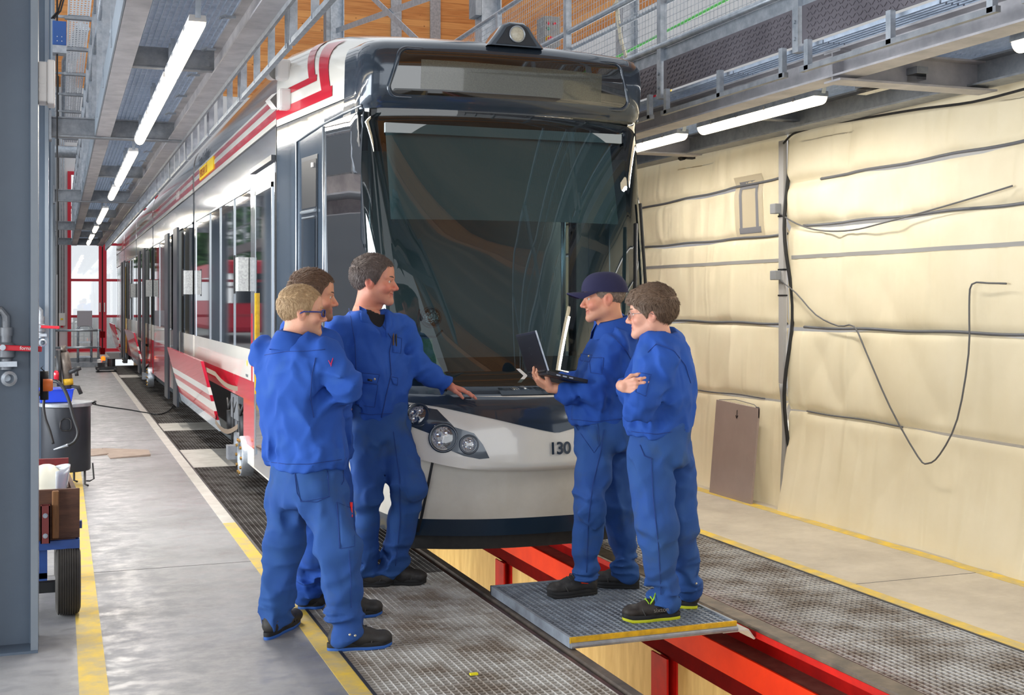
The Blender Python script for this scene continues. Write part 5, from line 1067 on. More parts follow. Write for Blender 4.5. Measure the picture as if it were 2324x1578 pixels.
def skin_mat(name, col, hi):
    m = mat(name, col, .5, 0, None, (160,.08)); nt = m.node_tree; b = nt.nodes['Principled BSDF']
    a = nt.nodes.new('ShaderNodeAttribute'); a.attribute_name = 'tint'; nt.links.new(a.outputs['Color'], b.inputs['Base Color'])
    b.inputs['Subsurface Weight'].default_value = .12; b.inputs['Subsurface Radius'].default_value = (.02,.008,.004); b.inputs['Specular IOR Level'].default_value = .4
    return m
M['skin'] = skin_mat('skin', (222,160,132), None)
def cloth_mat(name, c1, c2, c3):
    m = mat(name, c1, .85, 0, (c2, 3.2, .75, .16), (420, .12)); nt = m.node_tree; N = nt.nodes; L = nt.links; b = N['Principled BSDF']; b.inputs['Specular IOR Level'].default_value = .2
    old = b.inputs['Base Color'].links[0].from_socket; tc = N.new('ShaderNodeTexCoord'); nz = N.new('ShaderNodeTexNoise'); nz.inputs['Scale'].default_value = 6; nz.inputs['Detail'].default_value = 6; L.new(tc.outputs['Object'], nz.inputs['Vector'])
    mr = N.new('ShaderNodeMapRange'); mr.inputs['From Min'].default_value = .56; mr.inputs['From Max'].default_value = .74; mr.inputs['To Max'].default_value = .7; L.new(nz.outputs[0], mr.inputs['Value'])
    mx = N.new('ShaderNodeMix'); mx.data_type = 'RGBA'; L.new(mr.outputs[0], mx.inputs['Factor']); L.new(old, mx.inputs['A']); mx.inputs['B'].default_value = (*lin(c3),1); L.new(mx.outputs['Result'], b.inputs['Base Color'])
    mp = N.new('ShaderNodeMapping'); mp.inputs['Rotation'].default_value = (.5,.3,.4); mp.inputs['Scale'].default_value = (1.6,1.0,.8); L.new(tc.outputs['Object'], mp.inputs[0])
    n4 = N.new('ShaderNodeTexNoise'); n4.noise_type = 'RIDGED_MULTIFRACTAL'; n4.inputs['Scale'].default_value = 5; n4.inputs['Detail'].default_value = 3; n4.inputs['Distortion'].default_value = .8; L.new(mp.outputs[0], n4.inputs['Vector'])
    b4 = N.new('ShaderNodeBump'); b4.inputs['Strength'].default_value = .55; b4.inputs['Distance'].default_value = .02; L.new(n4.outputs[0], b4.inputs['Height'])
    ob = b.inputs['Normal'].links[0].from_node; L.new(b4.outputs[0], ob.inputs['Normal']); return m
M['jacket'] = cloth_mat('blue_work_jacket', (48,90,176), (40,78,162), (58,98,170))
M['trousers'] = cloth_mat('blue_work_trousers', (52,88,146), (44,78,152), (66,86,110))
M['trousers2'] = cloth_mat('blue_clean_trousers', (46,86,168), (38,76,156), (54,84,140))
M['shoe'] = mat('black_shoe_leather', (34,34,36), .6, 0, ((58,54,50), 9, .6), (60,.2))
M['shoe_brown'] = mat('dark_brown_shoe_leather', (54,46,40), .6, 0, ((34,32,30), 9, .8), (60,.2))
M['sole_blue'] = mat('blue_sole', (40,92,170), .6); M['lace_grey'] = mat('dark_grey_lace', (66,66,68), .8); M['sole_black'] = mat('black_sole', (24,24,26), .7); M['sole_yellow'] = mat('yellow_green_sole', (196,200,30), .6)
M['snap'] = mat('press_stud', (206,200,180), .3, .6); M['seam'] = mat('seam_thread', (32,62,132), .85)

def build_head(C, phi, pitch, s, smile, hair, kind):
    f = head_dir(phi); f = f*math.cos(math.radians(pitch)) + UV*math.sin(math.radians(pitch)); l = np.cross(UV, f); l /= np.linalg.norm(l); u = np.cross(f, l); Rm = np.stack([l, f, u], 1)
    def prim(p):
        d = ell(p, (0,-.012,.035), (.076,.099,.086))
        d = smin(d, ell(p, (0,.022,-.03), (.064,.070,.080)), .03)
        for sx in (-1,1):
            d = smin(d, rcone(p, (sx*.050,.0,-.058), (sx*.012,.074,-.098), .024, .018), .025)
            d = smin(d, ell(p, (sx*.044,.058,-.030), (.024,.026,.022)), .02)
            d = smin(d, rcone(p, (sx*.048,.066,.020), (sx*.012,.086,.017), .010, .011), .012)
        d = smin(d, ell(p, (0,.078,-.100), (.020,.019,.017)), .014)
        d = smin(d, ell(p, (0,.066,.05), (.055,.028,.045)), .02)
        for sx in (-1,1): d = smax(d, -ell(p, (sx*.031,.094,-.001), (.017,.013,.0065 if smile else .008)), .008)
        d = smin(d, rcone(p, (0,.086,.008), (0,.112,-.034), .0085, .0115), .010)
        for sx in (-1,1): d = smin(d, ell(p, (sx*.013,.098,-.040), (.009,.012,.008)), .008)
        d = smin(d, ell(p, (0,.080,-.066), (.028,.014,.018)), .014)
        for sx in (-1,1):
            d = smin(d, rcone(p, (sx*.030,.0845,.006), (sx*.046,.074,.002), .0048, .0035), .004)
            d = smin(d, rcone(p, (sx*.020,.0855,.002), (sx*.031,.0865,.0065), .004, .0045), .004)
            d = smin(d, rcone(p, (sx*.020,.085,-.008), (sx*.044,.076,-.009), .004, .004), .005)
        up = .004 if smile else .0
        for sx in (-1,1):
            d = smin(d, rcone(p, (0,.0905,-.0600), (sx*(.027 if smile else .023),.0775,-.0625+up*1.6), .0046, .0022), .004)
            d = smin(d, rcone(p, (0,.0890,-.0745-up*.8), (sx*(.025 if smile else .021),.0775,-.066+up), .0054, .0022), .004)
        if smile:
            for sx in (-1,1):
                d = smin(d, ell(p, (sx*.038,.070,-.040), (.018,.018,.016)), .012)
                d = smax(d, -rcone(p, (0,.0975,-.0680), (sx*.024,.0835,-.0635+up), .0050, .0022), .002)
                d = smax(d, -rcone(p, (sx*.020,.094,-.045), (sx*.031,.082,-.068), .0025, .0025), .006)
        else:
            for sx in (-1,1): d = smax(d, -rcone(p, (0,.0965,-.0672), (sx*.022,.0835,-.065), .0016, .0012), .002)
        for sx in (-1,1):
            e = ell(p, (sx*.074,-.008,-.010), (.008,.021,.032), None); e = smin(e, ell(p, (sx*.079,-.014,-.004), (.007,.019,.027)), .006); e = smax(e, -ell(p, (sx*.087,-.006,-.008), (.008,.010,.016)), .005); d = smin(d, e, .006)
        d = smin(d, rcone(p, (0,-.028,-.06), (0,-.045,-.175), .054, .060), .035)
        d = smin(d, ell(p, (0,.028,-.125), (.014,.014,.018)), .02)
        d = smin(d, rcone(p, (0,-.046,-.17), (0,-.05,-.25), .060, .050), .02)
        return d
    V, F = nets(prim, (-.125,-.175,-.27), (.125,.14,.135), .0031); V = relax(V, F, 1, .35)
    skin = np.array(lin(kind['skin'])); T = np.tile(skin, (len(V),1)); x, y, z = V.T
    def blend(w_, c): 
        nonlocal T
        w_ = np.clip(w_, 0, 1)[:,None]; T = T*(1-w_) + np.array(lin(c))*w_
    g3 = lambda c, r: np.exp(-((np.abs(x)-c[0])**2+(y-c[1])**2+(z-c[2])**2)/r**2)
    blend(kind['blush']*(g3((.045,.07,-.032),.026)+g3((0,.112,-.035),.018)+.8*g3((.08,-.01,-.01),.03)), (214,112,96))
    blend(.45*np.clip((-.06-z)/.05,0,1)*(z > -.13)*(y < .06), kind['neck'])
    blend(kind['stubble']*np.clip((-.035-z)/.03,0,1)*np.clip((y-.0)/.03,0,1)*(z > -.125)*(1-g3((0,.096,-.067),.018)), kind['beard'])
    blend(.6*np.exp(-((z+.067)/.010)**2)*(y > .076)*(np.abs(x) < .027), (186,92,88))
    blend(.35*g3((.033,.085,-.002),.016), (150,92,72))
    Vw = (V*s)@Rm.T + C
    parts = {'V': Vw, 'F': F, 'T': T, 'R': Rm}
    # hair shell with tufts
    if hair:
        hl = hair.get('line', 0.); th = hair['th']
        ly = [-.13,-.095,-.06,-.035,-.012,.006,.018,.032,.055,.088,.13]; lz = [-.075,-.072,-.062,-.035,.012,-.002,-.030,-.006,.044+hl,.070+hl,.078+hl]
        if hair.get('cap'): lz = [-.075,-.072,-.062,-.035,.012,-.002,-.03,-.012,.03,.07,.1]
        fr = hair.get('fringe', 0)
        def hf(p):
            q = ell(p, (0,-.014,.036), (.0775+th*.8,.1005+th,.088+th*1.15))
            if fr: q = smin(q, ell(p, (0,.062,.070), (.058,.046,.034)), .03)
            cut = np.interp(p[:,1], ly, lz).astype(np.float32) - p[:,2]; q = smax(q, cut*.8, .008)
            m_ = np.abs(q) < .02
            if m_.any():
                pp = p[m_]; q[m_] -= hair['mess']*(vnoise(pp*np.array([95,38,60],np.float32)+3)*.5+vnoise(pp*np.array([170,70,120],np.float32))*.35+vnoise(pp*28)*.35)
            return q
        HV, HF = nets(hf, (-.12,-.15,-.095), (.12,.14,.16), .0032); HV = relax(HV, HF, 1, .3)
        nrm = HV - np.array([0,-.014,.02]); nrm /= np.linalg.norm(nrm, axis=1, keepdims=True); r_ = np.random.default_rng(hair.get('seed',1)); pick = r_.choice(len(HV), hair.get('n',1500)*3)
        tv, tf, b0 = [], [], len(HV)
        for i in pick:
            p0 = HV[i]; nn = nrm[i]; fl = np.array([r_.normal(0,.25), .55*(1 if p0[2] > .05 else -.25)*hair.get('fwd',1), -.55 if p0[2] < .07 else -.1]); fl = fl-nn*np.dot(fl,nn); fl /= np.linalg.norm(fl)+1e-6; dr = fl*.95+nn*hair.get('stand',.35)*.75+r_.normal(0,.10,3); dr /= np.linalg.norm(dr)
            L_ = hair['len']*r_.uniform(.5,1.1); sd = np.cross(dr, nn); sd /= np.linalg.norm(sd)+1e-6; w_ = .0012; k = b0+len(tv)
            if p0[2]+dr[2]*L_ < np.interp(p0[1]+dr[1]*L_, ly, lz)-.006: continue
            tv += [p0-nn*.002+sd*w_, p0-nn*.002-sd*w_, p0+nn*w_*1.2, p0+dr*L_*.6-sd*w_*.5+nn*.0, p0+dr*L_*.6+sd*w_*.6, p0+dr*L_-nn*.15*L_]
            tf += [(k,k+2,k+4),(k+2,k+1,k+3),(k+2,k+3,k+4),(k+4,k+3,k+5),(k,k+4,k+3,k+1)]
        allV = np.concatenate([HV, np.array(tv)]) if tv else HV
        parts['hair'] = ((allV*s)@Rm.T + C, [tuple(q) for q in HF.tolist()] + tf)
    tw = lambda q: (np.asarray(q, float)*s)@Rm.T + C
    parts['tw'] = tw; parts['s'] = s
    return parts

def hand_prims(W, f, n, side, curls, spread=.12, thumb=(.6,.5), k=1.):
    """list of (a, b, ra, rb): W wrist, f towards the knuckles, n out of the palm, side +1/-1 the thumb side along f x n"""
    f = np.array(f, float); f /= np.linalg.norm(f); n = np.array(n, float); n -= f*np.dot(n,f); n /= np.linalg.norm(n); x = np.cross(f, n)*side; L = []
    rot = lambda v, a: v*math.cos(a) + n*math.sin(a)
    for i, (o, ln, r) in enumerate(((.031,.074,.0088),(.010,.083,.0090),(-.011,.077,.0086),(-.030,.060,.0076))):
        kn = W + f*(.088-.010*abs(i-1.2))*k + x*o*k; L.append((W + x*o*.5*k + f*.01, kn, .0155*k, .0115*k)); fd = f*math.cos(spread*(1-i*.7)) + x*math.sin(spread*(1.1-i*.75)); fd /= np.linalg.norm(fd); p = kn; a = 0
        for j, sg in enumerate((.45,.31,.24)):
            a += curls[i][j] if isinstance(curls[i], (tuple, list)) else curls[i]*(1.0,1.2,.8)[j]; q = p + (fd*math.cos(a)+n*math.sin(a))*ln*sg*k; L.append((p, q, r*k*(1-.08*j), r*k*(.94-.1*j))); p = q
    b = W + f*.022*k + x*.022*k + n*.006*k; d1 = f*.62 + x*.72 + n*thumb[0]; d1 /= np.linalg.norm(d1); m_ = b + d1*.045*k; L.append((b, m_, .0155*k, .0115*k)); d2 = f*.9 + x*(.42-thumb[1]*.5) + n*thumb[1]; d2 /= np.linalg.norm(d2); e_ = m_ + d2*.034*k; L.append((m_, e_, .0108*k, .0095*k)); L.append((e_, e_ + (d2*.9+n*.25)*.028*k, .0095*k, .0075*k))
    return L
def sd_list(L, k):
    def fn(p):
        d = None
        for a, b, ra, rb in L: e = rcone(p, a, b, ra, rb); d = e if d is None else smin(d, e, k)
        return d
    return fn

def person(sp):
    A3 = lambda q: at(*q)
    C_h = np.array(sp['head_c']); hp = build_head(C_h, sp['head_phi'], sp.get('pitch',0), sp['head_s'], sp.get('smile',0), sp['hair'], sp['kind'])
    tphi = sp['phi']; h = head_dir(tphi); lat = np.cross(UV, h)
    # torso stations from the hem up: centre, half width, half depth
    st = sorted([(A3(q[:3]), q[3], q[4]) for q in sp['torso']], key=lambda a: a[0][2]); zs = np.array([a[0][2] for a in st]); cs = np.array([a[0] for a in st]); ws = np.array([a[1] for a in st]); dp = np.array([a[2] for a in st])
    zf = np.linspace(zs[0], zs[-1], 60); sm = lambda v: np.convolve(np.pad(np.interp(zf, zs, v), 3, mode='edge'), np.ones(7)/7, 'valid')
    cx, cy, wf, df = sm(cs[:,0]), sm(cs[:,1]), sm(ws), sm(dp); z0, z1 = zs[0], zs[-1]
    def torso(p, g=0.):
        z = p[:,2]; qx = p[:,0]-np.interp(z, zf, cx); qy = p[:,1]-np.interp(z, zf, cy); W = np.interp(z, zf, wf)-g; Dp = np.interp(z, zf, df)-g
        uu = np.abs(qx*lat[0]+qy*lat[1])/W; vv = np.abs(qx*h[0]+qy*h[1])/Dp; d = ((uu**2.5+vv**2.5)**(1/2.5)-1)*np.minimum(W, Dp)
        return smax(smax(d, z-z1, .05), z0-z, .018)
    arms = [[A3(q) for q in a] for a in sp['arms']]; ar = sp.get('arm_r', (.080,.068,.054))
    legs = []
    for (hip, knee), (heel, toe) in zip(sp['legs'], sp['shoes']):
        H_, K_ = A3(hip), A3(knee); hl_, tl_ = ground(*heel, sp['gz']), ground(*toe, sp['gz']); ank = hl_ + (tl_-hl_)*.27 + np.array([0,0,.10]); legs.append((H_, K_, ank, hl_, tl_))
    seed = np.array([sp['seed']*3.7, sp['seed']*1.9, 0], np.float32)
    vn = [A3(q) for q in sp['vneck']] if 'vneck' in sp else None
    def jacket(p):
        d = torso(p)
        for a in arms:
            e = smin(rcone(p, a[0], a[1], ar[0], ar[1]), rcone(p, a[1], a[2], ar[1], ar[2]), .03)
            e = smax(e, -((p-a[2].astype(np.float32))@((a[1]-a[2])/np.linalg.norm(a[1]-a[2])).astype(np.float32)), .008); d = smin(d, e, .028)
        # neck opening
        nb = hp['tw']((0,-.04,-.135)); d = smax(d, -rcone(p, nb, nb+np.array([0,0,.2])+0*h, .068*sp['head_s'], .10), .012)
        if vn: d = smax(d, -rcone(p, vn[0], vn[1], .084, .018), .01)
        m_ = np.abs(d) < .03
        if m_.any():
            q = p[m_]+seed; z = q[:,2]; k = np.zeros(len(q), np.float32)
            wrp = vnoise(q*3.1)[:,None]*.12
            k += .011*(ridge(np.c_[q[:,0]*7+z*3, q[:,1]*7-z*2, z*5]+wrp*7)-.5) + .007*(ridge(np.c_[q[:,0]*11-z*6, q[:,1]*11+z*5, z*9]+wrp*5)-.5) + .003*vnoise(q*24)
            for a in arms:
                for J, A_, r_ in ((a[1],.024,.12),(a[0],.015,.14),(a[2],.013,.09)):
                    w_ = np.exp(-np.sum((p[m_]-J.astype(np.float32))**2,1)/r_**2); ax = (a[2]-a[0])/np.linalg.norm(a[2]-a[0]); s_ = (p[m_]@ax.astype(np.float32)); per = q - s_[:,None]*ax.astype(np.float32)
                    k += A_*w_*(ridge(per*6 + s_[:,None]*ax.astype(np.float32)*22)-.55)
            wb = np.exp(-((p[m_][:,2]-(z0+.05))/.02)**2); hm = np.exp(-((p[m_][:,2]-(z0+.10))/.07)**2); k += .003*wb + .020*hm*(ridge(np.c_[q[:,0]*15,q[:,1]*15,z*4])-.4)
            d[m_] -= k
        return d
    pel = (legs[0][0]+legs[1][0])/2; pw = sp.get('pelvis', (.185,.135))
    def trousers(p):
        q0 = p-pel.astype(np.float32); uu = np.abs(q0@lat.astype(np.float32))/pw[0]; vv = np.abs(q0@h.astype(np.float32))/pw[1]; d = ((uu**2.4+vv**2.4)**(1/2.4)-1)*pw[1]; d = smax(d, np.abs(q0[:,2]-.03)-.13, .05)
        for (H_, K_, An, hl_, tl_), r in zip(legs, sp['leg_r']):
            e = smin(rcone(p, H_-np.array([0,0,.03]), K_, r[0], r[1]), rcone(p, K_, An-np.array([0,0,.01]), r[1], r[2]), .05); e = smax(e, (An[2]-.062+.052*np.clip(((p-An.astype(np.float32))@((tl_-hl_)/np.linalg.norm(tl_-hl_)).astype(np.float32))/.1,-1,1))-p[:,2], .010); d = smin(d, e, .035)
        m_ = np.abs(d) < .035
        if m_.any():
            q = p[m_]+seed; z = q[:,2]; wrp = vnoise(q*2.7)[:,None]*.15; k = .012*(ridge(np.c_[q[:,0]*8+z*2, q[:,1]*8, z*3.4]+wrp*8)-.5) + .007*(ridge(np.c_[q[:,0]*10-z*5, q[:,1]*10+z*5, z*8]+wrp*6)-.5) + .0025*vnoise(q*24)
            for (H_, K_, An, hl_, tl_), r in zip(legs, sp['leg_r']):
                near = np.sqrt(np.sum((p[m_][:,:2]-An[:2].astype(np.float32))**2,1)) < .22
                zz = p[m_][:,2]-An[2]; k += near*np.exp(-((zz-.03)/.10)**2)*.026*(ridge(np.c_[q[:,0]*6,q[:,1]*6,z*19]+wrp*8)-.5)
                wk = np.exp(-np.sum((p[m_]-K_.astype(np.float32))**2,1)/.13**2); k += .020*wk*(ridge(np.c_[q[:,0]*6,q[:,1]*6,z*12]+wrp*9)-.5)
            wc = np.exp(-np.sum((p[m_]-(pel-np.array([0,0,.08])).astype(np.float32))**2,1)/.15**2); k += .018*wc*(ridge(np.c_[q[:,0]*9+z*9,q[:,1]*9+z*7,z*6])-.5)
            d[m_] -= k
        return d
    def bounds(P, m): P = np.array(P); return P.min(0)-m, P.max(0)+m
    # body: head, neck, hands and the trunk and limbs under the clothes
    VV, FF, TT = [hp['V']], [hp['F']], [hp['T']]; nb_ = len(hp['V'])
    core = lambda p: np.minimum(torso(p, .055), np.minimum.reduce([np.minimum(rcone(p, a[0], a[1], .036,.030), rcone(p, a[1], a[2], .030, .024)) for a in arms] + [np.minimum(rcone(p, L_[0], L_[1], .050,.040), rcone(p, L_[1], L_[2]+np.array([0,0,.03]), .038,.028)) for L_ in legs] + [ell(p, pel+np.array([0,0,.06]), (.08,.08,.09))] + [rcone(p, hp['tw']((0,-.05,-.2)), hp['tw']((0,-.05,-.3)), .06, .06)]))
    lo, hi = bounds(list(cs)+[q for a in arms for q in a]+[q for L_ in legs for q in L_[:3]], .16); V, F = nets(core, lo, hi, .016); VV.append(V); FF.append(F+nb_); nb_ += len(V); TT.append(np.tile(np.array(lin(sp['kind']['skin'])), (len(V),1)))
    for hd in sp.get('hands', []):
        hd = dict(hd); back = hd.pop('back', None); L = hand_prims(**hd); W = np.array(hd['W']); bk = np.array(back if back is not None else hd['f']); bk = bk/np.linalg.norm(bk); L = L + [(W - bk*.07, W + np.array(hd['f'])/np.linalg.norm(hd['f'])*.012, .028, .0255)]
        fn = sd_list(L, .007); lo, hi = bounds([q for e in L for q in e[:2]], .035); V, F = nets(fn, lo, hi, .0027); V = relax(V, F, 1, .3); c_ = np.array(lin(sp['kind'].get('hand', sp['kind']['skin']))); VV.append(V); FF.append(F+nb_); nb_ += len(V); TT.append(np.tile(c_, (len(V),1))*(1+.10*vnoise(V*60)[:,None]*np.array([.5,1,1])))
    base = np.array([pel[0], pel[1], sp['gz']])
    body = mesh_np('person', np.concatenate(VV), np.concatenate(FF), M['skin'], None, base, np.concatenate(TT)); tag(body, sp['label'], 'person', 'workers in blue overalls')
    # clothes
    lo, hi = bounds(list(cs)+[q for a in arms for q in a], .27); hi[2] = max(hi[2], z1+.02); V, F = nets(jacket, lo, hi, sp.get('res',.0085)); V = relax(V, F, 1, .4); jk = mesh_np('jacket', V, F, M['jacket'], body)
    lo, hi = bounds([pel-np.array([.12,.12,-.1]), pel+np.array([.12,.12,.26])]+[q for L_ in legs for q in L_[:3]], .16); V, F = nets(trousers, lo, hi, sp.get('res',.0085)); V = relax(V, F, 1, .4); tr_ = mesh_np('trousers', V, F, M[sp.get('tmat','trousers')], body)
    if vn:
        us = lambda p: smax(smax(torso(p, .030), rcone(p, vn[0], vn[1], .11, .05), .01), -rcone(p, hp['tw']((0,-.03,-.155)), hp['tw']((0,.01,-.10)), .062*hp['s'], .085*hp['s']), .006)
        V, F = nets(us, vn[1]-np.array([.3,.3,.15]), vn[0]+np.array([.3,.3,.12]), .009); mesh_np('undershirt', V, F, mat('black_tee', (22,22,26), .9), body)
    # collar
    tw = hp['tw']; c0 = np.array(tw((0,-.040,-.150))); g = MB(); ring = []
    ch = sp.get('collar', .040)
    ca = sp.get('collar_open', .36)
    for zi, rr in ((-.05,.090),(-.02,.083),(ch*.55,.074),(ch,.072),(ch*.8,.080),(ch*.2,.093),(-.012,.104),(-.05,.110)):
        ring.append([c0 + UV*(zi - .022*math.cos(a)**1*(1 if abs(a) < 9 else 0)*(.9)) + (h*math.cos(a)*1.08+lat*math.sin(a)*.98)*rr*sp['head_s'] for a in np.linspace(ca, 2*math.pi-ca, 34)])
    g.grid(ring)
    if not vn: g.build('collar', M['jacket'], jk, True)
    # shoes
    for (H_, K_, An, hl_, tl_), sh in zip(legs, sp['shoe_kind']):
        d = tl_-hl_; Ls = np.linalg.norm(d); f = d/Ls; x = np.cross(f, UV); G = np.array([0,0,sp['gz']]); b = np.array([hl_[0],hl_[1],sp['gz']])
        T_ = lambda t, o, z: b + f*(Ls*t) + x*o + UV*z
        def upper(p):
            e = rcone(p, T_(.13,0,.062), T_(.5,.003,.055), .036, .040); e = smin(e, rcone(p, T_(.5,.003,.055), T_(.83,.006,.045), .040, .034), .03); e = smin(e, rcone(p, T_(.17,0,.06), T_(.20,0,.125), .036, .040), .03); e = smin(e, rcone(p, T_(.30,0,.10), T_(.62,0,.066), .030, .030), .03); e = smin(e, ell(p, T_(.86,.004,.05), (.042,.042,.030)), .02)
            return smax(e, sp['gz']+.022-p[:,2], .004) + .002*vnoise(p*40)
        V, F = nets(upper, np.minimum(hl_,tl_)-.09, np.maximum(hl_,tl_)+np.array([.09,.09,.19]), .006); so = mesh_np('shoe', V, F, M[sh['mat']], body)
        ol = []
        for i in range(40):
            a = 2*math.pi*i/40; cx_, sx_ = math.cos(a), math.sin(a); t_ = .5-.5*cx_*abs(cx_)**-.12 if abs(cx_) > 1e-6 else .5; wd = .040*abs(sx_)**.75*(1.12 if t_ > .55 else .92)*(.90 if .3 < t_ < .5 else 1); ol.append((t_, math.copysign(wd, sx_)))
        for nm, za, zb, gr, mk in (('sole', 0.0, .017, 1.0, sh['sole']), ('midsole', .015, .036, 1.04, 'sole_black')):
            g = MB(); ro = []
            for z_, k_ in ((za,.96*gr),(za+.003,gr),(zb-.003,gr*1.01),(zb,.97*gr)): ro.append([T_(.5+(t_-.5)*(1+.05*(k_-1)), o_*k_, z_ + (.012*max(0,(t_-.86)/.14) if nm == 'sole' else .016*max(0,(t_-.86)/.14)*(.6))) for t_, o_ in ol])
            n_ = len(ol); V = [q for r in ro for q in r]; Fq = [(i*n_+j, i*n_+(j+1)%n_, (i+1)*n_+(j+1)%n_, (i+1)*n_+j) for i in range(3) for j in range(n_)] + [tuple(range(n_))[::-1], tuple(3*n_+j for j in range(n_))]; g.add(V, Fq); g.build(nm, M[mk], so, 40)
        g = MB(); g.tube([T_(.66,-.044,.035),T_(.70,-.03,.068),T_(.72,0,.080),T_(.70,.03,.068),T_(.66,.046,.035)], .0028, 6); g.tube([T_(.05,-.02,.05),T_(.12,-.042,.085),T_(.28,-.041,.10)], .0028, 6); g.tube([T_(.05,.02,.05),T_(.12,.042,.085),T_(.28,.041,.10)], .0028, 6); g.build('shoe_seam', M.setdefault('shoe_thread', mat('shoe_thread', (74,72,70), .7)), so, True)
        g = MB()
        for k_ in range(4): t_ = .44+.07*k_; zt = .128-.085*(t_-.35)/.4+.022; g.tube([T_(t_,-.030,zt-.012),T_(t_+.02,-.012,zt+.004),T_(t_+.02,.012,zt+.004),T_(t_,.030,zt-.012)], .0032, 5)
        if sh.get('bow'):
            for o_, z_ in ((-.03,.145),(.03,.140),(-.02,.13),(.035,.128)): g.tube([T_(.45,0,.125), T_(.46,o_*.8,.125+(z_-.13)), T_(.52,o_*1.4,z_-.03), T_(.56,o_*1.2,.09), T_(.50,o_*.3,.112)], .0036, 5)
        g.build('laces', M[sh.get('lace','lace_grey')], so, True)
        if sh.get('trim'):
            for o_ in (-1, 1): g = MB(); q = [T_(.44,o_*.036,.105),T_(.38,o_*.044,.078),T_(.27,o_*.045,.072),T_(.25,o_*.043,.10)]; g.tube(q, .0055, 6); g.build('trim_loop', M[sh['trim']], so, True)
    if 'hair' in hp: mesh_np('hair', hp['hair'][0], hp['hair'][1], sp['hair']['mat'], body)
    s_ = hp['s']
    for sx in (-1, 1):
        c = (sx*.0315,.0745,-.001); g = MB(); g.lathe(tw(c), hp['R']@np.array([sx*.12,1,-.02]), [(.0,.0128*s_),(.0042*s_,.0122*s_),(.0043*s_,.0121*s_),(.0065*s_,.0110*s_),(.0105*s_,.0072*s_),(.0127*s_,.0)], 16)
        e_ = g.build('eye', [M.setdefault('eye_white', mat('eye_white', (206,196,188), .4)), M.setdefault('eye_iris', mat('eye_iris', (52,44,40), .1))], body, True)
        e_.data.polygons.foreach_set('material_index', [1 if i < 32 else 0 for i in range(len(e_.data.polygons))])
        g = MB(); g.tube([tw((sx*.014,.0975,.0195)), tw((sx*.028,.0935,.0245)), tw((sx*.042,.083,.0245)), tw((sx*.050,.074,.019))], [.0028,.0040,.0036,.0018], 6); g.build('eyebrow', sp['hair']['mat'], body, True)
    if sp.get('smile'):
        g = MB(); g.grid([[tw((.0225*a, .0895-.013*a*a, -.0675+k_*.0042+.0045*a*a)) for a in np.linspace(-1,1,13)] for k_ in (-1,0,1)]); g.build('teeth', M.setdefault('teeth', mat('teeth', (236,226,204), .3)), body, True)
    return dict(body=body, jacket=jk, trousers=tr_, jf=jacket, tf=trousers, tw=tw, h=h, lat=lat, d=sp['torso'][0][2], arms=arms, hp=hp)
def decal_line(P, which, pts, r, name, mm, d, parent=None, off=.003):
    fn = P['jf'] if which == 'j' else P['tf']; pp = np.array(pts, float); tt = np.linspace(0, len(pp)-1, 6*len(pp)); pts = np.stack([np.interp(tt, np.arange(len(pp)), pp[:,k]) for k in (0,1)], 1); q = [rayhit(fn, a, b, d-.5, d+.5, off) for a, b in pts]; g = MB(); g.tube(q, r, 5); return g.build(name, mm, parent or (P['jacket'] if which == 'j' else P['trousers']), True)
def decal_quad(P, which, c4, name, mm, d, off=.005, n=8, m=8, parent=None):
    fn = P['jf'] if which == 'j' else P['tf']; c4 = np.array(c4, float); G = []
    for v_ in np.linspace(0, 1, m):
        row = []
        for u_ in np.linspace(0, 1, n):
            p = (c4[0]*(1-u_)+c4[1]*u_)*(1-v_) + (c4[3]*(1-u_)+c4[2]*u_)*v_; edge = u_ in (0,1) or v_ in (0,1); row.append(rayhit(fn, p[0], p[1], d-.5, d+.5, -.002 if edge else off))
        G.append(row)
    g = MB(); g.grid(G); o = g.build(name, mm, parent or (P['jacket'] if which == 'j' else P['trousers']), True)
    if name.endswith('pocket') or name.endswith('flap'):
        G = np.array(G); vw = np.array([0,0,CAMH])-G[0,0]; vw /= np.linalg.norm(vw); rim = np.concatenate([G[0], G[1:,-1], G[-1,::-1][1:], G[::-1,0][1:-1]]) + vw*.005; g = MB(); g.tube(rim, .0012, 5, closed=True); g.build('stitching', M['seam'], o, True)
    return o
def stud(P, which, px, py, d, parent=None, r=.006, mm='snap'):
    fn = P['jf'] if which == 'j' else P['tf']; c = rayhit(fn, px, py, d-.5, d+.5, .004); n_ = np.array([0,0,CAMH])-c; n_ /= np.linalg.norm(n_); g = MB(); g.lathe(c, n_, [(0,.004),(r*.7,.003),(r,0)], 10); return g.build('press_stud', M[mm], parent or (P['jacket'] if which == 'j' else P['trousers']), True)
# ---------------------------------------------------------------- the five workers
def headC(px, py, d, phi, pitch, s, sx):
    f = head_dir(phi); f = f*math.cos(math.radians(pitch)) + UV*math.sin(math.radians(pitch)); l = np.cross(UV, f); l /= np.linalg.norm(l); u = np.cross(f, l)
    return at(px, py, d) - np.stack([l, f, u], 1)@(np.array([sx*.078,-.010,-.008])*s)
def hairmat(n, a, b): return mat(n, a, .55, 0, (b, 90, .8, .2), stretch=(1,1,.4))
M['hair_blond'] = hairmat('hair_blond', (206,176,136), (158,126,92)); M['hair_brown'] = hairmat('hair_brown', (118,90,70), (74,54,42)); M['hair_grey'] = hairmat('hair_greying_brown', (112,98,92), (62,52,50)); M['hair_ash'] = hairmat('hair_ash_brown', (128,104,84), (82,64,52)); M['hair_short'] = hairmat('hair_cropped_grey', (150,132,116), (104,88,76))
SB = dict(mat='shoe', sole='sole_blue'); SK = dict(mat='shoe', sole='sole_black')
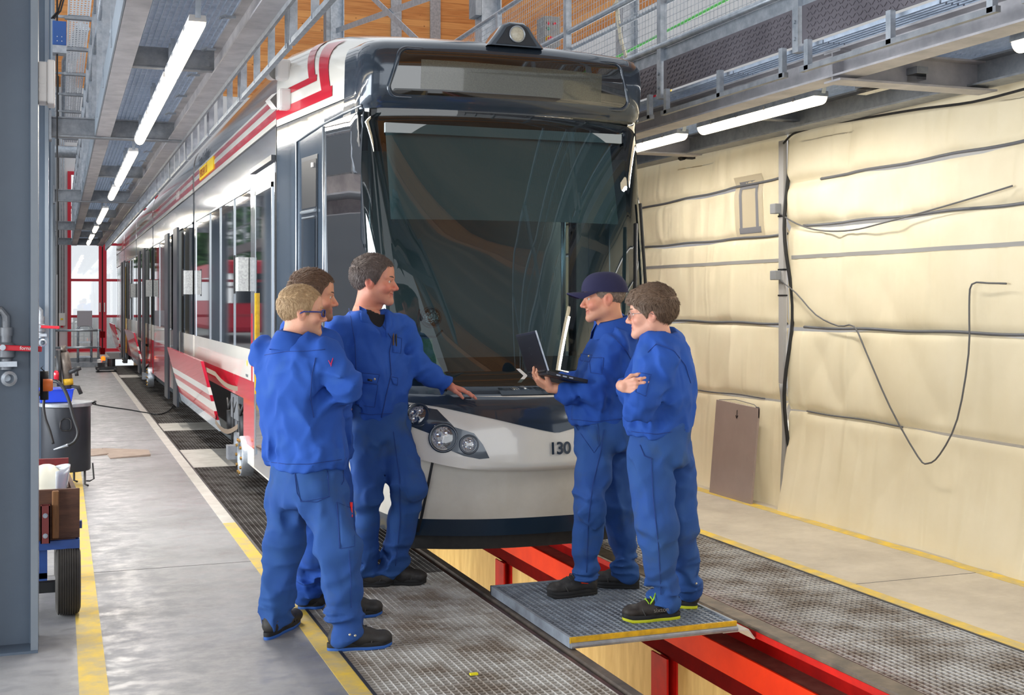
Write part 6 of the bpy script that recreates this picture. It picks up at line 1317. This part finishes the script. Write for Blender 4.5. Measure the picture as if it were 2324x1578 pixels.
P1 = person(dict(seed=1, label='person with blond hair and blue glasses, arms crossed, back turned, at the far left', gz=0,
  head_c=headC(684,712,5.84,14,-2,.98,-1), head_phi=14, pitch=-2, head_s=.98, kind=dict(skin=(226,170,142), blush=.35, neck=(222,156,134), stubble=.35, beard=(176,136,104)),
  hair=dict(th=.011, mess=.0045, len=.026, n=1900, mat=M['hair_blond'], seed=3, stand=.22, line=.01), phi=42,
  torso=[(693,1062,5.95,.225,.155),(690,1000,5.95,.232,.165),(680,920,5.95,.232,.165),(670,850,5.95,.235,.155),(668,805,5.95,.215,.125),(673,772,5.95,.165,.098),(679,742,5.95,.085,.085)],
  arms=[((738,803,5.83),(786,876,5.80),(748,915,6.10)),((604,800,6.08),(622,905,6.25),(700,920,6.30))], arm_r=(.085,.076,.062),
  legs=[((735,1110,5.88),(768,1245,5.80)),((655,1110,6.02),(642,1240,6.04))], leg_r=[(.118,.104,.088),(.112,.096,.082)], pelvis=(.205,.150),
  shoes=[((742,1477),(890,1467)),((603,1454),(676,1412))], shoe_kind=[SB,SB]))
P2 = person(dict(seed=2, label='person with brown hair and short beard, standing half hidden behind the blond one', gz=0,
  head_c=headC(706,676,6.42,8,-3,1.08,-1), head_phi=8, pitch=-3, head_s=1.08, kind=dict(skin=(218,158,126), blush=.5, neck=(206,142,114), stubble=.75, beard=(104,74,56)), smile=0,
  hair=dict(th=.013, mess=.006, len=.03, n=1900, mat=M['hair_brown'], seed=5, stand=.45), phi=18,
  torso=[(735,1040,6.55,.20,.14),(735,980,6.55,.21,.15),(732,900,6.55,.21,.15),(728,830,6.55,.21,.145),(728,790,6.55,.20,.12),(729,765,6.55,.15,.09),(730,742,6.55,.085,.08)],
  arms=[((716,800,6.36),(716,900,6.33),(768,930,6.40)),((738,795,6.75),(752,900,6.80),(790,930,6.75))], arm_r=(.075,.068,.056),
  legs=[((720,1090,6.5),(725,1240,6.45)),((752,1090,6.65),(772,1240,6.5))], leg_r=[(.112,.096,.082),(.112,.094,.080)], pelvis=(.19,.14), tmat='trousers2',
  shoes=[((676,1382),(738,1378)),((742,1404),(868,1396))], shoe_kind=[SB,SB]))
p3w = at(1018,876,7.10); p3r = at(786,962,6.88)
P3_ = person(dict(seed=3, vneck=[(860,688,6.88),(874,768,6.845)], collar_open=1.7, label='tallest person, greying hair, smiling, open collar, resting a hand on the tram nose', gz=0,
  head_c=headC(838,641,6.88,-6,-2,1.14,-1), head_phi=-6, pitch=-2, head_s=1.14, kind=dict(skin=(216,150,124), blush=.9, neck=(198,118,96), stubble=.25, beard=(150,110,96), hand=(206,132,112)), smile=1,
  hair=dict(th=.012, mess=.006, len=.024, n=2200, mat=M['hair_grey'], seed=8, stand=.5, line=.004), phi=-50,
  torso=[(852,952,6.98,.178,.138),(855,915,6.98,.192,.152),(858,865,6.98,.205,.160),(848,800,6.97,.215,.150),(840,750,6.96,.215,.130),(838,722,6.95,.185,.105),(842,698,6.94,.095,.09)],
  arms=[((908,746,7.06),(953,838,7.08),tuple((1015,876,7.10))),((770,745,6.84),(757,868,6.82),(785,955,6.88))], arm_r=(.084,.070,.056),
  legs=[((830,968,6.92),(838,1130,6.92)),((884,968,7.04),(928,1098,6.90))], leg_r=[(.108,.080,.072),(.116,.098,.076)], pelvis=(.185,.145),
  shoes=[((800,1331),(894,1329)),((864,1327),(968,1326))], shoe_kind=[SK,SK],
  hands=[dict(W=p3w, back=RV*.9-UV*.4, f=RV*.93-UV*.26-DV*.15, n=-UV*.9-RV*.25, side=-1, curls=[.12,.16,.18,.22], spread=.16, thumb=(.15,.25), k=1.08), dict(W=p3r, f=-UV*.95+RV*.18, n=RV*.82+DV*.57, side=1, curls=[.35,.42,.48,.55], k=1.08)]))
p4w = at(1252,884,6.405); p4r = at(1262,868,6.66)
P4 = person(dict(seed=4, label='person in a dark cap, smiling, holding a laptop, standing on the tray', gz=.05,
  head_c=headC(1381,679,6.42,187,-4,1.04,1), head_phi=187, pitch=-4, head_s=1.04, kind=dict(skin=(220,158,128), blush=.7, neck=(212,146,112), stubble=.25, beard=(160,124,104)), smile=1,
  hair=dict(th=.005, mess=.003, len=.012, n=900, mat=M['hair_short'], seed=4, stand=.2, cap=1), phi=190,
  torso=[(1357,962,6.60,.185,.150),(1360,920,6.60,.205,.172),(1370,860,6.60,.212,.165),(1386,800,6.60,.215,.142),(1392,758,6.60,.205,.120),(1390,735,6.60,.165,.095),(1384,708,6.60,.085,.082)],
  arms=[((1398,775,6.44),(1342,896,6.41),(1262,884,6.41)),((1380,775,6.80),(1335,880,6.80),(1272,868,6.68))], arm_r=(.088,.074,.056),
  legs=[((1350,985,6.52),(1343,1140,6.47)),((1388,985,6.70),(1400,1150,6.72))], leg_r=[(.108,.090,.070),(.108,.088,.074)], pelvis=(.185,.150),
  shoes=[((1355,1347),(1243,1359)),((1451,1336),(1348,1331))], shoe_kind=[dict(mat='shoe', sole='sole_black', trim='orange_paint')]*2,
  hands=[dict(W=p4w, back=-RV, f=-RV*.80+UV*.50+DV*.10, n=UV*.62+RV*.55+DV*.35, side=-1, curls=[.55,.5,.45,.4], spread=.06, thumb=(.35,.5), k=1.05), dict(W=p4r, f=-RV*.6+DV*.1+UV*.05, n=UV, side=1, curls=[.3,.3,.3,.3])]))
p5w = at(1410,878,5.815)
P5 = person(dict(seed=5, label='person with brown hair and thin glasses, arms crossed, standing at the right', gz=.05,
  head_c=headC(1481,715,5.93,172,-3,1.02,1), head_phi=172, pitch=-3, head_s=1.02, kind=dict(skin=(228,172,148), blush=.4, neck=(218,158,134), stubble=.15, beard=(170,130,110)),
  hair=dict(th=.019, mess=.008, len=.034, n=2400, mat=M['hair_ash'], seed=6, stand=.3, line=-.028, fringe=1), phi=160,
  torso=[(1494,990,6.05,.190,.150),(1496,945,6.05,.205,.165),(1502,880,6.05,.212,.165),(1508,820,6.05,.212,.145),(1508,785,6.05,.200,.120),(1503,762,6.05,.160,.095),(1496,738,6.05,.085,.082)],
  arms=[((1518,812,5.88),(1452,918,5.82),(1436,893,6.08)),((1478,800,6.26),(1440,895,6.25),(1424,882,5.98))], arm_r=(.084,.075,.058),
  legs=[((1478,1015,5.97),(1490,1180,5.95)),((1523,1010,6.14),(1545,1190,6.18))], leg_r=[(.118,.100,.074),(.112,.090,.072)], pelvis=(.185,.145),
  shoes=[((1543,1403),(1413,1413)),((1583,1381),(1492,1374))], shoe_kind=[dict(mat='shoe_brown', sole='sole_yellow', lace='lime', bow=1) , dict(mat='shoe_brown', sole='sole_yellow', lace='lime')] if M.setdefault('lime', mat('lime_lace', (176,226,40), .6)) else None,
  hands=[dict(W=p5w, back=-DV*.9-RV*.1, f=RV*.66-DV*.40+UV*.08, n=DV*.75+RV*.45, side=1, curls=[.42,.46,.48,.5], spread=.05, thumb=(.7,.6), k=.93)]))
# glasses
def glasses(P, mm, r, lens_r, rect):
    tw = P['tw']; g = MB()
    for sx in (-1,1):
        c = np.array((sx*.034,.104,-.004)); q = []
        for k in range(20):
            a = 2*math.pi*k/20; ex = math.copysign(abs(math.cos(a))**(.6 if rect else 1), math.cos(a))*.024; ez = math.copysign(abs(math.sin(a))**(.6 if rect else 1), math.sin(a))*(.017 if rect else .021); q.append(tw(c+np.array((ex, -abs(c[0]+ex)**2*6+.006, ez))))
        g.tube(q, r, 6, closed=True); g.tube([tw((sx*.058,.088,.003)), tw((sx*.077,.06,.003)), tw((sx*.083,.0,.002)), tw((sx*.082,-.022,-.010))], r*1.1, 6)
    g.tube([tw((-.012,.110,.0)), tw((0,.113,.003)), tw((.012,.110,.0))], r, 6); o = g.build('glasses', mm, P['body'], True)
    for sx in (-1,1):
        g = MB(); g.add([tw(np.array((sx*.034,.104,-.004))+np.array((math.cos(a)*.022, -abs(sx*.034+math.cos(a)*.022)**2*6+.006, math.sin(a)*.016))) for a in np.linspace(0,2*math.pi,16,endpoint=False)], [tuple(range(16))]); g.build('spectacle_lens', M['clear_lens'], o)
glasses(P1, mat('blue_frame', (36,58,140), .3), .0030, .02, True); glasses(P5, mat('thin_frame', (150,140,140), .3, .6), .0014, .02, False)
# cap
tw = P4['tw']; g = MB(); G = []
for k in np.linspace(0, 1, 14):
    a = k*math.pi/2; G.append([tw((.093*math.cos(a)**.72*math.sin(t), -.010+.121*math.cos(a)**.72*math.cos(t), .028+.104*math.sin(a)**1.0 + .010*math.cos(t)*(1-k))) for t in np.linspace(0, 2*math.pi, 33)])
g.grid(G); cap = g.build('cap', mat('navy_cap', (34,34,68), .9, 0, None, (300,.15)), P4['body'], True)
g = MB(); top, bot = [], []
for k in np.linspace(0, 1, 10):
    row = []
    for t in np.linspace(-1.15, 1.15, 21):
        r0 = np.array((.093*math.sin(t), -.010+.120*math.cos(t))); e = np.array((.070*math.sin(t)*1.06, .10+.088*max(0,math.cos(t*1.30))**.6)); p = r0*(1-k)+e*k; row.append((p[0], p[1], .036+.008*k-.034*(abs(t)/1.15)**2*k*.9-.008*k*k))
    top.append([tw(q) for q in row]); bot.append([tw(np.array(q)-np.array((0,0,.005))) for q in row])
g.grid(top); g.grid(bot, flip=True); g.grid([top[-1], bot[-1]]); g.build('cap_peak', bpy.data.materials['navy_cap'], cap, 50)
g = MB(); g.lathe(tw((0,-.013,.126)), P4['hp']['R']@np.array((0,0,1.)), [(0,.008),(.007,.005),(.009,0)], 12); g.build('cap_button', bpy.data.materials['navy_cap'], cap, True)
# undershirt, watch of the tallest man
W = p3w; f_ = (RV*.93-UV*.26-DV*.15); f_ /= np.linalg.norm(f_); g = MB(); g.tube([W-f_*.022, W-f_*.002], .036, 18); wt = g.build('watch_strap', M['black'], P3_['body'], True)
g = MB(); g.lathe(W-f_*.012, UV*.6-DV*.7+RV*.1, [(0,.044),(.013,.043),(.015,.038),(.015,.03)], 16); g.build('watch_face', M['chrome'], wt, True)
# details of the clothes where the photograph shows them
dq, dl = decal_quad, decal_line
q = dq(P1, 't', [(668,1068),(742,1062),(748,1128),(682,1140)], 'back_pocket', M['trousers'], 5.85); dl(P1, 't', [(668,1072),(674,1120),(684,1138),(718,1140),(748,1126),(744,1070)], .0016, 'pocket_seam', M['seam'], 5.85)
dq(P1, 't', [(766,1140),(803,1156),(806,1240),(770,1246)], 'leg_pocket', M['trousers'], 5.8); dl(P1, 't', [(764,1140),(768,1190),(772,1244)], .0016, 'pocket_seam', M['seam'], 5.8); dl(P1, 't', [(778,1060),(781,1090),(776,1100)], .002, 'side_pocket', M['seam'], 5.8); dl(P1, 't', [(792,1250),(796,1310),(797,1380)], .0016, 'leg_seam', M['seam'], 5.8)
g = MB(); a = rayhit(P1['tf'], 797, 1148, 5.3, 6.3, .008); b = rayhit(P1['tf'], 799, 1174, 5.3, 6.3, .006); g.tube([a+UV*.012, a, b], [.006,.006,.003], 8); g.box(*[v for k in range(3) for v in ((a[k]-.006, a[k]+.006) if k < 2 else (a[2]-.004, a[2]+.016))]); tag(g.build('pen', mat('red_pen', (240,20,20), .4)), 'red pen clipped in the leg pocket of the blond person', 'pen')
M['red_ink'] = mat('red_marker', (206,40,90), .7)
dl(P1, 'j', [(746,818),(750,828),(756,812),(752,826),(751,832)], .0018, 'marker_scribble', M['red_ink'], 5.8)
dl(P1, 'j', [(716,812),(708,850),(704,900),(712,948)], .0018, 'sleeve_seam', M['seam'], 5.85); dl(P1, 'j', [(600,806),(650,798),(700,797),(738,793)], .0016, 'yoke_seam', M['seam'], 5.9); dl(P1, 'j', [(604,1048),(650,1054),(700,1054),(786,1042)], .0016, 'hem_seam', M['seam'], 5.85)
for P, x in ((794,1441),(806,1443),): stud(P1, 't', P, x, 5.75)
d3 = 6.95
for q in ([(815,694),(834,704),(848,736),(818,732)], [(872,700),(886,706),(892,738),(875,772)]): decal_quad(P3_, 'j', q, 'lapel', M['jacket'], d3, off=.013)
dl(P3_, 'j', [(868,738),(890,770),(884,800),(888,850),(876,900),(866,948)], .0028, 'placket', M['seam'], d3)
dq(P3_, 'j', [(812,846),(862,850),(856,872),(808,866)], 'pocket_flap', M['jacket'], d3); dq(P3_, 'j', [(810,868),(858,874),(850,925),(806,918)], 'chest_pocket', M['jacket'], d3, off=.003); q = dq(P3_, 'j', [(833,859),(846,861),(846,867),(833,865)], 'name_tag', M['black'], d3, off=.010); stud(P3_, 'j', 850, 861, d3, r=.007)
dq(P3_, 'j', [(890,762),(912,768),(910,802),(892,800)], 'breast_pocket', M['jacket'], d3, off=.004)
dq(P3_, 'j', [(886,855),(903,858),(902,875),(892,872)], 'pocket_flap', M['jacket'], d3, off=.006)
for k, (a, b) in enumerate(((893,766),(899,768))):
    g = MB(); p = rayhit(P3_['jf'], a, b+6, 6.4, 7.4, .008); g.tube([p-UV*.03, p+UV*.03, p+UV*.04], [.005,.005,.003], 8); tag(g.build('pen', M['black'] if k else mat('brown_pen', (90,64,40), .4)), 'dark pen in the breast pocket of the tallest person' if k else 'brown pen in the breast pocket of the tallest person', 'pen')
dl(P3_, 'j', [(800,935),(840,942),(900,938)], .0016, 'hem_seam', M['seam'], d3); dl(P3_, 'j', [(792,700),(806,780),(808,840)], .0016, 'sleeve_seam', M['seam'], d3)
dl(P3_, 't', [(893,980),(906,1080),(908,1180),(898,1285)], .0018, 'leg_seam', M['seam'], d3)
for a, b in ((880,1002),(874,1006)): pass
d4 = 6.5
q = dq(P4, 'j', [(1318,803),(1344,806),(1338,822),(1316,818)], 'pocket_flap', M['jacket'], d4); stud(P4, 'j', 1337, 809, d4, r=.008); dq(P4, 'j', [(1337,812),(1370,812),(1366,850),(1340,846)], 'sleeve_pocket', M['jacket'], d4, off=.004)
dl(P4, 'j', [(1386,760),(1398,770),(1424,800),(1440,830),(1420,870),(1400,900)], .0016, 'sleeve_seam', M['seam'], d4); stud(P4, 'j', 1260, 891, d4, r=.006); dl(P4, 'j', [(1296,952),(1350,958),(1420,950)], .0016, 'hem_seam', M['seam'], d4)
dq(P4, 't', [(1306,968),(1356,962),(1360,1010),(1348,1028),(1312,1026)][:4], 'front_pocket', M['trousers'], d4, off=.004); dl(P4, 't', [(1372,975),(1362,1030),(1345,1100),(1335,1180),(1331,1300)], .0018, 'leg_seam', M['seam'], d4)
for a, b in ((1316,1330),(1332,1332),(1342,1332)): stud(P4, 't', a, b, d4)
d5 = 5.95
dl(P5, 'j', [(1470,800),(1490,780),(1530,796),(1556,830),(1568,870)], .0016, 'yoke_seam', M['seam'], d5); dq(P5, 'j', [(1452,846),(1478,850),(1466,900),(1442,890)], 'sleeve_pocket', M['jacket'], d5, off=.004); dl(P5, 'j', [(1432,980),(1490,986),(1556,976)], .0016, 'hem_seam', M['seam'], d5)
dl(P5, 't', [(1452,1010),(1462,1035),(1480,1042)], .002, 'side_pocket', M['seam'], d5); dl(P5, 't', [(1478,1040),(1482,1130),(1494,1240),(1500,1350)], .0018, 'leg_seam', M['seam'], d5); stud(P5, 't', 1580, 1325, 6.1)
text('sixton', 'shoe_lettering', mat('shoe_grey_print', (96,92,86), .6), .030, at(1484,1391,5.915), RV*.99+UV*.10, UV*.95+RV*.05, [c for c in P5['body'].children if c.name.startswith('shoe')][0], .0006)
# ---------------------------------------------------------------- the laptop
H0 = at(1243,842,6.25); wv = -.098*RV+.31*DV-.03*UV; wl = np.linalg.norm(wv); wv /= wl; upv = at(1213,748,6.25)-H0; upv /= np.linalg.norm(upv); upv -= wv*np.dot(upv,wv); upv /= np.linalg.norm(upv); bv = at(1330,860,6.29)-H0; bv -= wv*np.dot(bv,wv); bv /= np.linalg.norm(bv)
lt = thing('laptop', 'open black laptop resting on the forearm of the person in the cap', 'laptop', tuple(H0))
M['laptop'] = mat('laptop_black', (40,42,54), .4, .1, None, (200,.05)); wl = .33
def slab(o, a, la, b, lb, t, th): n_ = np.cross(a, b)*t; return [o, o+a*la, o+a*la+b*lb, o+b*lb, o+n_*th, o+a*la+n_*th, o+a*la+b*lb+n_*th, o+b*lb+n_*th]
g = MB(); g.hexa(slab(H0, wv, wl, upv, .215, 1, .008)); sc_ = g.build('screen_lid', M['laptop'], lt, bevel=.003)
g = MB(); g.hexa(slab(H0-wv*.002+upv*0, wv, .003, upv, .215, 1, .008)); g.build('lid_edge', M['galv'], sc_)
g = MB(); nb = np.cross(wv, upv); g.hexa(slab(H0+wv*.012+upv*.012-nb*.0015, wv, wl-.024, upv, .19, 1, .001)); g.build('display_panel', M['black'], sc_)
side_ = -1 if np.dot(nb, RV) > 0 else 1
g = MB(); c = H0+wv*.165+upv*.115 + (nb*.0085 if np.dot(nb, -RV) > 0 else -nb*.001); g.lathe(c, nb if np.dot(nb,-RV) > 0 else -nb, [(.017,.0),(.019,.0006),(.021,.0)], 20); g.build('lid_emblem', M['galv_dark'], sc_)
g = MB(); g.hexa(slab(H0, wv, wl, bv, .225, -1 if np.cross(wv,bv)[2] > 0 else 1, .020)); bs_ = g.build('laptop_base', M['black'], lt, bevel=.003)
up_ = np.cross(wv,bv); up_ = up_ if up_[2] > 0 else -up_
g = MB()
for i in range(6):
    for j in range(13): o = H0+wv*(.02+.0225*j)+bv*(.02+.019*i)+up_*.0005; g.hexa(slab(o, wv, .019, bv, .0155, 1 if np.cross(wv,bv)[2] > 0 else -1, .002))
g.build('keyboard', mat('key_grey', (58,58,62), .5), bs_)
g = MB()
for k in (.05,.085,.12): o = H0+bv*k-up_*.013-wv*.0006; g.hexa(slab(o, bv, .022, up_, .006, 1, .0006))
g.build('side_port', M['galv'], bs_); g = MB(); g.tube([H0+wv*.03, H0+wv*.30], .007, 8); g.build('hinge', M['black'], lt)
